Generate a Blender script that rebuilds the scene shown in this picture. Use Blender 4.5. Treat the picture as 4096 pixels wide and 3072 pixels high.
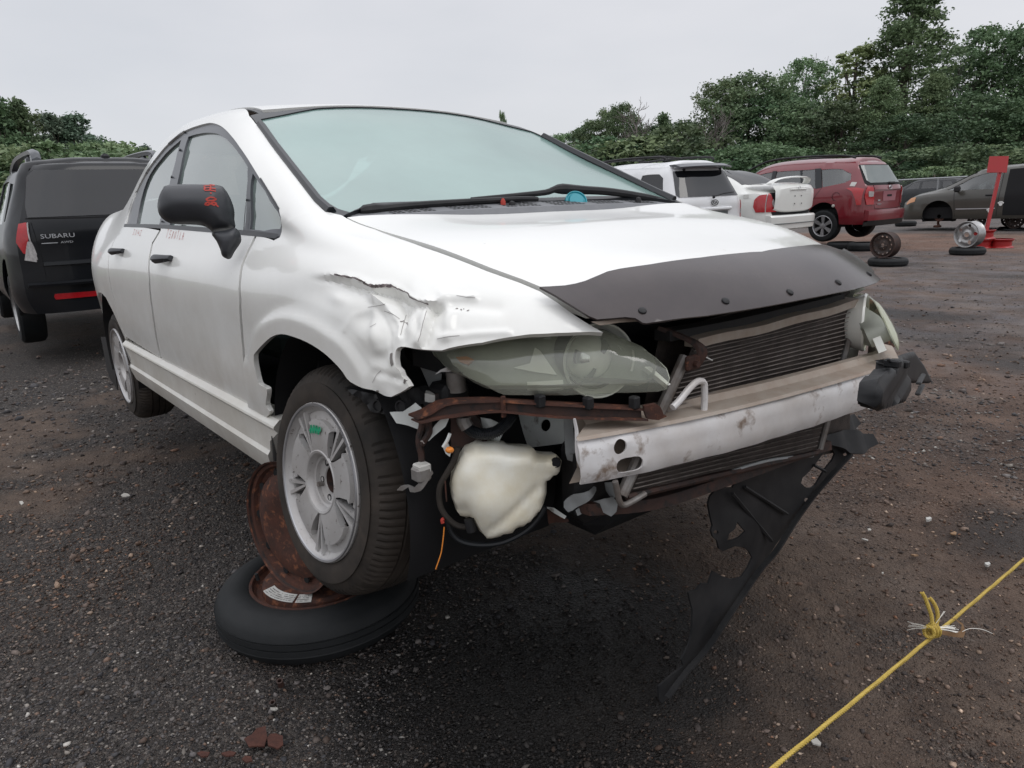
import bpy, math, random
import numpy as np
from mathutils import Vector, Matrix, geometry
random.seed(7); RNG = np.random.default_rng(7)
C = bpy.context.scene.collection
for o in list(bpy.data.objects): bpy.data.objects.remove(o)
R_ = math.radians
# ------------------------------------------------------------------ camera
DZ = 0.277                                  # the wrecked car stands this much above its normal ride level
CP = np.array([1.66235932, -1.54533467, 0.96314534]); YAW, PITCH, ROLL, FPX = 2.47854425, -0.23407875, -0.04388047, 2862.36641
def cam_axes(yaw, pitch, roll):
    f = np.array([math.cos(pitch)*math.cos(yaw), math.cos(pitch)*math.sin(yaw), math.sin(pitch)])
    r = np.cross(f, [0, 0, 1]); r /= np.linalg.norm(r); u = np.cross(r, f)
    c, s = math.cos(roll), math.sin(roll)
    return np.array([c*r+s*u, -(-s*r+c*u), f])
RC = cam_axes(YAW, PITCH, ROLL)
cam = bpy.data.cameras.new('camera'); camo = bpy.data.objects.new('camera', cam); C.objects.link(camo)
cam.sensor_width = 36; cam.lens = 36*FPX/4096; cam.clip_start = 0.05; cam.clip_end = 2000
TILT = -0.0122                              # the car sits nose-tilted on its stand: car frame -> world, about the camera's right axis
def rodr(k, t):
    k = np.array(k)/np.linalg.norm(k); K = np.array([[0, -k[2], k[1]], [k[2], 0, -k[0]], [-k[1], k[0], 0]]); return np.eye(3)+math.sin(t)*K+(1-math.cos(t))*K @ K
TA = rodr(RC[0], TILT); RW = RC @ TA.T; CW = CP+[0, 0, DZ]
def W(p): return (np.asarray(p)-CP) @ TA.T+CW            # car-frame point -> world
CARM = Matrix([[*TA[i], float((CW-TA @ CP)[i])] for i in range(3)]+[[0, 0, 0, 1]])
camo.matrix_world = Matrix([[RW[0][i], -RW[1][i], -RW[2][i], CW[i]] for i in range(3)]+[[0, 0, 0, 1]])
bpy.context.scene.camera = camo
# ------------------------------------------------------------------ sky, sun, exposure
sc = bpy.context.scene
sc.view_settings.view_transform = 'Standard'; sc.view_settings.look = 'None'; sc.view_settings.gamma = 1
sc.view_settings.exposure = 0.0; sc.view_settings.use_curve_mapping = False
sc.render.resolution_x, sc.render.resolution_y = 1024, 768
SUN_EL, SUN_AZ = 58, 20
w = bpy.data.worlds.new('World'); sc.world = w; w.use_nodes = True
nt = w.node_tree; nt.nodes.clear()
def N(nt, t, **k):
    n = nt.nodes.new(t)
    for a, b in k.items():
        if a in n.inputs.keys(): n.inputs[a].default_value = b
        else: setattr(n, a, b)
    return n
sky = N(nt, 'ShaderNodeTexSky'); sky.sky_type = 'NISHITA'; sky.sun_disc = False
sky.sun_elevation = R_(SUN_EL); sky.sun_rotation = R_(90-SUN_AZ)
bg1 = N(nt, 'ShaderNodeBackground', Strength=0.012); nt.links.new(sky.outputs[0], bg1.inputs[0])
tc = N(nt, 'ShaderNodeTexCoord'); sep = N(nt, 'ShaderNodeSeparateXYZ'); nt.links.new(tc.outputs['Generated'], sep.inputs[0])
mp = N(nt, 'ShaderNodeMapping'); mp.inputs['Scale'].default_value = (1.0, 1.0, 3.2); nt.links.new(tc.outputs['Generated'], mp.inputs[0])
no = N(nt, 'ShaderNodeTexNoise', Scale=1.6, Detail=5.0, Roughness=0.5); nt.links.new(mp.outputs[0], no.inputs[0])
cr = N(nt, 'ShaderNodeValToRGB'); nt.links.new(no.outputs[0], cr.inputs[0])
cr.color_ramp.elements[0].position = 0.3; cr.color_ramp.elements[0].color = (0.60, 0.615, 0.65, 1)
cr.color_ramp.elements[1].position = 0.7; cr.color_ramp.elements[1].color = (0.735, 0.73, 0.755, 1)
ov = N(nt, 'ShaderNodeMapRange'); ov.interpolation_type = 'SMOOTHSTEP'
ov.inputs['From Min'].default_value = 0.30; ov.inputs['From Max'].default_value = 0.9
ov.inputs['To Min'].default_value = 1.0; ov.inputs['To Max'].default_value = 2.15
nt.links.new(sep.outputs[2], ov.inputs[0])
bg2 = N(nt, 'ShaderNodeBackground'); nt.links.new(cr.outputs[0], bg2.inputs[0]); nt.links.new(ov.outputs[0], bg2.inputs[1])
add = N(nt, 'ShaderNodeAddShader'); nt.links.new(bg1.outputs[0], add.inputs[0]); nt.links.new(bg2.outputs[0], add.inputs[1])
# low ground haze tone below the horizon is never seen: the ground sheet covers it
out = N(nt, 'ShaderNodeOutputWorld'); nt.links.new(add.outputs[0], out.inputs[0])
sun = bpy.data.lights.new('sun', 'SUN'); sun.energy = 0.5; sun.angle = R_(25); sun.color = (1, 0.97, 0.93)
suno = bpy.data.objects.new('sun', sun); C.objects.link(suno)
sd = Vector((math.cos(R_(SUN_EL))*math.cos(R_(SUN_AZ)), math.cos(R_(SUN_EL))*math.sin(R_(SUN_AZ)), math.sin(R_(SUN_EL))))
suno.rotation_euler = sd.to_track_quat('Z', 'Y').to_euler(); suno.location = (0, 0, 20)
# ------------------------------------------------------------------ materials
def mat(name, col, rough=0.5, metal=0.0, coat=0.0, spec=0.5, noise=None, bump=None, dirt=None, trans=0.0, alpha=1.0, ior=1.45, edge=None):
    """noise=(scale, colour2, amount) ; dirt=(scale, colour, lo, hi) second layer ; bump=(scale, strength, dist)"""
    m = bpy.data.materials.new(name); m.use_nodes = True; n = m.node_tree; b = n.nodes['Principled BSDF']
    b.inputs['Base Color'].default_value = (*col, 1); b.inputs['Roughness'].default_value = rough
    b.inputs['Metallic'].default_value = metal; b.inputs['Coat Weight'].default_value = coat; b.inputs['Coat Roughness'].default_value = 0.06
    b.inputs['Specular IOR Level'].default_value = spec; b.inputs['IOR'].default_value = ior
    b.inputs['Transmission Weight'].default_value = trans; b.inputs['Alpha'].default_value = alpha
    t = N(n, 'ShaderNodeTexCoord'); cur = None
    def ramp(scale, lo, hi, det=6):
        x = N(n, 'ShaderNodeTexNoise', Scale=scale, Detail=float(det), Roughness=0.62); n.links.new(t.outputs['Object'], x.inputs[0])
        r = N(n, 'ShaderNodeMapRange'); r.inputs['From Min'].default_value = lo; r.inputs['From Max'].default_value = hi
        n.links.new(x.outputs[0], r.inputs[0]); return r.outputs[0]
    def mix(fac, c1, c2, amt=1.0):
        x = N(n, 'ShaderNodeMix'); x.data_type = 'RGBA'
        if amt < 1:
            q = N(n, 'ShaderNodeMath', operation='MULTIPLY'); n.links.new(fac, q.inputs[0]); q.inputs[1].default_value = amt; fac = q.outputs[0]
        n.links.new(fac, x.inputs[0])
        if isinstance(c1, tuple): x.inputs[6].default_value = (*c1, 1)
        else: n.links.new(c1, x.inputs[6])
        x.inputs[7].default_value = (*c2, 1); return x.outputs[2]
    cur = col
    if noise: cur = mix(ramp(noise[0], 0.35, 0.68), cur, noise[1], noise[2])
    if dirt: cur = mix(ramp(dirt[0], dirt[2], dirt[3], 9), cur, dirt[1])
    if noise or dirt: n.links.new(cur, b.inputs['Base Color'])
    if bump:
        x = N(n, 'ShaderNodeTexNoise', Scale=bump[0], Detail=6.0, Roughness=0.6); n.links.new(t.outputs['Object'], x.inputs[0])
        bp = N(n, 'ShaderNodeBump', Strength=bump[1], Distance=bump[2]); n.links.new(x.outputs[0], bp.inputs['Height'])
        n.links.new(bp.outputs[0], b.inputs['Normal'])
    return m
def glassm(name, tint, film, film_amt, rough=0.02, gl=None):
    """thin pane: clear tinted body under a dusty film and a glossy face"""
    m = bpy.data.materials.new(name); m.use_nodes = True; n = m.node_tree; n.nodes.clear()
    tr = N(n, 'ShaderNodeBsdfTransparent'); tr.inputs[0].default_value = (*tint, 1)
    df = N(n, 'ShaderNodeBsdfDiffuse'); df.inputs[0].default_value = (*film, 1)
    g = N(n, 'ShaderNodeBsdfGlossy'); g.inputs['Roughness'].default_value = rough
    t = N(n, 'ShaderNodeTexCoord'); x = N(n, 'ShaderNodeTexNoise', Scale=3.0, Detail=6.0); n.links.new(t.outputs['Object'], x.inputs[0])
    mr = N(n, 'ShaderNodeMapRange'); n.links.new(x.outputs[0], mr.inputs[0])
    mr.inputs['To Min'].default_value = film_amt*0.75; mr.inputs['To Max'].default_value = min(1, film_amt*1.2)
    a = N(n, 'ShaderNodeMixShader'); n.links.new(mr.outputs[0], a.inputs[0]); n.links.new(tr.outputs[0], a.inputs[1]); n.links.new(df.outputs[0], a.inputs[2])
    fr = N(n, 'ShaderNodeFresnel', IOR=1.52)
    if gl:
        f2 = N(n, 'ShaderNodeMath', operation='MULTIPLY_ADD'); n.links.new(fr.outputs[0], f2.inputs[0]); f2.inputs[1].default_value = 1.0; f2.inputs[2].default_value = gl
        f2.use_clamp = True; fo = f2.outputs[0]
    else: fo = fr.outputs[0]
    b = N(n, 'ShaderNodeMixShader'); n.links.new(fo, b.inputs[0]); n.links.new(a.outputs[0], b.inputs[1]); n.links.new(g.outputs[0], b.inputs[2])
    o = N(n, 'ShaderNodeOutputMaterial'); n.links.new(b.outputs[0], o.inputs[0]); return m
M = {}
def lowdirt(m, z0, z1, col, amt):
    n = m.node_tree; b = n.nodes['Principled BSDF']; t = N(n, 'ShaderNodeTexCoord'); s_ = N(n, 'ShaderNodeSeparateXYZ'); n.links.new(t.outputs['Object'], s_.inputs[0])
    r = N(n, 'ShaderNodeMapRange'); n.links.new(s_.outputs[2], r.inputs[0]); r.inputs['From Min'].default_value = z1; r.inputs['From Max'].default_value = z0
    x = N(n, 'ShaderNodeTexNoise', Scale=5.0, Detail=9.0, Roughness=0.7); n.links.new(t.outputs['Object'], x.inputs[0]); q = N(n, 'ShaderNodeMapRange'); n.links.new(x.outputs[0], q.inputs[0])
    q.inputs['From Min'].default_value = .35; q.inputs['From Max'].default_value = .7; q.inputs['To Max'].default_value = amt; mu = N(n, 'ShaderNodeMath', operation='MULTIPLY'); n.links.new(r.outputs[0], mu.inputs[0]); n.links.new(q.outputs[0], mu.inputs[1])
    mx = N(n, 'ShaderNodeMix'); mx.data_type = 'RGBA'; n.links.new(mu.outputs[0], mx.inputs[0]); n.links.new(b.inputs['Base Color'].links[0].from_socket, mx.inputs[6]); mx.inputs[7].default_value = (*col, 1); n.links.new(mx.outputs[2], b.inputs['Base Color'])
M['white'] = mat('white_paint', (0.83, 0.83, 0.80), 0.30, coat=0.6, noise=(1.5, (0.77, 0.77, 0.73), 0.6), dirt=(38, (0.42, 0.38, 0.31), 0.70, 0.80))
M['whitelow'] = mat('white_sill_paint', (0.72, 0.71, 0.66), 0.4, coat=0.4, noise=(4, (0.6, 0.57, 0.5), 0.7), dirt=(30, (0.22, 0.18, 0.14), 0.66, 0.76))
M['lip'] = mat('dull_rim_lip', (0.42, 0.42, 0.43), 0.35, 0.7)
M['scratch'] = mat('grey_scratch', (0.30, 0.28, 0.27), 0.7)
lowdirt(M['white'], .36, .95, (.44, .40, .33), .55); lowdirt(M['whitelow'], .15, .5, (.30, .25, .20), .6)
M['primer'] = mat('bare_torn_metal', (0.10, 0.085, 0.09), 0.6, noise=(60, (0.25, 0.2, 0.18), 0.7))
M['black'] = mat('black_plastic', (0.011, 0.0115, 0.013), 0.55, spec=.35, noise=(9, (0.035, 0.034, 0.034), 0.7), bump=(160, 0.08, 0.002))
M['mirror'] = mat('black_grained_plastic', (0.035, 0.037, 0.042), 0.42, noise=(5, (0.05, 0.052, 0.058), 0.6), bump=(700, 0.12, 0.001))
M['seal'] = mat('black_rubber_seal', (0.014, 0.016, 0.019), 0.35)
M['frame'] = mat('grey_satin_window_frame', (0.085, 0.09, 0.10), 0.28, noise=(4, (0.12, 0.125, 0.135), 0.5))
M['dark'] = mat('dark_void', (0.006, 0.006, 0.007), 0.85)
M['darkpl'] = mat('dusty_black_liner', (0.010, 0.010, 0.011), 0.7, noise=(12, (0.022, 0.019, 0.017), 0.8))
M['cowl'] = mat('faded_black_cowl', (0.15, 0.155, 0.165), 0.5, noise=(20, (0.20, 0.205, 0.21), 0.5))
M['defl'] = mat('faded_smoked_plastic', (0.034, 0.026, 0.027), 0.24, noise=(3.5, (0.064, 0.050, 0.048), 0.8), dirt=(6, (0.12, 0.085, 0.07), 0.66, 0.9), bump=(300, 0.04, 0.001))
M['rust'] = mat('rusty_steel', (0.085, 0.03, 0.018), 0.8, noise=(24, (0.03, 0.017, 0.014), 0.9), dirt=(40, (0.23, 0.085, 0.04), 0.55, 0.7), bump=(120, 0.4, 0.003))
M['rustd'] = mat('dark_rusty_steel', (0.028, 0.018, 0.016), 0.7, noise=(16, (0.07, 0.030, 0.020), 0.8), dirt=(50, (0.018, 0.014, 0.013), 0.52, 0.62), bump=(120, 0.3, 0.002))
M['alu'] = mat('dull_aluminium', (0.74, 0.73, 0.73), 0.5, 0.12, noise=(7, (0.58, 0.54, 0.51), 0.9), dirt=(17, (0.24, 0.18, 0.14), 0.57, 0.70), bump=(60, 0.1, 0.002))
M['aludirty'] = mat('dirty_aluminium_top', (0.40, 0.35, 0.30), 0.62, 0.15, noise=(11, (0.30, 0.23, 0.18), 0.9), dirt=(45, (0.10, 0.07, 0.05), 0.66, 0.74), bump=(80, 0.15, 0.002))
M['fin'] = mat('condenser_fins', (0.075, 0.060, 0.052), 0.75, 0.2, noise=(30, (0.035, 0.028, 0.025), 0.9), bump=(260, 0.6, 0.004))
M['tube'] = mat('condenser_tube', (0.34, 0.30, 0.275), 0.5, 0.2, noise=(25, (0.12, 0.10, 0.09), 0.8))
M['tank'] = mat('grey_header_tank', (0.26, 0.25, 0.24), 0.5, 0.4, noise=(15, (0.12, 0.09, 0.07), 0.8))
M['tyre'] = mat('worn_tyre_rubber', (0.022, 0.020, 0.018), 0.75, spec=.3, noise=(7, (0.062, 0.050, 0.041), 0.9), dirt=(9, (0.075, 0.06, 0.048), 0.60, 0.8), bump=(150, 0.15, 0.002))
M['tyred'] = mat('black_tyre_rubber', (0.009, 0.0105, 0.0115), 0.65, spec=.3, noise=(4, (0.024, 0.025, 0.026), 0.7), bump=(180, 0.12, 0.002))
M['rim'] = mat('silver_rim_paint', (0.50, 0.49, 0.48), 0.42, 0.35, noise=(10, (0.40, 0.375, 0.355), 0.7), dirt=(60, (0.10, 0.075, 0.06), 0.60, 0.70))
M['chrome'] = mat('bright_metal', (0.7, 0.7, 0.72), 0.15, 1.0)
M['res'] = mat('milky_plastic_bottle', (0.80, 0.79, 0.71), 0.40, coat=0.2, noise=(8, (0.62, 0.54, 0.36), 0.75), dirt=(60, (0.2, 0.14, 0.08), 0.68, 0.78))
M['steelw'] = mat('white_frame_steel', (0.72, 0.75, 0.73), 0.4, noise=(9, (0.55, 0.57, 0.55), 0.8), dirt=(16, (0.10, 0.07, 0.05), 0.62, 0.74))
M['steelg'] = mat('grey_frame_steel', (0.36, 0.38, 0.38), 0.45, noise=(9, (0.22, 0.22, 0.22), 0.8), dirt=(16, (0.06, 0.045, 0.035), 0.62, 0.74))
M['red'] = mat('red_marker', (0.42, 0.045, 0.03), 0.6)
M['amber'] = mat('amber_plastic', (0.75, 0.25, 0.04), 0.4)
M['green'] = mat('green_marker', (0.01, 0.33, 0.16), 0.6)
M['label'] = mat('white_label', (0.55, 0.55, 0.52), 0.5, noise=(30, (0.4, 0.38, 0.35), 0.7))
M['teal'] = mat('turquoise_plastic_lid', (0.012, 0.26, 0.32), 0.4)
M['wscreen'] = glassm('hazy_windscreen', (0.30, 0.48, 0.45), (0.29, 0.45, 0.41), 0.76, 0.15, 0.13)
M['sglass'] = glassm('side_glass', (0.62, 0.76, 0.71), (0.52, 0.66, 0.60), 0.42, 0.01, 0.26)
M['lensfar'] = glassm('heavily_yellowed_lens', (0.80, 0.82, 0.66), (0.66, 0.68, 0.50), 0.62, 0.14, 0.03)
M['lens'] = glassm('yellowed_headlight_lens', (0.86, 0.88, 0.80), (0.70, 0.72, 0.60), 0.20, 0.07, 0.03)
M['dglass'] = glassm('dark_tinted_glass', (0.06, 0.07, 0.075), (0.04, 0.043, 0.05), 0.22, 0.03, 0.03)
M['cglass'] = glassm('car_glass', (0.35, 0.40, 0.40), (0.25, 0.28, 0.28), 0.16, 0.02, 0.10)
M['reflect'] = mat('headlight_reflector', (0.95, 0.95, 0.88), 0.25, 0.0, coat=.8)
M['hlback'] = mat('headlight_bezel', (0.50, 0.52, 0.45), 0.35, 0.0, noise=(6, (0.30, 0.31, 0.27), 0.8))
M['seat'] = mat('grey_seat_cloth', (0.12, 0.13, 0.13), 0.9)
# ------------------------------------------------------------------ mesh helpers
def cat3(vs): return np.asarray(vs, float)
def mesh(name, vs, fs, m, parent=None, smooth=True, sharp=35, mats=None, fmi=None):
    me = bpy.data.meshes.new(name); me.from_pydata([tuple(v) for v in np.asarray(vs).tolist()], [], [tuple(int(i) for i in f) for f in fs])
    for mm in (mats or [m]): me.materials.append(mm)
    if fmi is not None: me.polygons.foreach_set('material_index', list(fmi))
    if smooth:
        me.polygons.foreach_set('use_smooth', [True]*len(me.polygons))
        if sharp: me.set_sharp_from_angle(angle=R_(sharp))
    me.update()
    o = bpy.data.objects.new(name, me); C.objects.link(o)
    if parent: o.parent = parent
    return o
def empty(name, loc, label, cat, group=None, rz=0, rot=None):
    o = bpy.data.objects.new(name, None); C.objects.link(o); o.location = loc; o.empty_display_size = 0.1
    o.rotation_euler = rot if rot else (0, 0, rz); tag(o, label, cat, group); return o
def tag(o, label=None, cat=None, group=None, kind=None):
    if label: o['label'] = label
    if cat: o['category'] = cat
    if group: o['group'] = group
    if kind: o['kind'] = kind
    return o
class G:                                     # geometry collector
    def __init__(s): s.v = []; s.f = []
    def add(s, v, f):
        b = len(s.v); s.v += [tuple(map(float, p)) for p in v]; s.f += [tuple(b+int(i) for i in q) for q in f]; return s
    def box(s, c, d, rot=None):
        v = [np.array([(i & 1)-.5, ((i >> 1) & 1)-.5, (i >> 2)-.5])*d for i in range(8)]
        if rot is not None: v = [rot @ p for p in v]
        return s.add([p+np.array(c) for p in v], [(0, 2, 3, 1), (4, 5, 7, 6), (0, 1, 5, 4), (2, 6, 7, 3), (0, 4, 6, 2), (1, 3, 7, 5)])
    def bbox(s, c, d, b=0.01, rot=None):      # box with chamfered edges
        h = np.array(d)/2.; b = min(b, min(h)*.9); v = []; idx = {}
        for sx in (-1, 1):
            for sy in (-1, 1):
                for sz in (-1, 1):
                    S = np.array([sx, sy, sz])
                    for a in range(3):
                        p = S*(h-b); p[a] = S[a]*h[a]; idx[(sx, sy, sz, a)] = len(v); v.append(p)
        f = []
        for a in range(3):
            o1, o2 = [k for k in range(3) if k != a]
            for sa in (-1, 1):
                q = []
                for s1, s2 in ((-1, -1), (1, -1), (1, 1), (-1, 1)):
                    k = [0, 0, 0]; k[a] = sa; k[o1] = s1; k[o2] = s2; q.append(idx[(*k, a)])
                f.append(q if (sa > 0) == (a != 1) else q[::-1])
        for a in range(3):
            o1, o2 = [k for k in range(3) if k != a]
            for s1 in (-1, 1):
                for s2 in (-1, 1):
                    q = []
                    for sa, ax in ((-1, o1), (1, o1), (1, o2), (-1, o2)):
                        k = [0, 0, 0]; k[a] = sa; k[o1] = s1; k[o2] = s2; q.append(idx[(*k, ax)])
                    f.append(q if (s1*s2 > 0) == (a == 1) else q[::-1])
        for sx in (-1, 1):
            for sy in (-1, 1):
                for sz in (-1, 1):
                    q = [idx[(sx, sy, sz, a)] for a in range(3)]; f.append(q if sx*sy*sz > 0 else q[::-1])
        if rot is not None: v = [rot @ p for p in v]
        return s.add([p+np.array(c) for p in v], f)
    def tube(s, pts, r, n=8, cap=True, closed=False):
        P = cat3(pts); k = len(P); rr = np.broadcast_to(np.asarray(r, float), (k,))
        T = np.gradient(P, axis=0) if not closed else np.roll(P, -1, 0)-np.roll(P, 1, 0)
        T /= np.linalg.norm(T, axis=1)[:, None]+1e-12
        up = np.array([0, 0, 1.]) if abs(T[0][2]) < .9 else np.array([1., 0, 0])
        v = []; A = np.cross(T[0], up); A /= np.linalg.norm(A)
        for i in range(k):
            A = A-T[i]*A.dot(T[i]); A /= np.linalg.norm(A)+1e-12; B = np.cross(T[i], A)
            for j in range(n):
                a = 2*math.pi*j/n; v.append(P[i]+rr[i]*(math.cos(a)*A+math.sin(a)*B))
        f = []
        for i in range(k if closed else k-1):
            i2 = (i+1) % k
            for j in range(n): f.append((i*n+j, i*n+(j+1) % n, i2*n+(j+1) % n, i2*n+j))
        if cap and not closed: f += [tuple(range(n))[::-1], tuple((k-1)*n+j for j in range(n))]
        return s.add(v, f)
    def lathe(s, prof, c, ax, n=48, fn=None, closed=False, ref=None):
        """prof: list of (radius, height along ax)"""
        ax = np.array(ax, float); ax /= np.linalg.norm(ax); up = np.array(ref if ref is not None else ([0, 0, 1.] if abs(ax[2]) < .9 else [1., 0, 0]))
        A = np.cross(up, ax); A /= np.linalg.norm(A); B = np.cross(ax, A); v = []; k = len(prof)
        for i, (r, h) in enumerate(prof):
            for j in range(n):
                a = 2*math.pi*j/n; dr, dh = fn(a, r, h) if fn else (0, 0)
                v.append(np.array(c)+(r+dr)*(math.cos(a)*A+math.sin(a)*B)+(h+dh)*ax)
        f = []
        for i in range(k if closed else k-1):
            i2 = (i+1) % k
            for j in range(n): f.append((i*n+j, i2*n+j, i2*n+(j+1) % n, i*n+(j+1) % n))
        return s.add(v, f)
    def sweep(s, secs, closed=True, cap=True):
        """secs: list of equal length polygons (3-D)"""
        n = len(secs[0]); v = [p for q in secs for p in q]; f = []
        for i in range(len(secs)-1):
            for j in range(n if closed else n-1): f.append((i*n+j, i*n+(j+1) % n, (i+1)*n+(j+1) % n, (i+1)*n+j))
        if cap and closed: f += [tuple(range(n))[::-1], tuple((len(secs)-1)*n+j for j in range(n))]
        return s.add(v, f)
    def make(s, name, m, parent=None, smooth=True, sharp=35): return mesh(name, s.v, s.f, m, parent, smooth, sharp)
def spl(pts, n=8, closed=False):              # Catmull-Rom through points
    P = cat3(pts); k = len(P); o = []
    for i in range(k if closed else k-1):
        p0, p1, p2, p3 = (P[(i+d) % k] if closed else P[min(max(i+d, 0), k-1)] for d in (-1, 0, 1, 2))
        for t in np.arange(n)/n:
            o.append(.5*((2*p1)+(-p0+p2)*t+(2*p0-5*p1+4*p2-p3)*t*t+(-p0+3*p1-3*p2+p3)*t**3))
    if not closed: o.append(P[-1])
    return np.array(o)
def proj(P):                                  # car-frame point -> photo pixel (4096 x 3072)
    q = (np.atleast_2d(P)-CP) @ RC.T
    return np.stack([FPX*q[:, 0]/q[:, 2]+2048, FPX*q[:, 1]/q[:, 2]+1536], 1)
def ray(u, v): return RC.T @ np.array([(u-2048)/FPX, (v-1536)/FPX, 1.])
def at(u, v, ax, val):
    d = ray(u, v); k = 'xyz'.index(ax); return CP+d*(val-CP[k])/d[k]
def onplane(u, v, O, Nn):
    d = ray(u, v); return CP+d*np.dot(np.array(O)-CP, Nn)/np.dot(d, Nn)
def wray(u, v): return RW.T @ np.array([(u-2048)/FPX, (v-1536)/FPX, 1.])
def ground(u, v, z=0.0):                      # world point of a pixel at height z
    d = wray(u, v); return CW+d*(z-CW[2])/d[2]
def wdepth(u, v, d): return CW+wray(u, v)*d   # world point of a pixel at a depth
def wproj(P):
    q = (np.atleast_2d(P)-CW) @ RW.T; return np.stack([FPX*q[:, 0]/q[:, 2]+2048, FPX*q[:, 1]/q[:, 2]+1536], 1)
def pip(P, poly):                             # vectorised point in polygon
    x, y = P[:, 0], P[:, 1]; ins = np.zeros(len(P), bool); q = np.asarray(poly); j = len(q)-1
    for i in range(len(q)):
        xi, yi = q[i]; xj, yj = q[j]
        c = ((yi > y) != (yj > y)) & (x < (xj-xi)*(y-yi)/(yj-yi+1e-15)+xi); ins ^= c; j = i
    return ins
def resamp(poly, h, closed=True):
    P = np.asarray(poly, float); Q = np.vstack([P, P[:1]]) if closed else P; o = []
    for a, b in zip(Q[:-1], Q[1:]):
        n = max(1, int(math.ceil(np.linalg.norm(b-a)/h)))
        for k in range(n): o.append(a+(b-a)*k/n)
    if not closed: o.append(Q[-1])
    return np.array(o)
def segdist(P, poly, closed=True):
    Q = np.asarray(poly); d = np.full(len(P), 1e9); n = len(Q)
    for i in range(n if closed else n-1):
        a, b = Q[i], Q[(i+1) % n]; ab = b-a; t = np.clip(((P-a) @ ab)/(ab @ ab+1e-15), 0, 1)
        d = np.minimum(d, np.linalg.norm(P-(a+t[:, None]*ab), axis=1))
    return d
def triang(outline, holes=(), h=0.03):
    """2-D triangulation with inner grid; returns points, tris, boundary edge list (ordered ccw)"""
    def area(p): x, y = p[:, 0], p[:, 1]; return .5*np.sum(x*np.roll(y, -1)-np.roll(x, -1)*y)
    O = resamp(outline, h); O = O if area(O) > 0 else O[::-1]
    loops = [O]
    for q in holes:
        q = resamp(q, h); loops.append(q if area(q) < 0 else q[::-1])
    lo, hi = O.min(0), O.max(0)
    gx, gy = np.meshgrid(np.arange(lo[0], hi[0], h), np.arange(lo[1], hi[1], h))
    g = np.stack([gx.ravel(), gy.ravel()], 1); g[:, 0] += ((np.round((g[:, 1]-lo[1])/h).astype(int)) % 2)*h*.5
    g = g[pip(g, O)]
    for q in loops[1:]: g = g[~pip(g, q)]
    for q in loops: g = g[segdist(g, q) > h*.45]
    pts = np.vstack(loops+[g]); ed = []; b = 0
    for q in loops: ed += [(b+i, b+(i+1) % len(q)) for i in range(len(q))]; b += len(q)
    r = geometry.delaunay_2d_cdt([Vector(p) for p in pts.tolist()], ed, [], 0, 1e-6)
    V = np.array([[v.x, v.y] for v in r[0]]); F = np.array([list(f) for f in r[2] if len(f) == 3])
    c = V[F].mean(1); k = pip(c, O)
    for q in loops[1:]: k &= ~pip(c, q)
    F = F[k]
    a = V[F]; ar = (a[:, 1, 0]-a[:, 0, 0])*(a[:, 2, 1]-a[:, 0, 1])-(a[:, 2, 0]-a[:, 0, 0])*(a[:, 1, 1]-a[:, 0, 1])
    F[ar < 0] = F[ar < 0][:, ::-1]; F = F[np.abs(ar) > 1e-10]
    cnt = {}
    for f in F:
        for i in range(3):
            e = (int(f[i]), int(f[(i+1) % 3])); cnt[e] = 1
    B = [e for e in cnt if (e[1], e[0]) not in cnt]
    return V, F, B
# ------------------------------------------------------------------ smooth lofted surfaces
class Surf:
    """net[i][j]=(x,y,z) with y>=0 meaning the RIGHT side of the car is y<0; tensor cubic interpolation"""
    def __init__(s, net, sy=-1.0):
        s.P = np.array(net, float); s.P[:, :, 1] *= sy
        du = np.linalg.norm(np.diff(s.P, axis=0), axis=2).mean(1); dv = np.linalg.norm(np.diff(s.P, axis=1), axis=2).mean(0)
        s.uk = np.r_[0, np.cumsum(du)]; s.vk = np.r_[0, np.cumsum(dv)]; s.V = s.vk[-1]
        s.Mu = s.nat(s.uk); s.sym = True
        # mirrored net for values beyond the centre line so that the crown is smooth
        Pm = s.P[:, ::-1][:, 1:].copy(); Pm[:, :, 1] *= -1
        s.PF = np.concatenate([s.P, Pm], 1); s.vf = np.r_[s.vk, 2*s.V-s.vk[::-1][1:]]; s.Mv = s.nat(s.vf)
    @staticmethod
    def nat(x):
        n = len(x); A = np.eye(n); B = np.zeros((n, n)); h = np.diff(x)
        for i in range(1, n-1):
            A[i, i-1] = h[i-1]; A[i, i] = 2*(h[i-1]+h[i]); A[i, i+1] = h[i]
            B[i, i-1] = 6/h[i-1]; B[i, i] = -6/h[i-1]-6/h[i]; B[i, i+1] = 6/h[i]
        return np.linalg.solve(A, B)
    @staticmethod
    def basis(x, Mx, t):
        n = len(x); t = np.clip(np.asarray(t, float), x[0], x[-1]); i = np.clip(np.searchsorted(x, t, 'right')-1, 0, n-2)
        h = x[i+1]-x[i]; a = (x[i+1]-t)/h; b = 1-a; E = np.eye(n)
        return a[:, None]*E[i]+b[:, None]*E[i+1]+((a**3-a)*h*h/6)[:, None]*Mx[i]+((b**3-b)*h*h/6)[:, None]*Mx[i+1]
    def __call__(s, uv):
        uv = np.atleast_2d(uv)
        return np.einsum('ki,kj,ijc->kc', s.basis(s.uk, s.Mu, uv[:, 0]), s.basis(s.vf, s.Mv, uv[:, 1]), s.PF)
    def dom(s): return (s.uk[0], s.uk[-1], 0, s.V)
    def sgn(s): return 1.0
class FSurf:
    def __init__(s, f, dom): s.f = f; s._d = dom
    def __call__(s, uv): uv = np.atleast_2d(uv); return s.f(uv[:, 0], uv[:, 1])
    def dom(s): return s._d
PRJ = {'cam': proj, 'side': lambda P: P[:, [0, 2]], 'end': lambda P: P[:, [1, 2]], 'top': lambda P: P[:, [0, 1]]}
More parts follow.
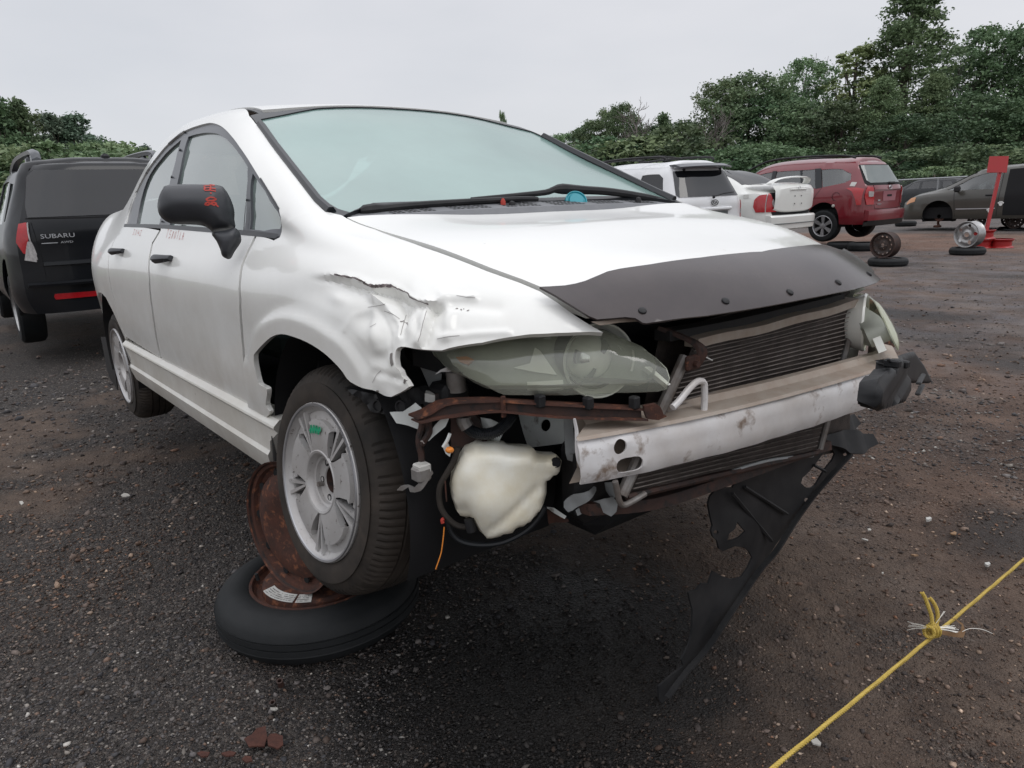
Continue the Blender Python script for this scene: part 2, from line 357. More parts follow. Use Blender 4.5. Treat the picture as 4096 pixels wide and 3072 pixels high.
def inv(S, pts, how='cam', n=(110, 70), dom=None):
    f = PRJ[how]; d = dom or S.dom(); pts = np.atleast_2d(np.asarray(pts, float))
    if not hasattr(S, '_g'): S._g = {}
    key = (how, d)
    if key not in S._g:
        gu, gv = np.meshgrid(np.linspace(d[0], d[1], n[0]), np.linspace(d[2], d[3], n[1])); g = np.stack([gu.ravel(), gv.ravel()], 1)
        S._g[key] = (g, f(S(g)))
    g, Q = S._g[key]; out = []
    for p in pts: out.append(g[np.argmin(((Q-p)**2).sum(1))])
    x = np.array(out); e = 1e-4
    for it in range(8):
        q = f(S(x)); r = pts-q; du = (f(S(x+[e, 0]))-q)/e; dv = (f(S(x+[0, e]))-q)/e
        det = du[:, 0]*dv[:, 1]-du[:, 1]*dv[:, 0]; det = np.where(np.abs(det) < 1e-9, 1e-9, det)
        st = np.stack([(r[:, 0]*dv[:, 1]-r[:, 1]*dv[:, 0])/det, (du[:, 0]*r[:, 1]-du[:, 1]*r[:, 0])/det], 1)
        x = x+np.clip(st, -.08, .08); x[:, 0] = np.clip(x[:, 0], d[0], d[1]); x[:, 1] = np.clip(x[:, 1], d[2], d[3])
    return x
def normals(S, uv, e=2e-3):
    a = S(uv+[e, 0])-S(uv-[e, 0]); b = S(uv+[0, e])-S(uv-[0, e]); n = np.cross(a, b)
    return n/(np.linalg.norm(n, axis=1)[:, None]+1e-12)
def panel(name, S, outline, m, parent, holes=(), h=0.03, off=0.0, thk=0.012, disp=None, flip=1, my=False, sharp=40, mats=None, offf=None):
    """cut a sheet-metal panel out of a surface; returned edges are folded inwards (thk)"""
    V, F, B = triang(outline, holes, h); P = S(V); n = normals(S, V)*flip
    o = np.full(len(V), off) if offf is None else off+offf(V, P)
    P = P+n*o[:, None]
    if disp: P = disp(P, n, V)
    if my: P = P*[1, -1, 1]; n = n*[1, -1, 1]
    fl = (flip < 0) ^ my
    F = F[:, ::-1] if fl else F
    vs = list(P); fs = F.tolist()
    if thk:
        im = {}
        for a, b in B:
            for k in (a, b):
                if k not in im: im[k] = len(vs); vs.append(P[k]-n[k]*thk)
            q = (a, im[a], im[b], b) ; fs.append(q if not fl else q[::-1])
    return mesh(name, vs, fs, m, parent, True, sharp)
def ribbon(name, S, pts, wd, m, parent, off=0.0012, how='cam', g=None, uv=False):
    x = np.asarray(pts, float) if uv else inv(S, pts, how); P = S(x); n = normals(S, x); c = S.__class__
    P = P+n*off*(1 if True else 1); T = np.gradient(P, axis=0); T /= np.linalg.norm(T, axis=1)[:, None]+1e-9
    s = np.cross(n, T); s /= np.linalg.norm(s, axis=1)[:, None]+1e-9
    v = []; k = len(P)
    for i in range(k): v += [P[i]-s[i]*wd/2, P[i]+s[i]*wd/2]
    f = [(2*i, 2*i+1, 2*i+3, 2*i+2) for i in range(k-1)]
    if g is not None: g.add(v, f); return g
    return mesh(name, v, f, m, parent, False)
def plate(name, pts, nrm, thk, m, parent, holes=(), h=0.03, bend=None, bev=0):
    """thick plate: coplanar-ish 3-D outline, extruded back along nrm; bend(P2,P3)->offset along nrm"""
    P = cat3(pts); nrm = np.array(nrm, float); nrm /= np.linalg.norm(nrm); O = P.mean(0)
    up = np.array([0, 0, 1.]) if abs(nrm[2]) < .9 else np.array([1., 0, 0]); A = np.cross(up, nrm); A /= np.linalg.norm(A); Bx = np.cross(nrm, A)
    to2 = lambda X: np.stack([(X-O) @ A, (X-O) @ Bx], 1)
    V, F, B = triang(to2(P), [to2(cat3(q)) for q in holes], h)
    Q = O+V[:, :1]*A+V[:, 1:]*Bx
    Q = Q+nrm*(((P-O) @ nrm)[np.argmin(((V[:, None]-to2(P)[None])**2).sum(2), 1)])[:, None]*0
    if bend is not None: Q = Q+nrm*bend(V, Q)[:, None]
    k = len(Q); Q2 = Q-nrm*thk; fs = F.tolist()+(F[:, ::-1]+k).tolist()+[(a, a+k, b+k, b) for a, b in B]
    return mesh(name, np.vstack([Q, Q2]), fs, m, parent, True, 40)
def pillow(name, pts, nrm, H, Rr, m, parent, back=0.5, h=0.015, bump=None):
    """inflated solid from a planar outline: rounded rim of radius Rr, front height H, back height H*back"""
    P = cat3(pts); nrm = np.array(nrm, float); nrm /= np.linalg.norm(nrm); O = P.mean(0)
    up = np.array([0, 0, 1.]) if abs(nrm[2]) < .9 else np.array([1., 0, 0]); A = np.cross(up, nrm); A /= np.linalg.norm(A); Bx = np.cross(nrm, A)
    o2 = np.stack([(P-O) @ A, (P-O) @ Bx], 1); V, F, B = triang(o2, (), h)
    d = segdist(V, resamp(o2, h)); t = np.clip(d/Rr, 0, 1); hh = H*np.sqrt(np.clip(1-(1-t)**2, 0, 1))
    base = O+V[:, :1]*A+V[:, 1:]*Bx; b = bump(V, base)*t if bump is not None else 0
    Q = base+nrm*(hh+b)[:, None]; Q2 = base-nrm*(hh*back)[:, None]; k = len(Q)
    bd = {int(a) for a, _ in B}; idx = {}; vs = list(Q)
    for i in range(k):
        if i in bd: idx[i] = i
        else: idx[i] = len(vs); vs.append(Q2[i])
    fs = F.tolist()+[[idx[int(i)] for i in f[::-1]] for f in F]
    return mesh(name, vs, fs, m, parent, True, 60)
# ================================================================== the wrecked white saloon
car = empty('wrecked_car', (0, 0, DZ), 'wrecked white saloon with crushed wing and no front bumper, propped on a wheel stand', 'car')
car.matrix_world = CARM
def st(x, *yz): return [(x, y, z) for y, z in yz]
low = [(.853, .41), (.866, .50), (.875, .66), (.868, .82)]
NET = [
 st(-3.58, (.66, .41), (.68, .5), (.69, .66), (.685, .82), (.66, .96), (.62, 1.02), (.58, 1.04), (.54, 1.055), (.47, 1.065), (.27, 1.075), (0, 1.08)),
 st(-3.28, (.79, .41), (.80, .5), (.815, .66), (.81, .82), (.76, .96), (.71, 1.03), (.67, 1.06), (.62, 1.075), (.54, 1.088), (.3, 1.10), (0, 1.105)),
 st(-2.95, (.84, .41), (.853, .5), (.868, .66), (.855, .80), (.797, .925), (.74, 1.00), (.70, 1.05), (.655, 1.085), (.585, 1.112), (.3, 1.128), (0, 1.133)),
 st(-2.62, (.852, .41), (.864, .5), (.877, .66), (.866, .82), (.79, .955), (.748, 1.03), (.714, 1.09), (.665, 1.15), (.60, 1.195), (.3, 1.235), (0, 1.245)),
 st(-2.38, *low, (.795, .975), (.748, 1.075), (.70, 1.165), (.653, 1.25), (.585, 1.295), (.3, 1.335), (0, 1.345)),
 st(-2.05, *low, (.805, .975), (.752, 1.11), (.688, 1.27), (.605, 1.366), (.54, 1.388), (.3, 1.405), (0, 1.41)),
 st(-1.6, *low, (.81, .968), (.752, 1.14), (.668, 1.335), (.592, 1.398), (.535, 1.412), (.3, 1.432), (0, 1.438)),
 st(-1.22, *low, (.808, .955), (.755, 1.14), (.672, 1.318), (.603, 1.375), (.555, 1.390), (.3, 1.412), (0, 1.42)),
 st(-.93, *low, (.806, .945), (.762, 1.10), (.697, 1.255), (.622, 1.325), (.570, 1.338), (.3, 1.368), (0, 1.378)),
 st(-.65, *low, (.802, .936), (.768, 1.035), (.733, 1.143), (.668, 1.200), (.618, 1.207), (.3, 1.232), (0, 1.240)),
 st(-.38, *low, (.792, .928), (.776, .968), (.768, 1.02), (.712, 1.075), (.660, 1.085), (.33, 1.100), (0, 1.104)),
 st(-.1, *low, (.812, .895), (.79, .925), (.765, .948), (.735, .961), (.70, .970), (.35, .972), (0, .972)),
 st(.24, (.853, .41), (.866, .50), (.872, .66), (.858, .785), (.80, .852), (.77, .872), (.738, .886), (.705, .895), (.67, .900), (.35, .918), (0, .924)),
 [(.44, .845, .41), (.44, .852, .50), (.44, .850, .62), (.44, .832, .715), (.44, .785, .775), (.44, .75, .80), (.44, .71, .820), (.44, .665, .835), (.44, .625, .843), (.45, .34, .868), (.45, 0, .876)],
 [(.55, .80, .41), (.55, .80, .5), (.55, .785, .58), (.56, .755, .66), (.575, .71, .71), (.585, .675, .733), (.59, .64, .752), (.595, .60, .768), (.60, .555, .776), (.65, .30, .815), (.67, 0, .825)],
 [(.66, .68, .41), (.66, .68, .5), (.67, .66, .57), (.69, .62, .62), (.70, .58, .65), (.70, .56, .67), (.705, .53, .69), (.71, .505, .705), (.715, .485, .715), (.775, .27, .735), (.80, 0, .742)],
]
S = Surf(NET)
VC = S.V
px = lambda L, sc=1, ox=0, oy=0: [(ox+a/sc, oy+b/sc) for a, b in L]
def iv(L, how='cam', dom=None): return inv(S, L, how, dom=(S.uk[2], S.uk[-1], 0, S.vk[7]) if dom is SD else dom)
vg = S.vk[8]                                     # hood / glass edge row
DU = (S.uk[0], S.uk[-1], 0, S.V*1.25)
def mir(uv): return np.stack([uv[:, 0], 2*VC-uv[:, 1]], 1)
def uvx(x, v):                                   # u of the station at given x on row v
    us = np.linspace(S.uk[0], S.uk[-1], 400); X = S(np.stack([us, np.full(400, v)], 1))[:, 0]; return np.interp(x, X, us)
def uvyz(x, z):
    return inv(S, [(x, z)], 'side', dom=(S.uk[0], S.uk[-1], 0, S.vk[7]))[0]
SD = (S.uk[0], S.uk[-1], 0, S.vk[7])
FD = (S.uk[8], S.uk[-1], 0, S.vk[8]+.02)
# --- dents and creases of the right front wing, as real displacement of the sheet
TEAR = np.array([(1262, 1098), (1330, 1097), (1400, 1108), (1463, 1128), (1490, 1142), (1570, 1143), (1612, 1160), (1655, 1195), (1722, 1215)], float)
def sm(x, a, b): t = np.clip((x-a)/(b-a), 0, 1); return t*t*(3-2*t)
def blob(q, cx, cy, rx, ry, ang=0):
    c, s_ = math.cos(R_(ang)), math.sin(R_(ang)); x = (q[:, 0]-cx)*c+(q[:, 1]-cy)*s_; y = -(q[:, 0]-cx)*s_+(q[:, 1]-cy)*c
    return np.exp(-((x/rx)**2+(y/ry)**2))
def ridge(q, pts, wd):
    return np.exp(-(segdist(q, np.array(pts, float), False)/wd)**2)
def tear_side(q):                                # signed: >0 below the tear line (pixel frame of the undeformed sheet)
    x = q[:, 0]; yt = np.interp(x, TEAR[:, 0], TEAR[:, 1]); return q[:, 1]-yt
ARC = spl([(985, 1420), (1008, 1330), (1055, 1272), (1140, 1240), (1240, 1262), (1330, 1312), (1385, 1352), (1440, 1420), (1485, 1500), (1500, 1600)], 6)
def dent(P, n, uv):
    q = proj(P); x, y = q[:, 0], q[:, 1]; sd_ = tear_side(q)
    inx = sm(x, 1210, 1400)*(1-sm(x, 1740, 1790))
    below = sm(sd_, -3, 20)
    fall = np.exp(-(np.clip(sd_, 0, None)/115)**2)
    d = -.019*below*inx*fall*(1-.55*sm(x, 1560, 1720))
    d += -.012*blob(q, 1280, 1170, 95, 60, 12)+.008*blob(q, 1330, 1185, 48, 30, 20)-.012*blob(q, 1450, 1270, 60, 50)
    d += -.016*blob(q, 1560, 1290, 60, 110, 15)+.010*blob(q, 1500, 1190, 60, 26, 35)+.010*blob(q, 1640, 1270, 40, 80, 8)
    d += -.012*blob(q, 1610, 1240, 26, 70, 10)+.008*ridge(q, [(1705, 1215), (1690, 1290), (1672, 1370)], 16)-.007*ridge(q, [(1732, 1230), (1722, 1300), (1700, 1375)], 16)
    d += .006*ridge(q, [(1770, 1180), (1800, 1250), (1790, 1350)], 22)-.006*ridge(q, [(1560, 1150), (1612, 1230), (1600, 1330)], 13)
    d += -.010*blob(q, 1520, 1430, 34, 50, -20)+.006*ridge(q, [(1490, 1180), (1480, 1290), (1500, 1400)], 18)
    d += .005*ridge(q, [(1720, 1215), (1800, 1182), (1900, 1190)], 12)-.006*ridge(q, [(1740, 1235), (1850, 1215), (1990, 1230)], 26)
    d += .004*ridge(q, [(1760, 1352), (1900, 1335), (2030, 1330)], 14)-.004*ridge(q, [(1600, 1520), (1500, 1490)], 12)
    d += .0008*np.sin(x*.07+1.7*np.sin(y*.05))*sm(x, 1440, 1520)*(1-sm(x, 1800, 1900))*sm(y, 1150, 1210)
    cr = lambda pts, w_: np.exp(-segdist(q, np.array(pts, float), False)/w_)
    d += .006*cr([(1470, 1165), (1530, 1210), (1575, 1275), (1580, 1345)], 11)-.005*cr([(1420, 1150), (1500, 1235), (1540, 1330), (1545, 1400)], 14)+.006*cr([(1722, 1215), (1700, 1290), (1682, 1375)], 8)-.004*cr([(1650, 1195), (1640, 1280), (1615, 1370)], 10)+.004*cr([(1725, 1215), (1800, 1198), (1895, 1192)], 9)+.003*cr([(1480, 1220), (1400, 1260), (1375, 1320)], 12)-.004*cr([(1600, 1165), (1655, 1240), (1670, 1330)], 9)
    # wheel-arch flare: a raised band between its crease line and the opening
    ca = np.array([1215., 1640.]); fa = np.arctan2(-(ARC[:, 1]-ca[1]), ARC[:, 0]-ca[0]); fr_ = np.hypot(*(ARC-ca).T); o_ = np.argsort(fa)
    qa = np.arctan2(-(q[:, 1]-ca[1]), q[:, 0]-ca[0]); ra = np.hypot(*(q-ca).T); rf = np.interp(qa, fa[o_], fr_[o_]); sdf = rf-ra
    d += .010*sm(sdf, -8, 34)*(1-sm(x, 1470, 1540))-.003*np.exp(-(np.clip(-sdf, 0, None)/30)**2)*sm(-sdf, 8, 34)*(1-sm(x, 1440, 1500))*sm(x, 1040, 1090)
    P = P+n*d[:, None]
    lift = .010*np.exp(-(np.clip(-sd_, 0, None)/16)**2)*(1-below)*inx*(1-sm(x, 1620, 1700))
    P = P+np.array([0, -.6, .1])*lift[:, None]*.7
    P = P+np.array([-.004, .010, -.010])*(below*inx*np.exp(-(np.clip(sd_, 0, None)/20)**2))[:, None]
    return P
# --- right front wing
gap = [(1384, 872), (1500, 918), (1700, 992), (1850, 1046), (1950, 1086), (2080, 1132), (2160, 1166), (2230, 1212), (2300, 1262), (2360, 1300), (2412, 1330)]
front = px([(1560, 45), (1500, 50), (1250, 58), (1050, 68), (900, 90), (700, 130), (480, 165), (400, 186), (330, 185), (200, 175), (130, 160), (90, 158), (60, 168), (45, 190), (45, 250), (62, 310), (90, 340), (100, 380), (135, 410), (160, 455), (128, 480), (90, 500), (30, 530)], 1.8433, 1550, 1300)
archp0 = px([(1410, 1445), (1330, 1435), (1250, 1395), (1030, 1290), (950, 1190), (880, 1110), (760, 1000), (600, 900), (430, 835), (330, 820), (240, 850), (150, 930), (80, 1010), (70, 1040), (75, 1120), (110, 1280), (135, 1320), (190, 1350), (200, 1400), (185, 1500), (205, 1550), (222, 1590), (180, 1650)], 2.4578, 1000, 1000)
archp = [tuple(p) for p in spl(archp0, 3)]
doorgap = [(1022, 944), (992, 1005), (968, 1062), (961, 1110), (961, 1200), (964, 1290), (970, 1365), (980, 1470), (992, 1560), (1000, 1625)]
dg = np.array(doorgap, float)
pil = [(1095, 962), (1118, 950), (1127, 915), (1180, 870), (1300, 850), (1368, 862)]
wing = list(gap)+front[1:]+archp[1:]+[tuple(p) for p in (dg+[5, 0])[::-1]]+pil
fuv = iv(wing, dom=FD)
fender = panel('front_wing', S, fuv, M['white'], car, h=.0075, disp=dent, thk=.014, sharp=38)
fender['label'] = 'torn and dented right front wing'
# mirrored (undamaged) left wing
lf = iv(list(gap)+[(2396, 1324), (2120, 1337), (1930, 1371), (1781, 1400)], dom=FD)
lw = [tuple(p) for p in lf]
for a in range(8): pass
def arc_xz(cx, cz, r, a0, a1, n=18): return [(cx+r*math.cos(R_(a)), cz+r*math.sin(R_(a))) for a in np.linspace(a0, a1, n)]
lfs = inv(S, [(.46, .60), (.46, .42)]+arc_xz(-.01, .31, .365, 18, 172)+[(-.40, .42), (-.55, .42), (-.55, .6), (-.55, .8), (-.50, .9)], 'side', dom=SD)
panel('front_wing', S, np.vstack([lf, lfs, iv(pil[:-1], dom=FD)]), M['white'], car, h=.04, my=True)
# --- hood
hr = np.array([[uvx(x, v), v] for x, v in ((-.095, S.vk[8]+.012), (-.085, S.vk[8]+.15), (-.075, VC-.25), (-.070, VC-.1), (-.070, VC))])
hg = iv([(a+16, b-12) for a, b in gap[1:8]], dom=FD)
hf = np.array([[S.uk[-1]-.135, S.vk[8]+.01], [S.uk[-1]-.10, S.vk[8]+.12], [S.uk[-1]-.07, VC]])
half = np.vstack([hr[::-1], hg, hf])
hood_o = np.vstack([half, mir(half)[::-1][1:-1]])
hood = panel('hood', S, hood_o, M['white'], car, h=.035, off=.001, thk=.022)
# --- windscreen and its black surround
ws_side = [(1000, 460), (1030, 500), (1081, 571), (1171, 689), (1262, 806), (1310, 848), (1366, 864)]
ws = iv(ws_side, dom=(S.uk[6], S.uk[12], S.vk[6], VC))
top = np.array([[uvx(x, v), v] for x, v in ((-.973, VC), (-.969, VC-.2), (-.966, VC-.38))])
bot = np.array([[uvx(x, v), v] for x, v in ((-.17, S.vk[8]+.10), (-.18, VC-.25), (-.175, VC))])
hs = np.vstack([top, ws, bot]); wso = np.vstack([hs, mir(hs)[::-1][1:-1]])
c_ = wso.mean(0)
ins = [(1042, 474), (1066, 510), (1126, 600), (1216, 724), (1300, 800), (1352, 832), (1400, 846)]
wi = iv(ins, dom=(S.uk[6], S.uk[12], S.vk[6], VC))
ti = np.array([[uvx(x, v), v] for x, v in ((-.963, VC), (-.958, VC-.2), (-.953, VC-.36))])
bi = np.array([[uvx(x, v), v] for x, v in ((-.195, S.vk[8]+.12), (-.205, VC-.25), (-.20, VC))])
hi = np.vstack([ti, wi, bi]); wsi = np.vstack([hi, mir(hi)[::-1][1:-1]])
panel('windscreen_trim', S, wso, M['seal'], car, holes=[wsi], h=.03, off=-.002, thk=.012)
for sy in (False, True):                         # raised rubber-and-plastic gutter along both pillars
    q = ws[1:-1]; P = S(q); n_ = normals(S, q); T_ = np.gradient(P, axis=0); T_ /= np.linalg.norm(T_, axis=1)[:, None]; s_ = np.cross(n_, T_); s_ *= np.where(s_[:, 1] > 0, 1, -1)[:, None]
    L = [[p-.004*a-.006*b, p-.002*a+.006*b, p+.006*a+.012*b, p+.018*a+.010*b, p+.026*a-.006*b] for p, a, b in zip(P, s_, n_)]
    g = G().sweep(L)
    if sy: g.v = [(a, -b, c) for a, b, c in g.v]
    g.make('pillar_gutter', M['seal'], car)
panel('windscreen', S, wsi, M['wscreen'], car, h=.05, off=-.007, thk=0)
# --- roof skin, black drip strips, rails and quarter panels
rv = S.vk[8]-.012
def ur(x, v): return [uvx(x, v), v]
roof_h = np.array([ur(-.978, VC), ur(-.972, VC-.3), ur(-.975, rv+.03)]+[ur(x, rv+.03) for x in (-1.2, -1.6, -2.0, -2.3)]+[ur(-2.36, rv+.05), ur(-2.38, VC-.3), ur(-2.40, VC)])
panel('roof', S, np.vstack([roof_h, mir(roof_h)[::-1][1:-1]]), M['white'], car, h=.05, off=.002, thk=.01)
strip = np.array([ur(x, rv+.027) for x in (-.93, -1.2, -1.6, -2.0, -2.36)]+[ur(x, rv+.003) for x in (-2.36, -2.0, -1.6, -1.2, -.93)])
for sy in (False, True): panel('drip_strip', S, strip, M['seal'], car, h=.02, off=-.003, thk=.004, my=sy)
rw_h = np.array([ur(-2.41, VC), ur(-2.39, VC-.3), ur(-2.37, rv+.06), ur(-2.62, S.vk[8]+.03), ur(-2.9, S.vk[8]+.05), ur(-2.93, VC-.3), ur(-2.94, VC)])
panel('rear_window', S, np.vstack([rw_h, mir(rw_h)[::-1][1:-1]]), M['dglass'], car, h=.06, off=-.003, thk=.004)
bt_h = np.array([ur(-2.97, VC), ur(-2.96, VC-.3), ur(-2.93, S.vk[8]+.04), ur(-3.25, S.vk[8]), ur(-3.57, S.vk[8]), ur(-3.575, VC)])
panel('boot_lid', S, np.vstack([bt_h, mir(bt_h)[::-1][1:-1]]), M['white'], car, h=.06, off=.001, thk=.01)
DLO = [(1109, 952), (1122, 938), (1128, 906), (1124, 870), (1116, 838), (1060, 745), (1004, 656), (960, 590), (922, 540), (885, 505), (860, 494), (840, 491), (790, 503), (735, 525), (698, 552), (660, 587), (625, 630), (592, 676), (566, 722), (543, 768), (524, 815), (510, 862), (499, 907), (560, 908), (643, 912), (740, 918), (850, 926), (1022, 941)]
DLOuv = iv(DLO, dom=SD)
dr_gap2 = [(640, 922), (610, 972), (600, 1019), (598, 1110), (604, 1200), (618, 1300), (644, 1432)]
rd_rear = px([(300, 24), (210, 180), (155, 330), (148, 440), (155, 560), (185, 720), (230, 900), (260, 1020), (300, 1150), (350, 1240)], 2.765, 380, 900)
sill_top = [(507, 1350), (644, 1433), (814, 1527), (998, 1626)]
# body side: A-pillar + cant rail + C-pillar + rear quarter, one pressing
ap = iv([(1366, 860), (1300, 846), (1262, 810), (1171, 692), (1081, 574), (1020, 492), (996, 463)], dom=(S.uk[6], S.uk[12], S.vk[5], VC))
rail = np.array([ur(x, rv) for x in (-1.1, -1.3, -1.6, -2.0, -2.3)]+[ur(-2.40, rv), ur(-2.62, S.vk[8]+.02), ur(-2.94, S.vk[8]+.02), ur(-3.27, S.vk[8]-.02), ur(-3.57, S.vk[8]-.02)])
arch_r = [(-3.0, .60), (-2.90, .632), (-2.772, .641), (-2.662, .621), (-2.568, .565), (-2.498, .51), (-2.452, .457), (-2.437, .431), (-2.43, .415)]
qlow = inv(S, [(-3.57, .9), (-3.57, .7), (-3.57, .45), (-3.3, .42)]+[(-3.11, .42), (-3.13, .50), (-3.09, .56)]+arch_r, 'side', dom=SD)
rdr = iv(rd_rear, dom=SD)
doorr = rdr[::-1][:]                            # up the rear door gap to the belt
dlo_rear = DLOuv[22:4:-1]                        # rear bottom corner, over the top, to the front
pillar_l = iv([(1128, 915), (1180, 874), (1300, 852)], dom=FD)
aper = np.vstack([ap, rail, qlow, doorr[:-1]+[-.006, 0], dlo_rear, DLOuv[4:1:-1], pillar_l])
for sy in (False, True): panel('body_side', S, aper, M['white'], car, h=.03, thk=.012, my=sy)
# doors
fd = np.vstack([DLOuv[[27]], iv([(a-4, b) for a, b in doorgap], dom=SD), iv(sill_top[::-1][1:3], dom=SD), iv([(a+3, b) for a, b in dr_gap2[::-1]], dom=SD), DLOuv[24:27]])
rd = np.vstack([iv([(a-3, b) for a, b in dr_gap2], dom=SD), iv([(575, 1392)], dom=SD), rdr[::-1]+[.006, 0], DLOuv[22:24]])
doors = []
for sy in (False, True):
    a = panel('front_door', S, fd, M['white'], car, h=.03, thk=.012, my=sy); b = panel('rear_door', S, rd, M['white'], car, h=.03, thk=.012, my=sy); doors.append((a, b))
# window frames and panes
fg = [(747, 544), (791, 531), (836, 527), (864, 531), (899, 552), (927, 581), (956, 619), (984, 664), (983, 720), (977, 800), (969, 922), (850, 913), (672, 901), (690, 800), (712, 690)]
rg = [(719, 556), (700, 572), (681, 588), (655, 614), (633, 641), (612, 668), (595, 695), (581, 725), (570, 756), (558, 800), (550, 838), (540, 894), (630, 897), (645, 830), (668, 748), (693, 655)]
qg = [(1004, 690), (1054, 762), (1104, 845), (1117, 876), (1112, 914), (1050, 920), (992, 914), (994, 800)]
FG, RG, QG = (iv(q, dom=SD) for q in (fg, rg, qg))
for sy in (False, True):
    fr = panel('window_frame', S, DLOuv, M['frame'], car, holes=[FG, RG, QG], h=.02, off=-.006, thk=.02, my=sy)
    for q in (FG, RG, QG): panel('window', S, q, M['sglass'], car, h=.05, off=-.014, thk=0, my=sy)
    gs = G()
    for L in ([(738, 528), (706, 640), (675, 740), (655, 830), (643, 905)], [(992, 634), (990, 700), (985, 800), (976, 925)], [(497, 902), (643, 906), (850, 921), (1022, 935), (1110, 946)], DLO[4:22]):
        ribbon('', S, spl(L, 3), .007 if L[0][0] != 497 else .016, None, None, off=.001, g=gs)
    if sy: gs.v = [(a, -b, c) for a, b, c in gs.v]
    gs.make('window_seal', M['seal'], car, smooth=False)
# belt seam and marks written on the doors
STR = {'1': [[(0, 0), (.25, .2), (.15, -1)]], '5': [[(.5, 0), (.1, 0), (.05, -.45), (.4, -.5), (.4, -.9), (0, -1)]], '8': [[(.4, -.1), (.1, -.2), (.4, -.7), (.2, -1), (0, -.75), (.4, -.2), (.3, 0)]],
       '0': [[(.3, 0), (0, -.4), (.1, -1), (.4, -.7), (.3, 0)]], 'L': [[(.1, 0), (0, -1), (.4, -.9)]], 'A': [[(0, -1), (.25, 0), (.4, -1)], [(0, -.5), (.5, -.55)]], 'H': [[(0, 0), (0, -1)], [(.4, .1), (.35, -1)], [(0, -.5), (.5, -.45)]],
       '3': [[(0, 0), (.4, -.1), (.1, -.45), (.4, -.8), (0, -1)]], '2': [[(0, -.1), (.3, 0), (.3, -.4), (0, -1), (.4, -.9)]], '-': [[(0, -.5), (.35, -.5)]], '4': [[(.1, 0), (0, -.6), (.45, -.55)], [(.35, -.1), (.3, -1)]]}
def write(txt, x, y, w_, h_, sl, drop, g, S_=S, wd=.0022, rot=False, off=.0015):
    for i, c in enumerate(txt):
        for stq in STR[c]:
            L = [(x+(i+p[0])*w_-p[1]*sl*0+sl*p[1]*-1*h_, y+drop*i-p[1]*h_) for p in stq]
            if rot: L = [(x-p[1]*-h_, y+(i+p[0])*w_) for p in stq]
            ribbon('', S_, resamp(L, 5, False), wd, None, None, off=off, g=g)
g = G(); write('15801LA', 672, 922, 10.5, 30, -.25, 1.2, g); g.make('marker_writing', M['red'], doors[0][0], False)
g = G(); write('3042', 538, 918, 9, 22, -.3, 1, g, wd=.0025); g.make('marker_writing', M['red'], doors[0][1], False)
# sill
def sillsec(x, e=0): return [(x, -.80+e, .195), (x, -.845, .215), (x, -.861, .262), (x, -.866, .285), (x, -.858, .298), (x, -.858, .33), (x, -.862, .375), (x, -.873, .390), (x, -.871, .396), (x, -.853, .412), (x, -.80, .415), (x, -.70, .30)]
xs = [-2.44, -2.38, -2.2, -1.7, -1.2, -.7, -.5, -.42]
secs = [sillsec(x) for x in xs]
secs[0] = [(p[0]-.0+(.0 if p[2] > .36 else .08), p[1], p[2]) for p in secs[0]]
secs[-1] = [(p[0]+(.10 if p[2] > .37 else -.02+.25*(p[2]-.2)), p[1], p[2]) for p in secs[-1]]
for sy in (1, -1):
    g = G().sweep([[(a, b*sy, c) for a, b, c in q] for q in secs]); g.make('sill', M['whitelow'], car, sharp=25)
# door handles
def handle(pu, x, z, s=1.0, sy=False):
    g = G(); y0 = S(inv(S, [(x, z)], 'side', dom=SD))[0][1]
    for i in range(1): pass
    prof = []
    for t in np.linspace(0, 1, 13):
        xx = x+(.5-t)*.20*s; out_ = .012+.034*math.sin(math.pi*min(max((t-.03)/.94, 0), 1))**.55; hh = .0145*s*(.75+.45*math.sin(math.pi*t)); zz = z+.006*(.5-t)
        prof.append([(xx, y0-out_+dy, zz+dz*hh) for dy, dz in ((0, -.6), (-.006, 0), (0, .7), (.008, 1), (.016, .6), (.016, -.6), (.008, -1))])
    g.sweep(prof); g.tube([(x+.080*s, y0+.01, z), (x+.075*s, y0-.028, z)], .010*s, 8); g.tube([(x-.080*s, y0+.01, z), (x-.078*s, y0-.026, z)], .010*s, 8)
    if sy: g.v = [(a, -b, c) for a, b, c in g.v]; 
    o = g.make('door_handle', M['mirror'], pu)
    # scooped recess behind the grip, darker below
    r = G(); c = S(inv(S, [(x, z)], 'side', dom=SD))[0]
    ring = [(x+.055*math.cos(a)*s, z+.062*math.sin(a)) for a in np.linspace(0, 2*math.pi, 20, endpoint=False)]
    V = inv(S, ring, 'side', dom=SD)
    def dp(P, n, uv):
        d = np.hypot((P[:, 0]-x)/(.055*s), (P[:, 2]-z)/.062); return P+n*(.002-.016*np.clip(1-d*d, 0, 1))[:, None]
    return o
handle(doors[0][0], -1.335, .852); handle(doors[0][1], -2.205, .868, .95)
handle(doors[1][0], -1.335, .852, 1, True); handle(doors[1][1], -2.205, .868, .95, True)
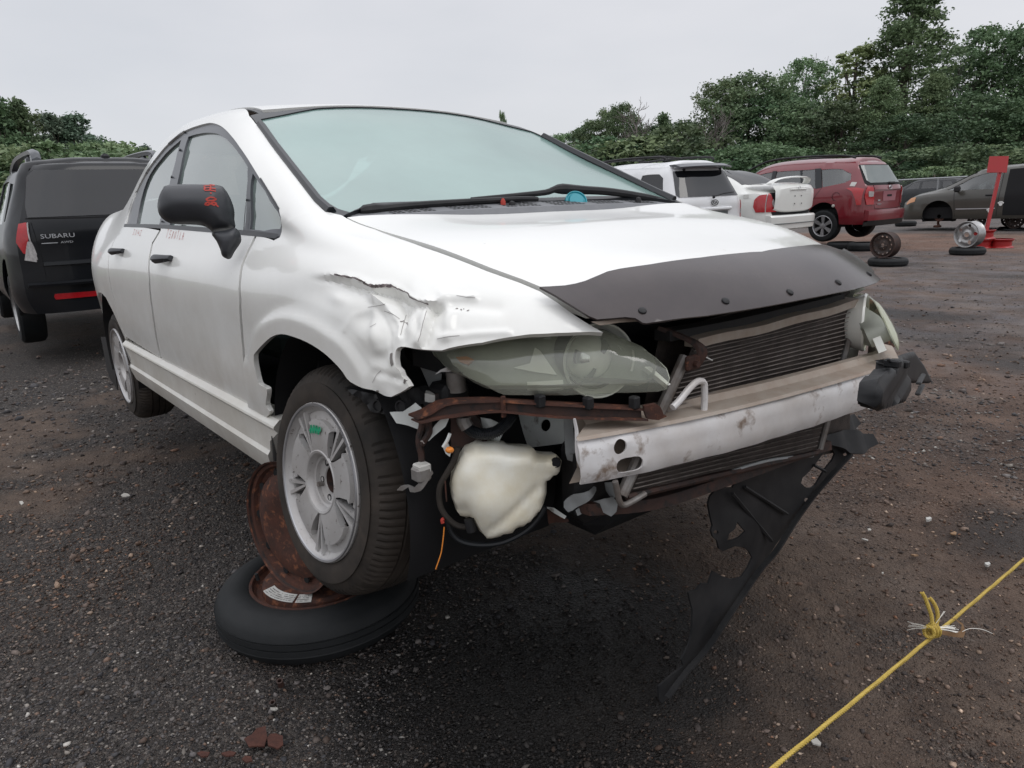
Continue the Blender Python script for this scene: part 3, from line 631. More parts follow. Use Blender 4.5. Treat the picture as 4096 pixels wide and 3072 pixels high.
# --- wing mirror
MO = np.array([-.62, -1.0, 1.02]); mn = np.array([.80, -.38, .10])
MH = spl(px([(230, 300), (480, 288), (760, 292), (930, 305), (1000, 360), (1060, 460), (1100, 560), (1122, 660), (1120, 760), (1128, 870), (1000, 905), (850, 935), (790, 885), (700, 840), (560, 825), (380, 820), (250, 800), (160, 740), (110, 660), (100, 540), (130, 420), (175, 345)], 3.3183, 600, 650), 3, True)
mh = pillow('mirror_housing', [onplane(a, b, MO, mn) for a, b in MH], mn, .07, .075, M['mirror'], car, back=.6, h=.012)
MF = spl(px([(820, 935), (1000, 900), (1130, 870), (1190, 930), (1212, 1010), (1200, 1070), (1120, 1190), (1080, 1265), (1040, 1283), (985, 1262), (950, 1225), (930, 1150), (880, 1040)], 3.3183, 600, 650), 3, True)
FO = np.array([-.52, -.90, .93])
pillow('mirror_foot', [onplane(a, b, FO, mn) for a, b in MF], mn, .035, .03, M['mirror'], car, back=1.2, h=.012)
# red marker on the mirror shell, drawn on its front face
mo_n = mn/np.linalg.norm(mn)
g = G()
def mline(L, wd=.003):
    P = []
    for a, b in resamp(px(L, 3.3183, 600, 650), 3, False):
        q = onplane(a, b, MO, mn); best = None
        P.append(q)
    return np.array(P)
dg_ = bpy.context.evaluated_depsgraph_get()
def stick(obj, L, wd, g, sc_=(3.3183, 600, 650), off=.0015):
    """ribbon laid on an object's surface along the view of the traced stroke"""
    me = obj.data; from mathutils.bvhtree import BVHTree
    if not hasattr(stick, 'c'): stick.c = {}
    if obj.name not in stick.c: stick.c[obj.name] = BVHTree.FromPolygons([v.co[:] for v in me.vertices], [p.vertices[:] for p in me.polygons])
    bv = stick.c[obj.name]; P = []; Nn = []
    for a, b in resamp(px(L, *sc_), 3, False):
        hit = bv.ray_cast(Vector(CP), Vector(ray(a, b)))
        if hit[0] is not None: P.append(np.array(hit[0])); n = np.array(hit[1]); n = n if n @ ray(a, b) < 0 else -n; Nn.append(n)
    if len(P) < 2: return
    P = np.array(P)+np.array(Nn)*off; T = np.gradient(P, axis=0); v = []
    for i in range(len(P)):
        s_ = np.cross(Nn[i], T[i]); s_ /= np.linalg.norm(s_)+1e-9; v += [P[i]-s_*wd/2, P[i]+s_*wd/2]
    g.add(v, [(2*i, 2*i+1, 2*i+3, 2*i+2) for i in range(len(P)-1)])
for L in ([(710, 325), (740, 312), (860, 318)], [(715, 350), (780, 340), (870, 352)], [(700, 300), (850, 300), (845, 312)], [(725, 375), (800, 372), (872, 384)], [(730, 330), (722, 368)], [(800, 318), (800, 372)], [(808, 400), (810, 420)],
          [(745, 490), (800, 462), (850, 470), (870, 495), (820, 510), (760, 505), (745, 490)], [(735, 545), (770, 528), (800, 545), (770, 565), (735, 560), (735, 545)], [(800, 545), (850, 528), (880, 545), (850, 568), (800, 545)], [(875, 560), (905, 590)], [(850, 470), (880, 495)]):
    stick(mh, L, .0045, g)
g.make('marker_writing', M['red'], mh, False)
mh['label'] = 'black wing mirror with red numbers written on it'
# --- left mirror
mg = bpy.data.objects.new('mirror_housing', mh.data.copy()); C.objects.link(mg); mg.parent = car
for v in mg.data.vertices: v.co.y = -v.co.y
mg.data.flip_normals()
# ------------------------------------------------------------------ cabin
g = G()
cab = car
# floor pan / inner shell as dark tub
g.box((-1.4, 0, .34), (2.3, 1.50, .10)); g.box((-.35, 0, .58), (.10, 1.45, .62)); g.make('floor_pan', M['dark'], car, False)
dash = []
for y in np.linspace(-.68, .68, 9):
    k = abs(y)/.68; dash.append([(-.62, y, .70), (-.66, y, .84), (-.60, y, .905-.01*k), (-.40, y, .925-.02*k), (-.18, y, .935-.03*k), (-.14, y, .80), (-.3, y, .60)])
G().sweep(dash).make('dashboard', M['darkpl'], car)
def seat(y, x):
    g = G(); g.bbox((x+.02, y, .52), (.50, .48, .16), .05)
    r = Matrix.Rotation(R_(-14), 3, 'Y'); r = np.array(r)
    g.bbox((x-.28, y, .80), (.14, .48, .58), .05, r); g.bbox((x-.36, y, 1.14), (.09, .26, .17), .035, r)
    return g
seat(-.36, -1.15).make('front_seat', M['seat'], car); seat(.36, -1.15).make('front_seat', M['seat'], car)
g = G(); g.bbox((-2.1, 0, .52), (.5, 1.25, .16), .05); g.bbox((-2.38, 0, .78), (.14, 1.25, .56), .05, np.array(Matrix.Rotation(R_(-20), 3, 'Y'))); g.make('rear_bench', M['seat'], car)
g = G(); cst = np.array([-.72, .36, .86]); axs = np.array([-.85, 0, .5]); a = np.linspace(0, 2*math.pi, 28, endpoint=False); u_ = np.array([0, 1., 0]); w_ = np.cross(axs/np.linalg.norm(axs), u_)
g.tube([cst+.18*(math.cos(t)*u_+math.sin(t)*w_) for t in a], .014, 8, closed=True); g.tube([cst-.17*u_, cst+.17*u_], .018); g.tube([cst, cst+np.array([.25, 0, -.12])], .03); g.make('steering_wheel', M['black'], car)
g = G(); g.bbox((-.83, 0, 1.235), (.03, .22, .06), .012); g.tube([(-.82, 0, 1.25), (-.84, 0, 1.30)], .01); g.make('interior_mirror', M['black'], car)
# cowl, wipers and the turquoise lid lying on it
def cowlsec(y):
    k = abs(y)/.68; xr = -.215-.02*k*k; xf = -.062-.035*k*k; z = .994-.014*k**3
    return [(xr-.05, y, z-.004), (xr, y, z+.002), (xr+.05, y, z+.002), (xf-.01, y, z-.014), (xf+.006, y, z-.035)]
cs = [cowlsec(y) for y in np.linspace(-.66, .66, 41)]
cw = G().sweep(cs, closed=False); cowl = cw.make('cowl_panel', M['cowl'], car)
g = G()
for k in range(-12, 13):
    if k % 4 == 0: continue
    for r_ in range(4):
        for q in (-1, 0, 1):
            y = k*.048+q*.014; c0 = cowlsec(y); a_, b_ = np.array(c0[2]), np.array(c0[3]); p = a_+(b_-a_)*(.12+.22*r_); t = (b_-a_)/np.linalg.norm(b_-a_); nn = np.array([-t[2], 0, t[0]])
            g.add([p-t*.005+[0, -.005, 0]+nn*.001, p+t*.005+[0, -.005, 0]+nn*.001, p+t*.005+[0, .005, 0]+nn*.001, p-t*.005+[0, .005, 0]+nn*.001], [(0, 1, 2, 3)])
tag(g.make('cowl_vent', M['dark'], cowl, False), kind='stuff')
cz = lambda u_, v_, x=-.155: at(u_, v_, 'x', x)
A_ = [cz(1440, 844), cz(1520, 836), cz(1600, 827), cz(1720, 817), cz(1900, 805), cz(2090, 795), cz(2150, 796)]
L = spl(A_, 4); rr = np.interp(np.linspace(0, 1, len(L)), [0, .04, .12, .20, .4, 1], [.008, .015, .017, .012, .011, .007]); g = G(); g.tube(L, rr, 8); w1 = g.make('wiper', M['black'], car)
g = G(); L2 = spl([cz(1610, 842), cz(1800, 832), cz(2080, 810)], 5); g.tube(L2, .005, 5); g.make('wiper_blade', M['seal'], w1)
A_ = [cz(1885, 797, -.19), cz(2050, 783, -.19), cz(2180, 770, -.19), cz(2230, 756, -.185), cz(2330, 760, -.18), cz(2450, 768, -.18), cz(2600, 792, -.18), cz(2680, 815, -.17)]
g = G(); L = spl(A_, 4); rr = np.interp(np.linspace(0, 1, len(L)), [0, .40, .45, .6, 1], [.006, .011, .018, .014, .012]); g.tube(L, rr, 8); w2 = g.make('wiper', M['black'], car)
for (u_, v_) in ((2048, 824), (2553, 806)):
    p = cz(u_, v_, -.12); g = G(); g.lathe([(.0, .016), (.008, .013), (.011, .005), (.011, -.006), (.015, -.014)], p, (0, .1, 1), 14); g.make('washer_nozzle', M['black'], car)
lid = G(); pl = cz(2304, 806, -.15); ax = np.array([.75, -.35, .55])
lid.lathe([(0, .010), (.024, .010), (.028, .004), (.032, .004), (.034, .008), (.037, .008), (.039, -.004), (.037, -.012), (0, -.010)], W(pl), ax, 36)
tag(lid.make('screw_lid', M['teal']), 'round turquoise plastic lid left against the wrecked car\'s windscreen wiper', 'lid')
g = G(); p = W(cz(2012, 806, -.13)); g.tube([p+[0, 0, -.012], p, p+[0, 0, .010]], [.008, .008, .003], 8)
tag(g.make('bottle_cap', M['red']), 'small red cap lying on the cowl beside the black wiper arm', 'cap')
# --- hood deflector (smoked stone guard) with its clips
Sd = Surf([[(a+.012+(.012 if i > 13 else 0), b+(.006 if i > 12 else 0), c+(.016 if i < 15 else .018)) for a, b, c in r] for i, r in enumerate(NET)])
# nose extension so that the guard can overhang the hood lip
class Ext:
    def __init__(s): s._d = (Sd.uk[12], Sd.uk[-1]+.12, Sd.vk[7], 2*Sd.V-Sd.vk[7])
    def dom(s): return s._d
    def __call__(s, uv):
        uv = np.atleast_2d(uv).astype(float); u = uv[:, 0]; k = np.clip(u-Sd.uk[-1], 0, None); b = Sd(np.stack([np.minimum(u, Sd.uk[-1]), uv[:, 1]], 1))
        t = (Sd(np.stack([np.full(len(u), Sd.uk[-1]), uv[:, 1]], 1))-Sd(np.stack([np.full(len(u), Sd.uk[-1]-.02), uv[:, 1]], 1)))/.02
        t[:, 2] -= .35; return b+t*k[:, None]
SE = Ext()
dtop = [(2158, 1152), (2200, 1150), (2260, 1146), (2300, 1139), (2340, 1128), (2390, 1107), (2430, 1090), (2480, 1079), (2600, 1062), (2800, 1035), (3000, 1013), (3200, 994), (3323, 985)]
dbot = [(3156, 1213), (3000, 1238), (2820, 1266), (2660, 1286), (2585, 1297), (2568, 1294), (2555, 1285), (2540, 1276), (2500, 1272), (2440, 1277), (2388, 1281), (2355, 1268), (2290, 1228), (2215, 1182)]
dd_ = SE.dom(); dmn = (dd_[0], dd_[1], Sd.vk[7], Sd.V*1.12)
dt = inv(SE, dtop[:11], dom=dmn); dt[-1, 1] = min(dt[-1, 1], Sd.V-.01)
db = inv(SE, dbot, dom=dmn); db[0, 1] = Sd.V
dtc = np.array([[dt[-1, 0]+.004, Sd.V]])
dhalf = np.vstack([db, dt, dtc])
def mirD(uv): return np.stack([uv[:, 0], 2*Sd.V-uv[:, 1]], 1)
defl_o = np.vstack([dhalf, mirD(dhalf)[::-1][1:-1]])
defl = panel('stone_guard', SE, defl_o, M['defl'], car, h=.025, off=.003, thk=.005)
defl['label'] = 'faded smoked plastic stone guard on the bonnet lip'
for (a, b) in ((2568, 1248), (2899, 1209), (3156, 1173), (3349, 1134), (3472, 1100)):
    q = inv(SE, [(a, b)], dom=dd_); p = SE(q)[0]; n = normals(SE, q)[0]
    G().lathe([(0, .006), (.005, .0055), (.008, .004), (.009, .001), (.009, -.004)], p+n*.002, n, 14).make('clip', M['black'], defl)
# underside of the hood lip (cream coloured edge showing beside the cut-out)
# ------------------------------------------------------------------ wheels
def tyre(name, c, ax, R_out, Rr, wd, m, parent, tread=True, crown=.012, flat=None):
    """c = centre of the outer face plane, ax = outward axis"""
    h = wd; prof = [(Rr, 0.0), (Rr+.008, .006), (Rr+.03, .010), (Rr+.055, .008), (R_out-.045, .004), (R_out-.022, -.006), (R_out-.008, -.022), (R_out-.001, -.045)]
    for t in (.32, .335, .345, .36, .49, .505, .515, .53, .65, .665, .675, .69):
        gr = .008 if (.334 < t < .346 or .504 < t < .516 or .664 < t < .676) else 0
        prof.append((R_out+.001-gr, -h*t))
    prof += [(R_out-.001, -h+.045), (R_out-.008, -h+.022), (R_out-.022, -h+.006), (R_out-.05, -h-.004), (Rr+.03, -h), (Rr, -h+.008)]
    fn = None
    if tread:
        def fn(a, r, hh):
            if r > R_out-.03 and (hh > -.055 or hh < -h+.055):
                k = (a*46/math.pi) % 1.0; return (-.0045 if k < .22 else 0), 0
            return 0, 0
    g = G().lathe(prof, c, ax, 276 if tread else 72, fn); o = g.make(name, m, parent, sharp=28); return o
def frame_of(ax, up=(0, 0, 1)):
    ax = np.array(ax, float); ax /= np.linalg.norm(ax); A = np.cross(up, ax); A /= np.linalg.norm(A); B = np.cross(ax, A); return ax, A, B
def alloy(c, ax, parent, Rr=.205, rot=0.0, mark=False):
    """silver wheel: 6 broad flat petals joined to a raised ring, dished hub with five bolt holes"""
    ax, A, B = frame_of(ax); P = lambda r, a, h: np.array(c)+r*(math.cos(a)*A+math.sin(a)*B)+h*ax
    rim = G().lathe([(Rr+.002, -.012), (Rr+.004, .004), (Rr, .009), (Rr-.005, .007), (Rr-.010, -.004), (Rr-.018, -.010), (Rr-.022, -.020), (Rr-.020, -.09), (Rr-.03, -.16)], c, ax, 72).make('rim', M['rim'], parent, sharp=30)
    G().lathe([(Rr+.003, .003), (Rr+.001, .0105), (Rr-.004, .0095), (Rr-.006, .006)], c, ax, 72).make('rim_lip', M['lip'], rim)
    n = 5
    for k in range(n):
        a0 = rot+2*math.pi*k/n; outl = []
        for t in np.linspace(-1, 1, 13): outl.append((Rr-.040-.006*(abs(t)**3), a0+t*.40))
        outl2 = [(.080, a0+t*.58) for t in np.linspace(1, -1, 9)]
        side1 = [(.150, a0+.35), (.115, a0+.40)]; side2 = [(.115, a0-.40), (.150, a0-.35)]
        L = outl+side1+outl2+side2; g = G()
        pts = np.array([[r*math.cos(a), r*math.sin(a)] for r, a in L]); V, F, Bd = triang(pts, (), .02)
        r = np.hypot(V[:, 0], V[:, 1]); h = .006*np.sin(np.clip((r-.07)/.1, 0, 1)*math.pi*.8)-.002
        top_ = [np.array(c)+v[0]*A+v[1]*B+hh*ax for v, hh in zip(V, h)]; bot_ = [p-.016*ax for p in top_]; kk = len(V)
        g.add(top_+bot_, F.tolist()+[(a, a+kk, b+kk, b) for a, b in Bd]); g.make('petal', M['rim'], rim, sharp=30)
        # outer web joining the petal to the rim
        L = [(Rr-.012, a0+t*.52) for t in np.linspace(-1, 1, 11)]+[(Rr-.047, a0+t*.47) for t in np.linspace(1, -1, 11)]
        pts = np.array([[r*math.cos(a), r*math.sin(a)] for r, a in L]); V, F, Bd = triang(pts, (), .02); kk = len(V)
        r = np.hypot(V[:, 0], V[:, 1]); h = -.010-.004*np.clip((r-.15)/.04, 0, 1); top_ = [np.array(c)+v[0]*A+v[1]*B+hh*ax for v, hh in zip(V, h)]
        g = G(); g.add(top_+[p-.02*ax for p in top_], F.tolist()+[(a, a+kk, b+kk, b) for a, b in Bd]); g.make('rim_web', M['rim'], rim, sharp=30)
        # raised V rib between two petals
        am = a0+math.pi/n; g = G()
        for s_ in (-1, 1):
            q = [P(.088, am-.02*s_, -.003), P(.088, am+.05*s_, -.003), P(Rr-.012, am+.115*s_, .000), P(Rr-.012, am+.06*s_, -.001)]
            low_ = [p-.022*ax for p in q]; f = [(0, 1, 2, 3), (0, 4, 5, 1), (1, 5, 6, 2), (2, 6, 7, 3), (3, 7, 4, 0)]
            g.add(q+low_, f)
        g.make('rim_rib', M['rim'], rim, sharp=20)
    # hub
    G().lathe([(.088, -.002), (.082, .002), (.076, .000), (.070, -.010), (.068, -.018), (.062, -.020), (.060, -.030), (.055, -.032), (.036, -.033), (.034, -.038)], c, ax, 48).make('hub', M['rim'], rim, sharp=20)
    G().lathe([(.034, -.036), (.030, -.05), (.030, -.11), (0, -.11)], c, ax, 24).make('hub_bore', M['rustd'], rim)
    for k in range(5):
        a = rot+.5+2*math.pi*k/5; G().lathe([(.0085, -.030), (.0085, -.0325), (0, -.0325)], P(.048, a, .0), ax, 14).make('bolt_hole', M['dark'], rim, False)
    for a in (rot+2.0,): G().tube([P(.048, a, -.035), P(.048, a, -.016)], .007, 8).make('stud', M['tank'], rim)
    # brake and hub carrier behind the spokes
    G().lathe([(.0, -.07), (.13, -.07), (.135, -.075), (.135, -.095), (.17, -.10), (.175, -.16), (0, -.16)], c, ax, 40).make('brake_disc', M['dark'], parent, sharp=30)
    if mark:
        g = G(); a0 = mark
        for i, (dr, da) in enumerate(((0, 0), (.006, .03), (-.004, .055), (.007, .085), (-.005, .11), (.004, .14), (-.003, .17), (.010, .19))):
            pass
        L = [P(.140+.012*math.sin(i*2.1), a0-.22+.036*i, .0085) for i in range(13)]
        for i in range(12):
            s_ = np.cross(ax, L[i+1]-L[i]); s_ /= np.linalg.norm(s_); g.add([L[i]-s_*.004, L[i]+s_*.004, L[i+1]+s_*.004, L[i+1]-s_*.004], [(0, 1, 2, 3)])
        g.v = [tuple(v) for v in g.v]; g.make('green_mark', M['green'], rim, False)
    return rim
def wax(st_, cb, sy=-1): a = np.array([math.sin(st_)*math.cos(cb), -math.cos(st_)*math.cos(cb), math.sin(cb)]); return a if sy < 0 else a*[1, -1, 1]
a1 = wax(R_(2.7), R_(7.2)); c1 = np.array([-.038, -.866, .304])
wh = bpy.data.objects.new('front_wheel', None); C.objects.link(wh); wh.parent = car
tyre('tyre', c1-a1*.004, a1, .305, .206, .195, M['tyre'], wh); alloy(c1, a1, wh, .205, R_(90), mark=R_(96))
wh2 = bpy.data.objects.new('front_wheel', None); C.objects.link(wh2); wh2.parent = car
a2 = wax(R_(2.7), R_(5), 1); c2 = np.array([-.03, .855, .235]); tyre('tyre', c2, a2, .305, .206, .195, M['tyre'], wh2)
G().lathe([(.206, 0), (.18, -.02), (.1, -.03), (0, -.03)], c2, a2, 40).make('rim', M['rim'], wh2)
for sy in (-1, 1):
    w_ = bpy.data.objects.new('rear_wheel', None); C.objects.link(w_); w_.parent = car
    a3 = wax(0, R_(-1.5), sy); c3 = np.array([-2.70, .845*sy, .238]); tyre('tyre', c3-a3*.004, a3, .305, .206, .195, M['tyre'], w_); alloy(c3, a3, w_, .205, .3)
# wheel-well liners and rear splash guard
def well(cx, cz_, r, sy, y0=.845, y1=.42):
    L = [(cx+r*math.cos(R_(a)), cz_+r*math.sin(R_(a))) for a in np.linspace(-25, 205, 32)]
    v = [(x, sy*y0, z) for x, z in L]+[(x, sy*y1, z) for x, z in L]; n = len(L)
    f = [(i, i+1, n+i+1, n+i) for i in range(n-1)]+[tuple(range(n, 2*n))]; return v, f
for sy in (-1, 1):
    for cx in (0.0, -2.70):
        v, f = well(cx, .33, .385, sy); mesh('wheel_well', v, f, M['darkpl'] if cx else M['dark'], car)
G().bbox((-.395, -.79, .215), (.03, .14, .33), .01, np.array(Matrix.Rotation(R_(6), 3, 'Y'))).make('mud_flap', M['darkpl'], car)
fl = [at(a, b, 'y', -.79) for a, b in px([(1805, 1070), (1880, 1045), (1960, 1015), (2010, 1000), (2030, 1200), (2040, 1400), (2060, 1580), (2100, 1740), (2000, 1640), (1930, 1600), (1880, 1500), (1850, 1300), (1815, 1200)], 2.765, 380, 1300)]
plate('splash_guard', fl, (0.2, -1, 0), .006, M['black'], car, h=.02, bend=lambda V, Q: .008*np.sin(Q[:, 2]*30))
rg_ = [at(a, b, 'y', -.80) for a, b in ((403, 1348), (423, 1348), (458, 1470), (470, 1560), (440, 1515), (428, 1480))]
plate('splash_guard', rg_, (0, -1, 0), .006, M['darkpl'], car, h=.03)
# black inner-wing liner edge under the broken wing tip
LN = [at(a, b, 'y', -.80) for a, b in px([(1070, 1330), (1250, 1400), (1390, 1450), (1560, 1360), (1600, 1400), (1640, 1440), (1620, 1520), (1560, 1570), (1480, 1600), (1400, 1610), (1290, 1590), (1250, 1540), (1180, 1450)], 2.4578, 1000, 1000)]
plate('wing_liner', LN, (.3, -1, .1), .03, M['black'], car, h=.012, bend=lambda V, Q: .006*np.sin(Q[:, 0]*160)*np.sin(Q[:, 2]*120))
for a, b in px([(1270, 1530), (1500, 1540)], 2.4578, 1000, 1000):
    p = at(a, b, 'y', -.815); G().lathe([(0, .004), (.010, .004), (.012, .008), (.015, .008), (.016, 0)], p, (.3, -1, .1), 16).make('liner_clip', M['black'], car)
# ------------------------------------------------------------------ front structure
def hx(y, z): a = np.abs(y); k = np.clip(a-.4, -.2, None); return .745-.50*k-.65*k*k*np.sign(k)-.55*(z-.6)
HLS = FSurf(lambda y, z: np.stack([hx(y, z), y, z], 1), (-.86, -.30, .46, .80))
hl_out = px([(430, 218), (560, 163), (700, 142), (900, 104), (1200, 72), (1500, 62), (1600, 58), (1700, 88), (1850, 150), (1980, 240), (2060, 320), (2082, 390), (2062, 472), (2000, 490), (1700, 500), (1300, 517), (1050, 517), (860, 515), (820, 500), (760, 470), (700, 432), (600, 392), (550, 360), (520, 322), (480, 290), (460, 250)], 1.8433, 1550, 1300)
hl_uv = inv(HLS, hl_out)
for sy in (False, True):
    hl = bpy.data.objects.new('headlight', None); C.objects.link(hl); hl.parent = car
    def bul(P, n, uv):
        d = segdist(uv, hl_uv); return P+n*(.016*np.sqrt(np.clip(d/.05, 0, 1)))[:, None]
    panel('lens', HLS, hl_uv, M['lensfar'] if sy else M['lens'], hl, h=.012, thk=.004, disp=bul, my=sy, sharp=50)
    HB = FSurf(lambda y, z: np.stack([hx(y, z)-.065, y+.008, z], 1), HLS._d)
    ctr = inv(HB, [(2392, 1440)])[0]
    def bowl(P, n, uv):
        r = np.hypot(uv[:, 0]-ctr[0], uv[:, 1]-ctr[1]); return P-np.array([1., 0, 0])*(.07*(1-sm(r, .045, .078)))[:, None]
    panel('bezel', HB, hl_uv, M['hlback'], hl, h=.010, thk=-.05, disp=bowl, my=sy, sharp=60)
    cb_ = HB([ctr])[0]; ax = np.array([.93, -.36, 0.02]); ax /= np.linalg.norm(ax); cc = cb_+[-.002, 0, 0]; fl_ = (lambda g: setattr(g, 'v', [(a, -b, c) for a, b, c in g.v]) if sy else None); hl.location = (.10, -.02, -.03) if sy else (0, 0, 0)
    g = G(); g.lathe([(.077, .012), (.080, .016), (.082, .010), (.078, .000), (.072, -.02), (.055, -.05), (.03, -.065), (.012, -.07)], cc, ax, 40); fl_(g); g.make('reflector', M['reflect'], hl)
    g = G(); g.lathe([(.052*math.sin(t), -.050+.052*math.cos(t)) for t in np.linspace(0, 1.75, 12)], cc, ax, 28); fl_(g); g.make('bulb_shield', M['reflect'], hl)
    g = G(); g.lathe([(.062, -.02), (.066, -.012), (.070, -.02)], cc, ax, 40); fl_(g); g.make('trim_ring', M['chrome'], hl)
    def tri(name, L, mt, off):
        uv = inv(HB, px(L, 1.8433, 1550, 1300)); 
        panel(name, HB, uv, mt, hl, h=.02, off=off, thk=.02, my=sy)
    g = G()
    for (a_, b_, c_) in ((.60, 1.15, .036), (2.6, 3.3, .036), (4.2, 4.6, .030)):
        _, A_1, B_1 = frame_of(ax); P_ = [[cc+ax*(-.050+.054*math.cos(q_))+.054*math.sin(q_)*(math.cos(t_)*A_1+math.sin(t_)*B_1) for q_ in (.35, .6, .85, 1.05)] for t_ in np.linspace(a_, b_, 6)]
        v_ = [p for r_ in P_ for p in r_]; g.add(v_, [(4*i+j, 4*i+4+j, 4*i+5+j, 4*i+1+j) for i in range(5) for j in range(3)])
    fl_(g); tag(g.make('added_glint', M['chrome'], hl), kind='stuff')  # bright metal patches added on the dome to stand for sky glints
    tri('turn_reflector', [(1085, 175), (1125, 200), (1245, 375), (1090, 355), (930, 322), (1050, 290)], M['reflect'], .012)
    tri("side_reflector", [(510, 245), (590, 240), (640, 262), (600, 300), (540, 280)], M['amberd'] if 'amberd' in M else M['amber'], .014)
    tri('side_reflector', [(1860, 335), (1900, 330), (2050, 460), (2030, 470)], M['reflect'], .03)
    tri('side_reflector', [(1030, 425), (1290, 410), (1300, 470), (1200, 480), (1030, 475)], M['reflect'], .008)
    # housing behind
    def hsec(y): x = hx(y, .63)-.05; return x
    g = G(); L = []
    for y in np.linspace(-.76, -.42, 9):
        x = hx(y, .62)-.165; t = (y+.76)/.34; zt = .705+.0*t; zb = .655-.07*min(1, t*2.2); L.append([(x, y, zb-.01), (x, y, zt), (x-.07, y+.02, zt-.01), (x-.07, y+.02, zb)])
    g.sweep(L); fl_(g); g.make('housing', M['black'], hl)
# small round adjuster with ribbed cap and its dark socket beside the lamp
pA = onplane(*px([(505, 415)], 1.8433, 1550, 1300)[0], np.array([.40, -.74, .62]), (1, -.6, 0))
G().tube([pA-[0, 0, .022], pA+[0, 0, .022]], .021, 14).make('ribbed_cap', M['tank'], car)
G().bbox(pA-[.03, 0, .03], (.07, .07, .05), .01).make('lamp_socket', M['black'], car)
bl = [onplane(a, b, np.array([.40, -.74, .62]), (1, -.6, 0)) for a, b in px([(350, 365), (390, 330), (460, 300), (500, 320), (470, 345), (400, 345)], 1.8433, 1550, 1300)]
plate('bent_bracket', bl, (1, -.6, .3), .004, M['alu'], car)
# grey inner wing panel seen through the gap
iw = [onplane(a, b, np.array([.34, -.70, .62]), (.8, -.6, 0)) for a, b in px([(170, 190), (330, 215), (400, 290), (405, 330), (395, 420), (430, 470), (440, 500), (320, 500), (290, 430), (250, 340)], 1.8433, 1550, 1300)]
plate('inner_wing', iw, (.8, -.6, 0), .004, M['steelg'], car, bend=lambda V, Q: .012*np.sin(V[:, 0]*30))
# dark engine-bay mass behind everything
g = G(); g.box((.16, 0, .56), (.70, .84, .34)); g.box((.10, 0, .72), (.60, 1.2, .20)); g.make('engine_bay', M['dark'], car, False)
g = G(); g.bbox((.0, 0, .26), (1.00, .80, .20), .04); g.make('engine_sump', M['dark'], car, False)
# --- bumper beam
bt = [(2317, 1768), (2420, 1750), (2500, 1738), (2645, 1700), (2789, 1676), (2934, 1652), (3006, 1631), (3129, 1598), (3260, 1555), (3419, 1515), (3513, 1490), (3563, 1468)]
T = np.array([at(a, b, 'z', .520) for a, b in bt]); k = np.argsort(T[:, 1]); T = T[k]
T = np.array([[np.interp(y, T[:, 1], T[:, 0]), y, .520] for y in np.linspace(T[0, 1], T[-1, 1], 25)])
xf = np.polyfit(T[:, 1], T[:, 0], 3); yy0, yy1 = T[0, 1], .655
fx = lambda y: np.polyval(xf, np.minimum(y, .45))-np.clip(y-.45, 0, None)*.55
BF = FSurf(lambda y, z: np.stack([fx(y)+.0*(z-.5), y, z], 1), (-.75, .70, .36, .60))
ZB = .424
fo = np.array([(y, z) for y, z in [(yy0+.008, ZB), (-.2, ZB), (.2, ZB), (yy1, ZB), (yy1+.004, .47), (yy1, .520), (.2, .520), (-.2, .520), (yy0, .520)]])
def hole(cx, cy, rx, ry, n=18): return np.array([(cx+rx*np.sign(math.cos(t))*abs(math.cos(t))**(.55 if rx > ry*1.2 else 1), cy+ry*math.sin(t)) for t in np.linspace(0, 2*math.pi, n, endpoint=False)])
h1 = inv(BF, [(2481, 1788), (2519, 1858)])
beam = bpy.data.objects.new('bumper_beam', None); C.objects.link(beam); beam.parent = car
panel('beam_face', BF, fo, M['alu'], beam, holes=[hole(h1[0][0], h1[0][1], .014, .0165), hole(h1[1][0], h1[1][1], .030, .0165)], h=.02, thk=.005, flip=1,
      disp=lambda P, n, uv: P+n*(.0016*np.sin(P[:, 1]*23)+.0012*np.sin(P[:, 1]*61+P[:, 2]*40)-.010*sm(np.abs(P[:, 2]-.472), .030, .050)-.004*np.exp(-((P[:, 1]-.12)/.05)**2-((P[:, 2]-.51)/.02)**2))[:, None])
bb = [(2297, 1670), (2653, 1640), (2818, 1609), (3043, 1558), (3223, 1504), (3368, 1471), (3448, 1437), (3513, 1399), (3542, 1383)]
Bk = np.array([at(a, b, 'z', .545) for a, b in bb]); Bk = Bk[np.argsort(Bk[:, 1])]
ys = np.linspace(yy0, yy1, 40)
g = G(); v = []
for y in ys:
    t = (y-yy0)/(yy1-yy0); yb = y+.065*(1-t)+.0*t; xb = np.interp(yb, Bk[:, 1], Bk[:, 0]); xf_ = float(fx(y)); xb = min(xb, xf_-.075)
    v += [(xf_-.001, y, .5205), (xf_-.006, y, .527), (xb+.03, yb, .532), (xb+.02, yb, .546), (xb, yb, .546), (xb-.002, yb, .50), (xb, yb, .43), (xf_-.004, y, ZB), (xf_-.03, y, .4235)]
n = 9; f = []
for i in range(len(ys)-1):
    for j in (0, 1, 2, 3): f.append((i*n+j, (i+1)*n+j, (i+1)*n+j+1, i*n+j+1))
mesh('beam_top', v, f, M['aludirty'], beam, True, 30)
f = []
for i in range(len(ys)-1):
    for j in (4, 5): f.append((i*n+j, (i+1)*n+j, (i+1)*n+j+1, i*n+j+1))
    f.append((i*n+6, (i+1)*n+6, (i+1)*n+8, i*n+8))
mesh('beam_back', v, f, M['aludirty'], beam, True, 30)
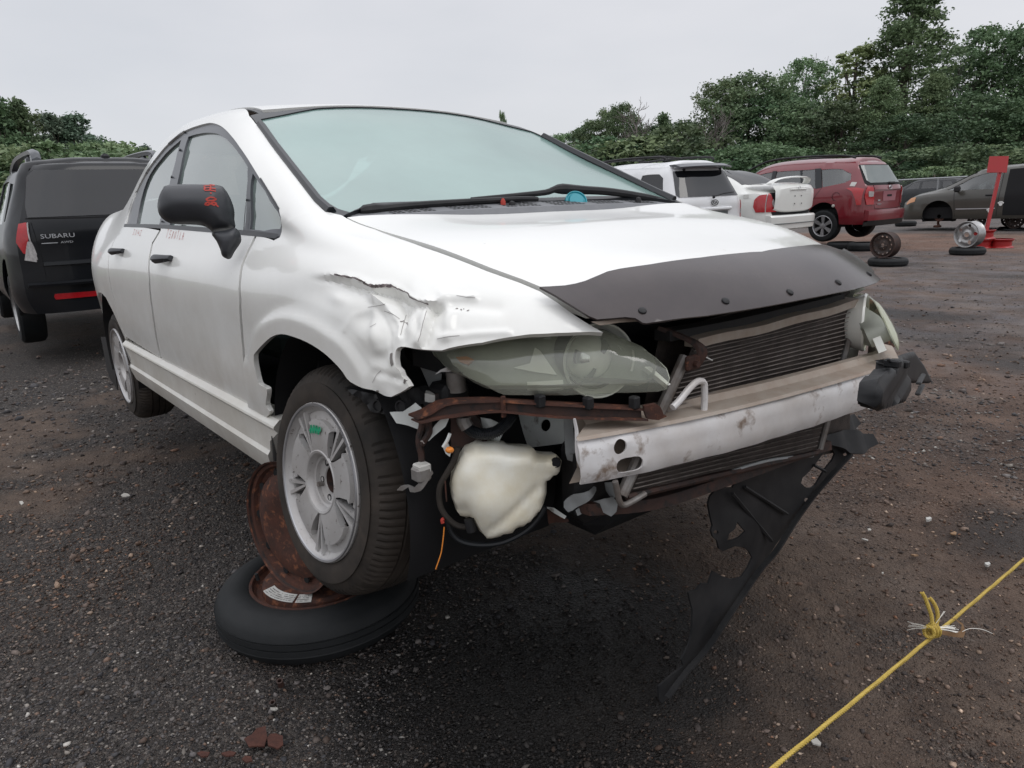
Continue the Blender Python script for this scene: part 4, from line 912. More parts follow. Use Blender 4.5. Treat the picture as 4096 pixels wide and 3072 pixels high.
# ragged end plate and crumpled flange on the near end of the beam
e0 = np.array(v[0]); ep = [onplane(a, b, np.array([.62, yy0-.004, .47]), (.35, -1, 0)) for a, b in px([(1372, 690), (1385, 690), (1405, 850), (1440, 1010), (1455, 1160), (1440, 1140), (1395, 1000), (1380, 860)], 1.8433, 1550, 1300)]
plate('end_flange', ep, (.35, -1, 0), .004, M['alu'], beam, bend=lambda V, Q: .003*np.sin(Q[:, 2]*80))
fl2 = [onplane(a, b, np.array([.56, -.56, .47]), (.8, -.5, 0)) for a, b in px([(1305, 680), (1370, 680), (1375, 850), (1400, 960), (1430, 1040), (1380, 1010), (1350, 1000), (1325, 990), (1310, 940), (1305, 820)], 1.8433, 1550, 1300)]
plate('mounting_flange', fl2, (.8, -.5, 0), .004, M['steelg'], car, bend=lambda V, Q: .006*np.sin(Q[:, 2]*45))
# --- black energy absorber still clipped on the far end
AO = np.array([.80, .50, .47]); an = np.array([.90, .28, 0.0])
c6 = lambda L: px(L, 1.3822, 2500, 900)
ab = [onplane(a, b, AO+an*.05, an) for a, b in c6([(1445, 745), (1475, 738), (1530, 737), (1545, 775), (1560, 780), (1560, 900), (1552, 975), (1400, 1030), (1378, 1010), (1385, 920), (1400, 850), (1475, 785)])]
ob = pillow('absorber', ab, an, .006, .006, M['black'], beam, back=5, h=.010, bump=lambda V, Q: .004*np.sign(np.sin(Q[:, 2]*75)))
ab2 = [onplane(a, b, AO+np.array([-.03, .06, .03]), (.95, .35, 0)) for a, b in c6([(1545, 770), (1590, 715), (1605, 700), (1620, 770), (1632, 860), (1625, 872), (1588, 875), (1560, 890)])]
pillow('absorber', ab2, an, .01, .015, M['black'], beam, back=3, h=.012)
g = G()
for (a, b) in c6([(1478, 765), (1530, 768)]):
    p = onplane(a, b, AO+an*.055, an); G().bbox(p, (.03, .016, .016), .003).make('absorber_clip', M['black'], ob)
for zz in (.445, .475): G().bbox(AO+an*.063+[0, -.015, zz-.47], (.014, .12, .007), .003, np.array(Matrix.Rotation(R_(17), 3, 'Z'))).make('absorber_rib', M['black'], ob)

lipp = [at(a, b, 'x', .69) for a, b in ((2385, 1284), (2440, 1280), (2500, 1273), (2540, 1276), (2556, 1287), (2480, 1290), (2412, 1300))]
plate('hood_lip', lipp, (1, -.3, .2), .004, M['aludirty'], car, h=.02)
# --- condenser with its tubes
Pc = lambda a, b, x=.70: at(a, b, 'x', x)
TL, TR, BR, BL = Pc(2777, 1388), Pc(3420, 1226), Pc(3268, 1800, .69), Pc(2512, 1975, .69)
def bil(s_, t_): return (TL*(1-s_)+TR*s_)*(1-t_)+(BL*(1-s_)+BR*s_)*t_
cn = bpy.data.objects.new('condenser', None); C.objects.link(cn); cn.parent = car
gv = [bil(s_, t_)+[-.006+.0025*math.sin(s_*17+t_*11), 0, 0] for t_ in np.linspace(0, 1, 30) for s_ in np.linspace(0, 1, 30)]
mesh('fin_core', gv, [(j*30+i, j*30+i+1, (j+1)*30+i+1, (j+1)*30+i) for j in range(29) for i in range(29)], M['fin'], cn)
NT = 31
t0 = None
for k in range(1, NT):
    t_ = k/NT; sag = .004 if k < 3 else 0
    L = [bil(s_, t_)+[.001, 0, -sag*math.sin(s_*math.pi)+.0006*math.sin(9*s_+k)] for s_ in np.linspace(.01, .99, 12)]
    g = G(); g.sweep([[p+[0, 0, .0013], p+[.003, 0, 0], p-[0, 0, .0013], p-[.004, 0, 0]] for p in L]); g.make('tube', M['tube'], cn, sharp=20)
L = [bil(s_, -.02)+[0.0, 0, -.004*math.sin(s_*math.pi)+.002*math.sin(s_*14)] for s_ in np.linspace(0, 1, 14)]
g = G(); g.sweep([[p+[.008, 0, .012], p+[.008, 0, -.008], p+[-.03, 0, -.008], p+[-.03, 0, .014]] for p in L]); g.make('top_rail', M['aludirty'], cn, sharp=15)
L = [bil(-.025, t_) for t_ in np.linspace(.06, 1.0, 12)]; G().tube(L, .013, 10).make('header_tank', M['tank'], cn)
L = [bil(1.02, t_) for t_ in np.linspace(0, 1.0, 12)]; G().tube(L, .009, 10).make('header_tank', M['tank'], cn)
L = [bil(s_, 1.02)+[.0, 0, 0] for s_ in np.linspace(0, 1, 12)]; G().tube(L, .008, 6).make('bottom_rail', M['rustd'], cn)
# radiator behind and upper tie bar
g = G(); q = [Pc(2640, 1330, .62), Pc(3400, 1120, .62), Pc(3400, 1800, .62), Pc(2500, 1960, .62)]; g.add(q, [(0, 1, 2, 3)])
g.make('radiator', M['fin'], car, False)
g = G(); L = spl([Pc(2660, 1345, .665), Pc(2900, 1300, .665), Pc(3200, 1230, .665), Pc(3360, 1190, .665)], 5); g.sweep([[p+[.012, 0, .011], p+[.014, 0, -.010], p+[-.03, 0, -.012], p+[-.03, 0, .012]] for p in L]); g.make('tie_bar', M['darkpl'], car)
# bent rusty bracket over the near top corner of the condenser
L = spl([Pc(2640, 1322, .66), Pc(2700, 1345, .68), Pc(2760, 1372, .71), Pc(2795, 1400, .725), Pc(2798, 1430, .727), Pc(2780, 1462, .722)], 5); g = G()
g.sweep([[p+[.0, -.004, .010], p+[.008, .016, .004], p+[.004, .014, -.004], p+[-.004, -.006, .002]] for p in L]); g.make('rusty_bracket', M['rustd'], car, sharp=25)
g = G(); q = Pc(2770, 1450, .722); g.bbox(q, (.012, .045, .032), .004); g.lathe([(0, .012), (.007, .012), (.007, 0)], q+[.004, 0, -.002], (1, 0, 0), 10); g.make('rusty_tab', M['rust'], car)
G().tube([Pc(2800, 1417, .725), Pc(2850, 1442, .74)], .0016, 5).make('tie_wire', M['label'], car)
# U shaped pipe in front of the condenser
pp = [(2690, 1630), (2715, 1605), (2750, 1562), (2780, 1532), (2800, 1524), (2815, 1532), (2818, 1560), (2818, 1600), (2816, 1640)]
G().tube(spl([Pc(a, b, .735) for a, b in pp], 5), .0075, 10).make('pipe', M['alu'], car)
# lower pipes
pp = [(2460, 1925), (2468, 1960), (2478, 2005), (2495, 2020), (2530, 2005), (2580, 1975)]
G().tube(spl([Pc(a, b, .70) for a, b in pp], 5), .0065, 10).make('pipe', M['tank'], car)
# crossmember under the condenser, down to black tray
L = spl([Pc(2330, 2035, .60), Pc(2600, 2010, .64), Pc(2900, 1915, .66), Pc(3180, 1815, .66), Pc(3300, 1780, .65)], 5)
g = G(); g.sweep([[p+[.018, 0, .016], p+[.022, 0, -.010], p+[-.05, 0, -.016], p+[-.05, 0, .02]] for p in L]); g.make('crossmember', M['rustd'], car)
L = spl([Pc(2910, 1892, .69), Pc(3000, 1862, .69), Pc(3100, 1838, .69), Pc(3250, 1822, .69)], 5); G().tube(L, .005, 6).make('pipe', M['steelg'], car)
# --- long rusty bumper bracket under the headlight
RB = FSurf(lambda y, z: np.stack([hx(y, .60)+.012, y, z], 1), (-.86, -.30, .46, .72))
rb_t = px([(190, 700), (330, 640), (380, 605), (440, 580), (560, 566), (700, 562), (820, 560), (960, 570), (1100, 580), (1300, 590), (1500, 603), (1700, 612), (1880, 622)], 1.8433, 1550, 1300)
rb_b = px([(230, 708), (330, 682), (480, 662), (600, 642), (700, 632), (800, 628), (900, 636), (1050, 654), (1200, 668), (1500, 680), (1700, 684), (1900, 688)], 1.8433, 1550, 1300)
U1, U2 = inv(RB, rb_t), inv(RB, rb_b); ys = np.linspace(U1[0][0]+.004, U1[-1][0], 34)
zt, zb = np.interp(ys, U1[:, 0], U1[:, 1]), np.interp(ys, U2[:, 0], U2[:, 1])
fa_, lt_, lb_ = [], [], []
for y, a, b in zip(ys, zt, zb):
    x = float(hx(y, .6))+.012; a = max(a, b+.006); w1_ = .0012*math.sin(y*90)
    lt_.append([(x-.030, y, a+.004), (x+.006+w1_, y, a+.002), (x+.007+w1_, y, a-.002), (x-.030, y, a)])
    fa_.append([(x-.004, y, a), (x-.002, y, b), (x-.006, y, b), (x-.008, y, a)])
    lb_.append([(x-.02, y, b+.001), (x+.014+w1_, y, b+.001), (x+.015+w1_, y, b-.003), (x-.02, y, b-.002)])
bkt = G().sweep(fa_).make('bumper_bracket', M['rustd'], car, sharp=20); G().sweep(lt_).make('bracket_lip', M['rust'], bkt, sharp=20); G().sweep(lb_).make('bracket_lip', M['rust'], bkt, sharp=20)
ct = [inv(RB, [p])[0] for p in px([(1880, 620), (1880, 590), (1960, 572), (1995, 590), (2010, 620), (2022, 655), (2045, 662), (1985, 690), (1940, 686), (1900, 680)], 1.8433, 1550, 1300)]
panel('bracket_end', RB, np.array(ct), M['rust'], car, h=.01, off=.012, thk=.012, flip=1)
for a_, b_ in px([(1480, 590), (1820, 585), (1125, 575)], 1.8433, 1550, 1300):
    q = RB(inv(RB, [(a_, b_)]))[0]; G().bbox(q+[.0, 0, .004], (.02, .018, .026), .003).make('clip_nut', M['black'], car)
g = G(); q = RB(inv(RB, [px([(845, 600)], 1.8433, 1550, 1300)[0]]))[0]; g.bbox(q+[.004, 0, 0], (.006, .012, .045), .002); g.make('bracket_strap', M['rust'], car)
# --- frame horn and crumpled inner sheet behind the bottle
hn = [at(a, b, 'y', -.50) for a, b in px([(690, 672), (1000, 655), (1320, 668), (1322, 735), (1310, 800), (1300, 875), (1080, 900), (830, 950), (800, 900), (720, 800)], 1.8433, 1550, 1300)]
hh_ = [at(a, b, 'y', -.50) for a, b in [(px([(1158, 742)], 1.8433, 1550, 1300)[0][0]+18*math.cos(t), px([(1158, 742)], 1.8433, 1550, 1300)[0][1]+24*math.sin(t)) for t in np.linspace(0, 2*math.pi, 16, endpoint=False)]]
plate('frame_horn', hn, (0.1, -1, .1), .004, M['steelw'], car, holes=[hh_], h=.02, bend=lambda V, Q: .008*np.tanh(-(Q[:, 0]-.50)*40)*np.sin(Q[:, 2]*30))
cr_o = np.array([.49, -.60, .49]); cr_n = np.array([.75, -.62, .1])
cs_ = [onplane(a, b, cr_o, cr_n) for a, b in px([(670, 680), (760, 690), (870, 745), (850, 800), (820, 860), (840, 900), (820, 945), (768, 992), (700, 950), (600, 880), (620, 800), (690, 860), (720, 800)], 1.8433, 1550, 1300)]
plate('crumpled_sheet', cs_, cr_n, .003, M['steelw'], car, h=.010, bend=lambda V, Q: .012*np.sin(V[:, 0]*70+V[:, 1]*35)+.006*np.sin(V[:, 1]*90))
# dark rusty box bracket behind the hose
bx_ = [onplane(a, b, cr_o+cr_n*.03, cr_n) for a, b in px([(465, 675), (640, 660), (680, 700), (700, 800), (745, 820), (720, 905), (690, 900), (640, 860), (580, 890), (470, 940), (465, 800)], 1.8433, 1550, 1300)]
plate('rusty_bracket', bx_, cr_n, .03, M['rustd'], car, h=.012, bend=lambda V, Q: .005*np.sin(V[:, 0]*50)*np.sin(V[:, 1]*40))
# corrugated hose
hp = [onplane(a, b, cr_o+cr_n*.07, cr_n) for a, b in px([(560, 680), (565, 715), (590, 755), (640, 790), (720, 803), (800, 785), (860, 740), (900, 690), (930, 650)], 1.8433, 1550, 1300)]
L = spl(hp, 12); G().tube(L, [.0115+.0016*(i % 2) for i in range(len(L))], 10).make('corrugated_hose', M['seal'], car, sharp=20)
G().tube(spl(hp[:3], 6), .015, 10).make('hose_end', M['tank'], car)
# --- washer bottle
WO = np.array([.52, -.645, .37]); wn = np.array([.80, -.60, .02])
WB = px([(520, 960), (560, 900), (640, 860), (800, 870), (950, 900), (1080, 912), (1105, 950), (1150, 962), (1215, 965), (1245, 955), (1285, 1000), (1270, 1080), (1225, 1110), (1175, 1150), (1172, 1240), (1150, 1320), (1100, 1400), (1030, 1460), (975, 1468), (930, 1515), (850, 1530), (780, 1552), (722, 1552), (680, 1520), (640, 1450), (615, 1400), (590, 1425), (548, 1410), (505, 1360), (470, 1260), (458, 1170), (470, 1080), (495, 1010)], 1.8433, 1550, 1300)
wo3 = [onplane(a, b, WO, wn) for a, b in WB]
def wbump(V, Q):
    q = proj(Q); X = (q[:, 0]-1550)*1.8433; Y = (q[:, 1]-1300)*1.8433
    return -.030*np.exp(-(((X-560)/70)**2+((Y-1370)/95)**2))+.022*np.exp(-(((X-730)/170)**2+((Y-1250)/170)**2))-.022*sm(X, 900, 1230)+.010*np.exp(-(((X-620)/110)**2+((Y-1050)/110)**2))-.008*np.exp(-((X-1000+ (Y-1250)*1.2)/35)**2)
res_ = pillow('washer_bottle', wo3, wn, .045, .024, M['res'], car, back=1.6, h=.010, bump=wbump)
q = onplane(*px([(1242, 1010)], 1.8433, 1550, 1300)[0], WO+wn*.015, wn); G().lathe([(0, .012), (.009, .012), (.011, 0)], q, wn, 14).make('mount_hole', M['dark'], res_)
c8 = lambda L: px(L, 1.8433, 1550, 1300)
def pipe(L, O, r, m, nm, n=6, nn=wn): 
    P = spl([onplane(a, b, O, nn) for a, b in c8(L)], 6); return G().tube(P, r, n).make(nm, m, car)
pipe([(520, 900), (490, 1000), (440, 1090), (390, 1180), (380, 1270), (400, 1360), (450, 1430), (520, 1480), (600, 1490)], WO+wn*.02, .0065, M['tyre'], 'rubber_hose', 8)
pipe([(440, 1440), (480, 1540), (560, 1600), (700, 1620), (850, 1600), (1000, 1530), (1100, 1440), (1160, 1340)], WO+wn*.0, .006, M['seal'], 'rubber_hose', 8)
pipe([(600, 1430), (610, 1480), (620, 1520)], WO+wn*.03, .011, M['black'], 'hose_clamp', 8)
pipe([(425, 1150), (430, 1230), (436, 1300)], WO+wn*.03, .0018, M['rust'], 'wire')
pipe([(408, 1460), (402, 1440), (415, 1430)], WO+wn*.03, .004, M['red'], 'wire')
pipe([(418, 1490), (412, 1560), (402, 1640), (390, 1700), (355, 1800)], WO+wn*.03, .0014, M['amber'], 'wire')
pipe([(410, 900), (440, 850), (460, 800)], WO+wn*.04, .004, M['steelw'], 'bent_bracket')
q = onplane(*c8([(458, 922)])[0], WO+wn*.05, wn); G().bbox(q, (.016, .016, .012), .004).make('clip', M['amber'], car)
bq = [onplane(a, b, WO+wn*.03, wn) for a, b in c8([(405, 895), (440, 860), (470, 930), (460, 972), (430, 950)])]; plate('bent_bracket', bq, wn, .003, M['steelw'], car, h=.01)
# hanging loom and connector
pipe([(260, 700), (250, 760), (232, 830), (235, 900), (250, 960), (252, 1040)], WO+np.array([-.05, -.08, 0]), .0075, M['rustd'], 'wiring_loom', 7)
pipe([(300, 720), (310, 780), (270, 850), (250, 880)], WO+np.array([-.05, -.08, 0]), .008, M['rustd'], 'wiring_loom', 7)
q = onplane(*c8([(254, 1052)])[0], WO+np.array([-.04, -.09, 0]), wn); G().bbox(q, (.030, .030, .020), .003).make('connector', M['label'], car)
q = onplane(*c8([(248, 1095)])[0], WO+np.array([-.04, -.09, 0]), wn); G().bbox(q, (.034, .034, .032), .005).make('connector', M['tank'], car)
bq = [onplane(a, b, WO+np.array([-.03, -.09, 0]), wn) for a, b in c8([(325, 1075), (335, 1100), (270, 1190), (245, 1215), (200, 1235), (165, 1240), (150, 1205), (110, 1230), (70, 1218), (95, 1195), (150, 1190), (200, 1200), (240, 1150)])]
plate('torn_plastic', bq, wn, .004, M['tank'], car, h=.008, bend=lambda V, Q: .008*np.sin(V[:, 0]*90))
# torn white wing stay hanging under the bracket
for L, dz_, mt in (([(10, 655), (110, 645), (210, 565), (275, 620), (255, 690), (230, 770), (150, 750), (60, 735)], -.0, 'steelw'), ([(460, 670), (430, 740), (300, 870), (280, 850), (350, 740), (400, 680)], .02, 'steelw'), ([(240, 720), (330, 690), (330, 800), (250, 870), (225, 840)], .01, 'rustd'), ([(205, 860), (260, 850), (275, 870), (230, 885)], .015, 'alu')):
    bq = [onplane(a, b, np.array([.42, -.77, .50])+wn*dz_, wn) for a, b in c8(L)]; plate('torn_sheet', bq, wn, .003, M[mt], car, h=.012, bend=lambda V, Q: .012*np.sin(V[:, 0]*45+V[:, 1]*25))
for L, mt in (([(275, 505), (300, 508), (350, 520), (350, 570), (275, 570)], 'label'), ([(350, 510), (430, 500), (460, 540), (400, 600), (350, 570)], 'rustd'), ([(265, 560), (370, 590), (370, 610), (265, 605)], 'black')):
    bq = [onplane(a, b, np.array([.40, -.75, .57]), wn) for a, b in c8(L)]; plate('broken_clip', bq, wn, .03, M[mt], car, h=.02)
# crumpled sheets below the beam end
for L, O, mt in (([(1310, 1310), (1380, 1250), (1500, 1200), (1545, 1180), (1540, 1220), (1430, 1330), (1380, 1380), (1340, 1390), (1305, 1350)], (.62, -.50, .36), 'steelg'),
              ([(1390, 1370), (1480, 1320), (1580, 1270), (1660, 1265), (1700, 1310), (1680, 1370), (1640, 1405), (1570, 1370), (1480, 1380), (1430, 1400), (1400, 1405)], (.64, -.46, .34), 'steelg'),
              ([(1170, 1350), (1230, 1350), (1310, 1400), (1300, 1425), (1230, 1390)], (.58, -.52, .33), 'steelw'),
              ([(1180, 1360), (1240, 1395), (1320, 1420), (1330, 1440), (1200, 1480)], (.57, -.52, .33), 'rust'),
              ([(1550, 1180), (1640, 1150), (1690, 1240), (1660, 1290), (1600, 1200)], (.63, -.45, .36), 'steelg')):
    bq = [onplane(a, b, np.array(O), (.85, -.5, .2)) for a, b in c8(L)]; plate('crumpled_sheet', bq, (.85, -.5, .2), .003, M[mt], car, h=.010, bend=lambda V, Q: .014*np.sin(V[:, 0]*55+V[:, 1]*40)+.005*np.sin(V[:, 0]*110))
# black boxes between bottle and beam
g = G(); g.bbox((.56, -.47, .38), (.10, .14, .20), .03); g.tube([(.60, -.50, .47), (.58, -.50, .40)], .035, 14); g.make('horn_unit', M['darkpl'], car)
# far side bracket work by the left headlight
for L, x, mt in ((([(1270, 465), (1300, 455), (1320, 460), (1340, 480), (1335, 520), (1300, 520), (1285, 500)]), .66, 'rust'), (([(1265, 540), (1330, 555), (1325, 660), (1300, 660), (1275, 775), (1205, 790), (1230, 700), (1250, 640)]), .64, 'steelw'),
              (([(1430, 610), (1500, 600), (1510, 640), (1490, 675), (1330, 660), (1330, 648), (1440, 652)]), .66, 'rust'), (([(1270, 520), (1320, 540), (1470, 600), (1440, 615), (1370, 640), (1320, 640), (1300, 590)]), .60, 'steelg')):
    bq = [at(a, b, 'x', x) for a, b in c6(L)]; plate('far_bracket', bq, (1, 0, 0), .01, M[mt], car, h=.02)
# --- undertray torn loose and hanging to the ground
t3 = lambda L: px(L, 1.2093, 2400, 1700)
PA, PB = at(*t3([(540, 255)])[0], 'x', .66), at(*t3([(1215, 130)])[0], 'x', .64); PT = at(*t3([(300, 1350)])[0], 'z', -.245)
un = np.cross(PB-PA, PT-PA); un /= np.linalg.norm(un); un = un if un[0] > 0 else -un
TO = [(540, 255), (700, 200), (760, 165), (900, 140), (1020, 140), (1060, 100), (1120, 100), (1215, 130), (1200, 160), (1060, 310), (960, 440), (850, 610), (790, 685), (770, 700), (640, 900), (520, 1080), (420, 1190), (340, 1290), (300, 1350), (290, 1330), (292, 1270), (340, 1215), (400, 1160), (385, 1130), (415, 1060), (430, 1000), (445, 890), (425, 810), (470, 800), (500, 770), (540, 775), (560, 712), (600, 735), (640, 748), (680, 735), (712, 690), (735, 640), (715, 610), (690, 588), (650, 585), (600, 612), (580, 600), (570, 560), (550, 540), (545, 515), (555, 490), (545, 430), (535, 385), (545, 345), (595, 292), (620, 308), (648, 305), (655, 288), (640, 278)]
TH = [[(1115, 120), (1140, 122), (1148, 145), (1135, 175), (1030, 290), (1010, 300), (985, 300), (967, 280), (975, 255)], [(660, 468), (690, 510), (665, 540), (640, 555), (615, 560), (625, 525), (650, 500)],
      [(560+12*math.cos(t)+8, 521+10*math.sin(t)) for t in np.linspace(0, 6.28, 9)[:-1]], [(986+13*math.cos(t), 358+11*math.sin(t)) for t in np.linspace(0, 6.28, 9)[:-1]], [(1188+10*math.cos(t), 143+8*math.sin(t)) for t in np.linspace(0, 6.28, 9)[:-1]]]
ut = plate('undertray', [onplane(a, b, PA, un) for a, b in t3(TO)], un, .005, M['black'], car, holes=[[onplane(a, b, PA, un) for a, b in t3(q)] for q in TH], h=.016,
           bend=lambda V, Q: .006*np.sin(V[:, 0]*22)+.004*np.sin(V[:, 1]*30))
ut['label'] = 'torn black plastic undertray hanging down to the gravel'
# edge flange and rib along its right border
eg = [onplane(a, b, PA+un*.012, un) for a, b in t3([(1205, 140), (1055, 305), (955, 435), (845, 605), (760, 705), (635, 890), (515, 1070), (415, 1185), (320, 1310)])]
L = spl(eg, 4); g = G(); g.sweep([[p, p+un*.014, p+un*.014+[0, -.006, .004], p+[0, -.006, .004]] for p in L]); g.make('tray_flange', M['black'], ut)
for a_, b_ in (((700, 300), (905, 430)), ((640, 330), (830, 560)), ((1035, 195), (1090, 225))):
    q = [onplane(*t3([p])[0], PA+un*.006, un) for p in (a_, b_)]; g = G(); g.tube(q, .005, 5); g.make('tray_rib', M['black'], ut)
# bracket plate at the tray's upper right corner
for L, x in (([(1090, 1175), (1250, 1125), (1310, 1135), (1330, 1150), (1365, 1155), (1368, 1215), (1280, 1272), (1230, 1262), (1180, 1225)], .655), ([(1200, 1080), (1290, 1040), (1298, 1100), (1250, 1145), (1120, 1160), (1105, 1120)], .61)):
    bq = [at(a, b, 'x', x) for a, b in c6(L)]; plate('tray_bracket', bq, (1, 0, .4), .012, M['black'], car, h=.02, bend=lambda V, Q: .006*np.sin(V[:, 0]*60))
# scratches on the wing and the torn edge
g = G()
for L in ([(1160, 565), (1300, 540), (1330, 530)], [(1320, 600), (1400, 630), (1470, 680)], [(1735, 600), (1700, 720), (1675, 830), (1650, 900)], [(1840, 875), (1950, 852), (2060, 842)], [(2030, 448), (2120, 462), (2212, 470)], [(1205, 1305), (1245, 1230), (1290, 1185)], [(1480, 700), (1530, 715), (1555, 740)], [(1535, 640), (1500, 760), (1480, 840)], [(1180, 760), (1240, 725)]):
    stick(fender, spl(L, 4), .0011, g, (2.4578, 1000, 1000), .0008)
tag(g.make('scratch', M['scratch'], fender, False), kind='stuff'); g = G()
for L, wd_ in (([(830, 240), (950, 262), (1040, 282), (1135, 318)], .004), ([(1110, 318), (1180, 348), (1240, 354), (1320, 350), (1400, 354)], .007), ([(1400, 354), (1480, 392), (1550, 425), (1572, 460), (1610, 480)], .0028), ([(1610, 480), (1700, 515), (1740, 528)], .0018)):
    L2 = spl(L, 10); L2 = L2+np.stack([np.zeros(len(L2)), RNG.normal(0, 2.2, len(L2))], 1); stick(fender, L2, wd_, g, (2.4578, 1000, 1000), .001)
for (x0, y0) in ((2035, 585), (2080, 590), (2140, 598), (1515, 1290), (1490, 700), (1545, 725), (1740, 526)):
    for _ in range(3): a, b = x0+random.uniform(-16, 16), y0+random.uniform(-8, 8); stick(fender, [(a, b), (a+random.uniform(4, 10), b+random.uniform(-4, 4)), (a+12, b+random.uniform(-4, 6))], .0018, g, (2.4578, 1000, 1000), .001)
tag(g.make('torn_edge', M['primer'], fender, False), kind='stuff'); g = G()
for L in ([(1392, 1015), (1388, 1060), (1392, 1100), (1402, 1135)], [(1255, 1378), (1260, 1400)], [(1515, 1285), (1530, 1296)]): stick(fender, L, .010, g, (2.4578, 1000, 1000), .001)
tag(g.make('rust_patch', M['tank'], fender, False), kind='stuff')
# ------------------------------------------------------------------ stand: two steel spare wheels, one flat with its tyre, one upright, welded
stc = np.array([-.355, -.785, 0.]); 
stand = empty('wheel_stand', (stc[0], stc[1], 0), 'rusty brown wheel stand welded from two spare wheels under the white car\'s front sill', 'wheel stand')
def loc(o, base): 
    for v in o.data.vertices: v.co -= Vector(base)
    return o
z0 = .128
o = tyre('tyre', (0, 0, z0), (0, 0, 1), .312, .205, .125, M['tyred'], stand, tread=False)
G().lathe([(.208, .0), (.204, .006), (.198, .004), (.194, -.012), (.186, -.020), (.172, -.022), (.168, -.004), (.160, .004), (.130, .008), (.10, .006), (.075, .0), (.06, .008), (.03, .010), (.028, -.03)], (0, 0, z0), (0, 0, 1), 64).make('steel_rim', M['rust'], stand, sharp=30)
# white warning label on the flat rim
g = G(); LB = []
an0, an1 = R_(-95), R_(-30)
v = []
nn = 24
for i in range(nn+1):
    a = an0+(an1-an0)*i/nn
    for r in (.135, .170): v.append((r*math.cos(a), r*math.sin(a), z0+.0105 if r < .15 else z0+.004))
lab = mesh('label', v, [(2*i, 2*i+1, 2*i+3, 2*i+2) for i in range(nn) if i not in (17,)], M['label'], stand, False)
g = G()
for rr_ in (.142, .149, .156, .163):
    for i in range(60):
        if random.random() < .28: continue
        a = an0+.05+(an1-an0-.1)*i/60; a2_ = a+.011; zz = z0+.0105-.0065*(rr_-.135)/.035+.0008
        g.add([(rr_*math.cos(a), rr_*math.sin(a), zz), ((rr_+.003)*math.cos(a), (rr_+.003)*math.sin(a), zz), ((rr_+.003)*math.cos(a2_), (rr_+.003)*math.sin(a2_), zz), (rr_*math.cos(a2_), rr_*math.sin(a2_), zz)], [(0, 1, 2, 3)])
g.make('fine_print', M['darkpl'], lab, False)
G().tube([(-.10, -.155, z0), (-.102, -.158, z0+.022)], .006, 8).make('valve', M['black'], stand)
ua = np.array([.24, -.97, .03]); uc = ground(1150, 2112, .335)-[stc[0], stc[1], 0]
G().lathe([(.200, 0), (.205, .004), (.203, -.006), (.188, -.010), (.182, -.022), (.17, -.028), (.16, -.012), (.13, .002), (.09, .004), (.06, -.006), (.02, -.006), (.0, -.006)], uc, ua, 64).make('steel_rim', M['rust'], stand, sharp=30)
G().lathe([(.200, 0), (.190, -.03), (.180, -.05), (.185, -.10), (.205, -.118), (.20, -.122), (.178, -.10), (.172, -.05)], uc, ua, 64).make('steel_rim', M['rustd'], stand, sharp=30)
g = G()
for k in range(10):
    a = k*.628; P_ = uc+ua/np.linalg.norm(ua)*.004; _, A, B = frame_of(ua); g.lathe([(0, .002), (.012, .002), (.013, -.002)], P_+.165*(math.cos(a)*A+math.sin(a)*B)-ua*.018, ua, 10)
g.make('vent_hole', M['dark'], stand, False)
# second stand under the rear axle
st2 = empty('wheel_stand', (-2.35, .30, 0), 'dark wheel stand deep under the rear of the white wrecked car', 'wheel stand')
tyre('tyre', (0, 0, .12), (0, 0, 1), .30, .20, .12, M['tyred'], st2, tread=False); G().lathe([(.205, 0), (.18, -.02), (.1, 0), (0, 0)], (0, 0, .12), (0, 0, 1), 32).make('steel_rim', M['rustd'], st2)
G().lathe([(.20, 0), (.18, -.03), (.1, -.02), (0, -.02)], (0, 0, .32), (0, -1, 0), 32).make('steel_rim', M['rustd'], st2)
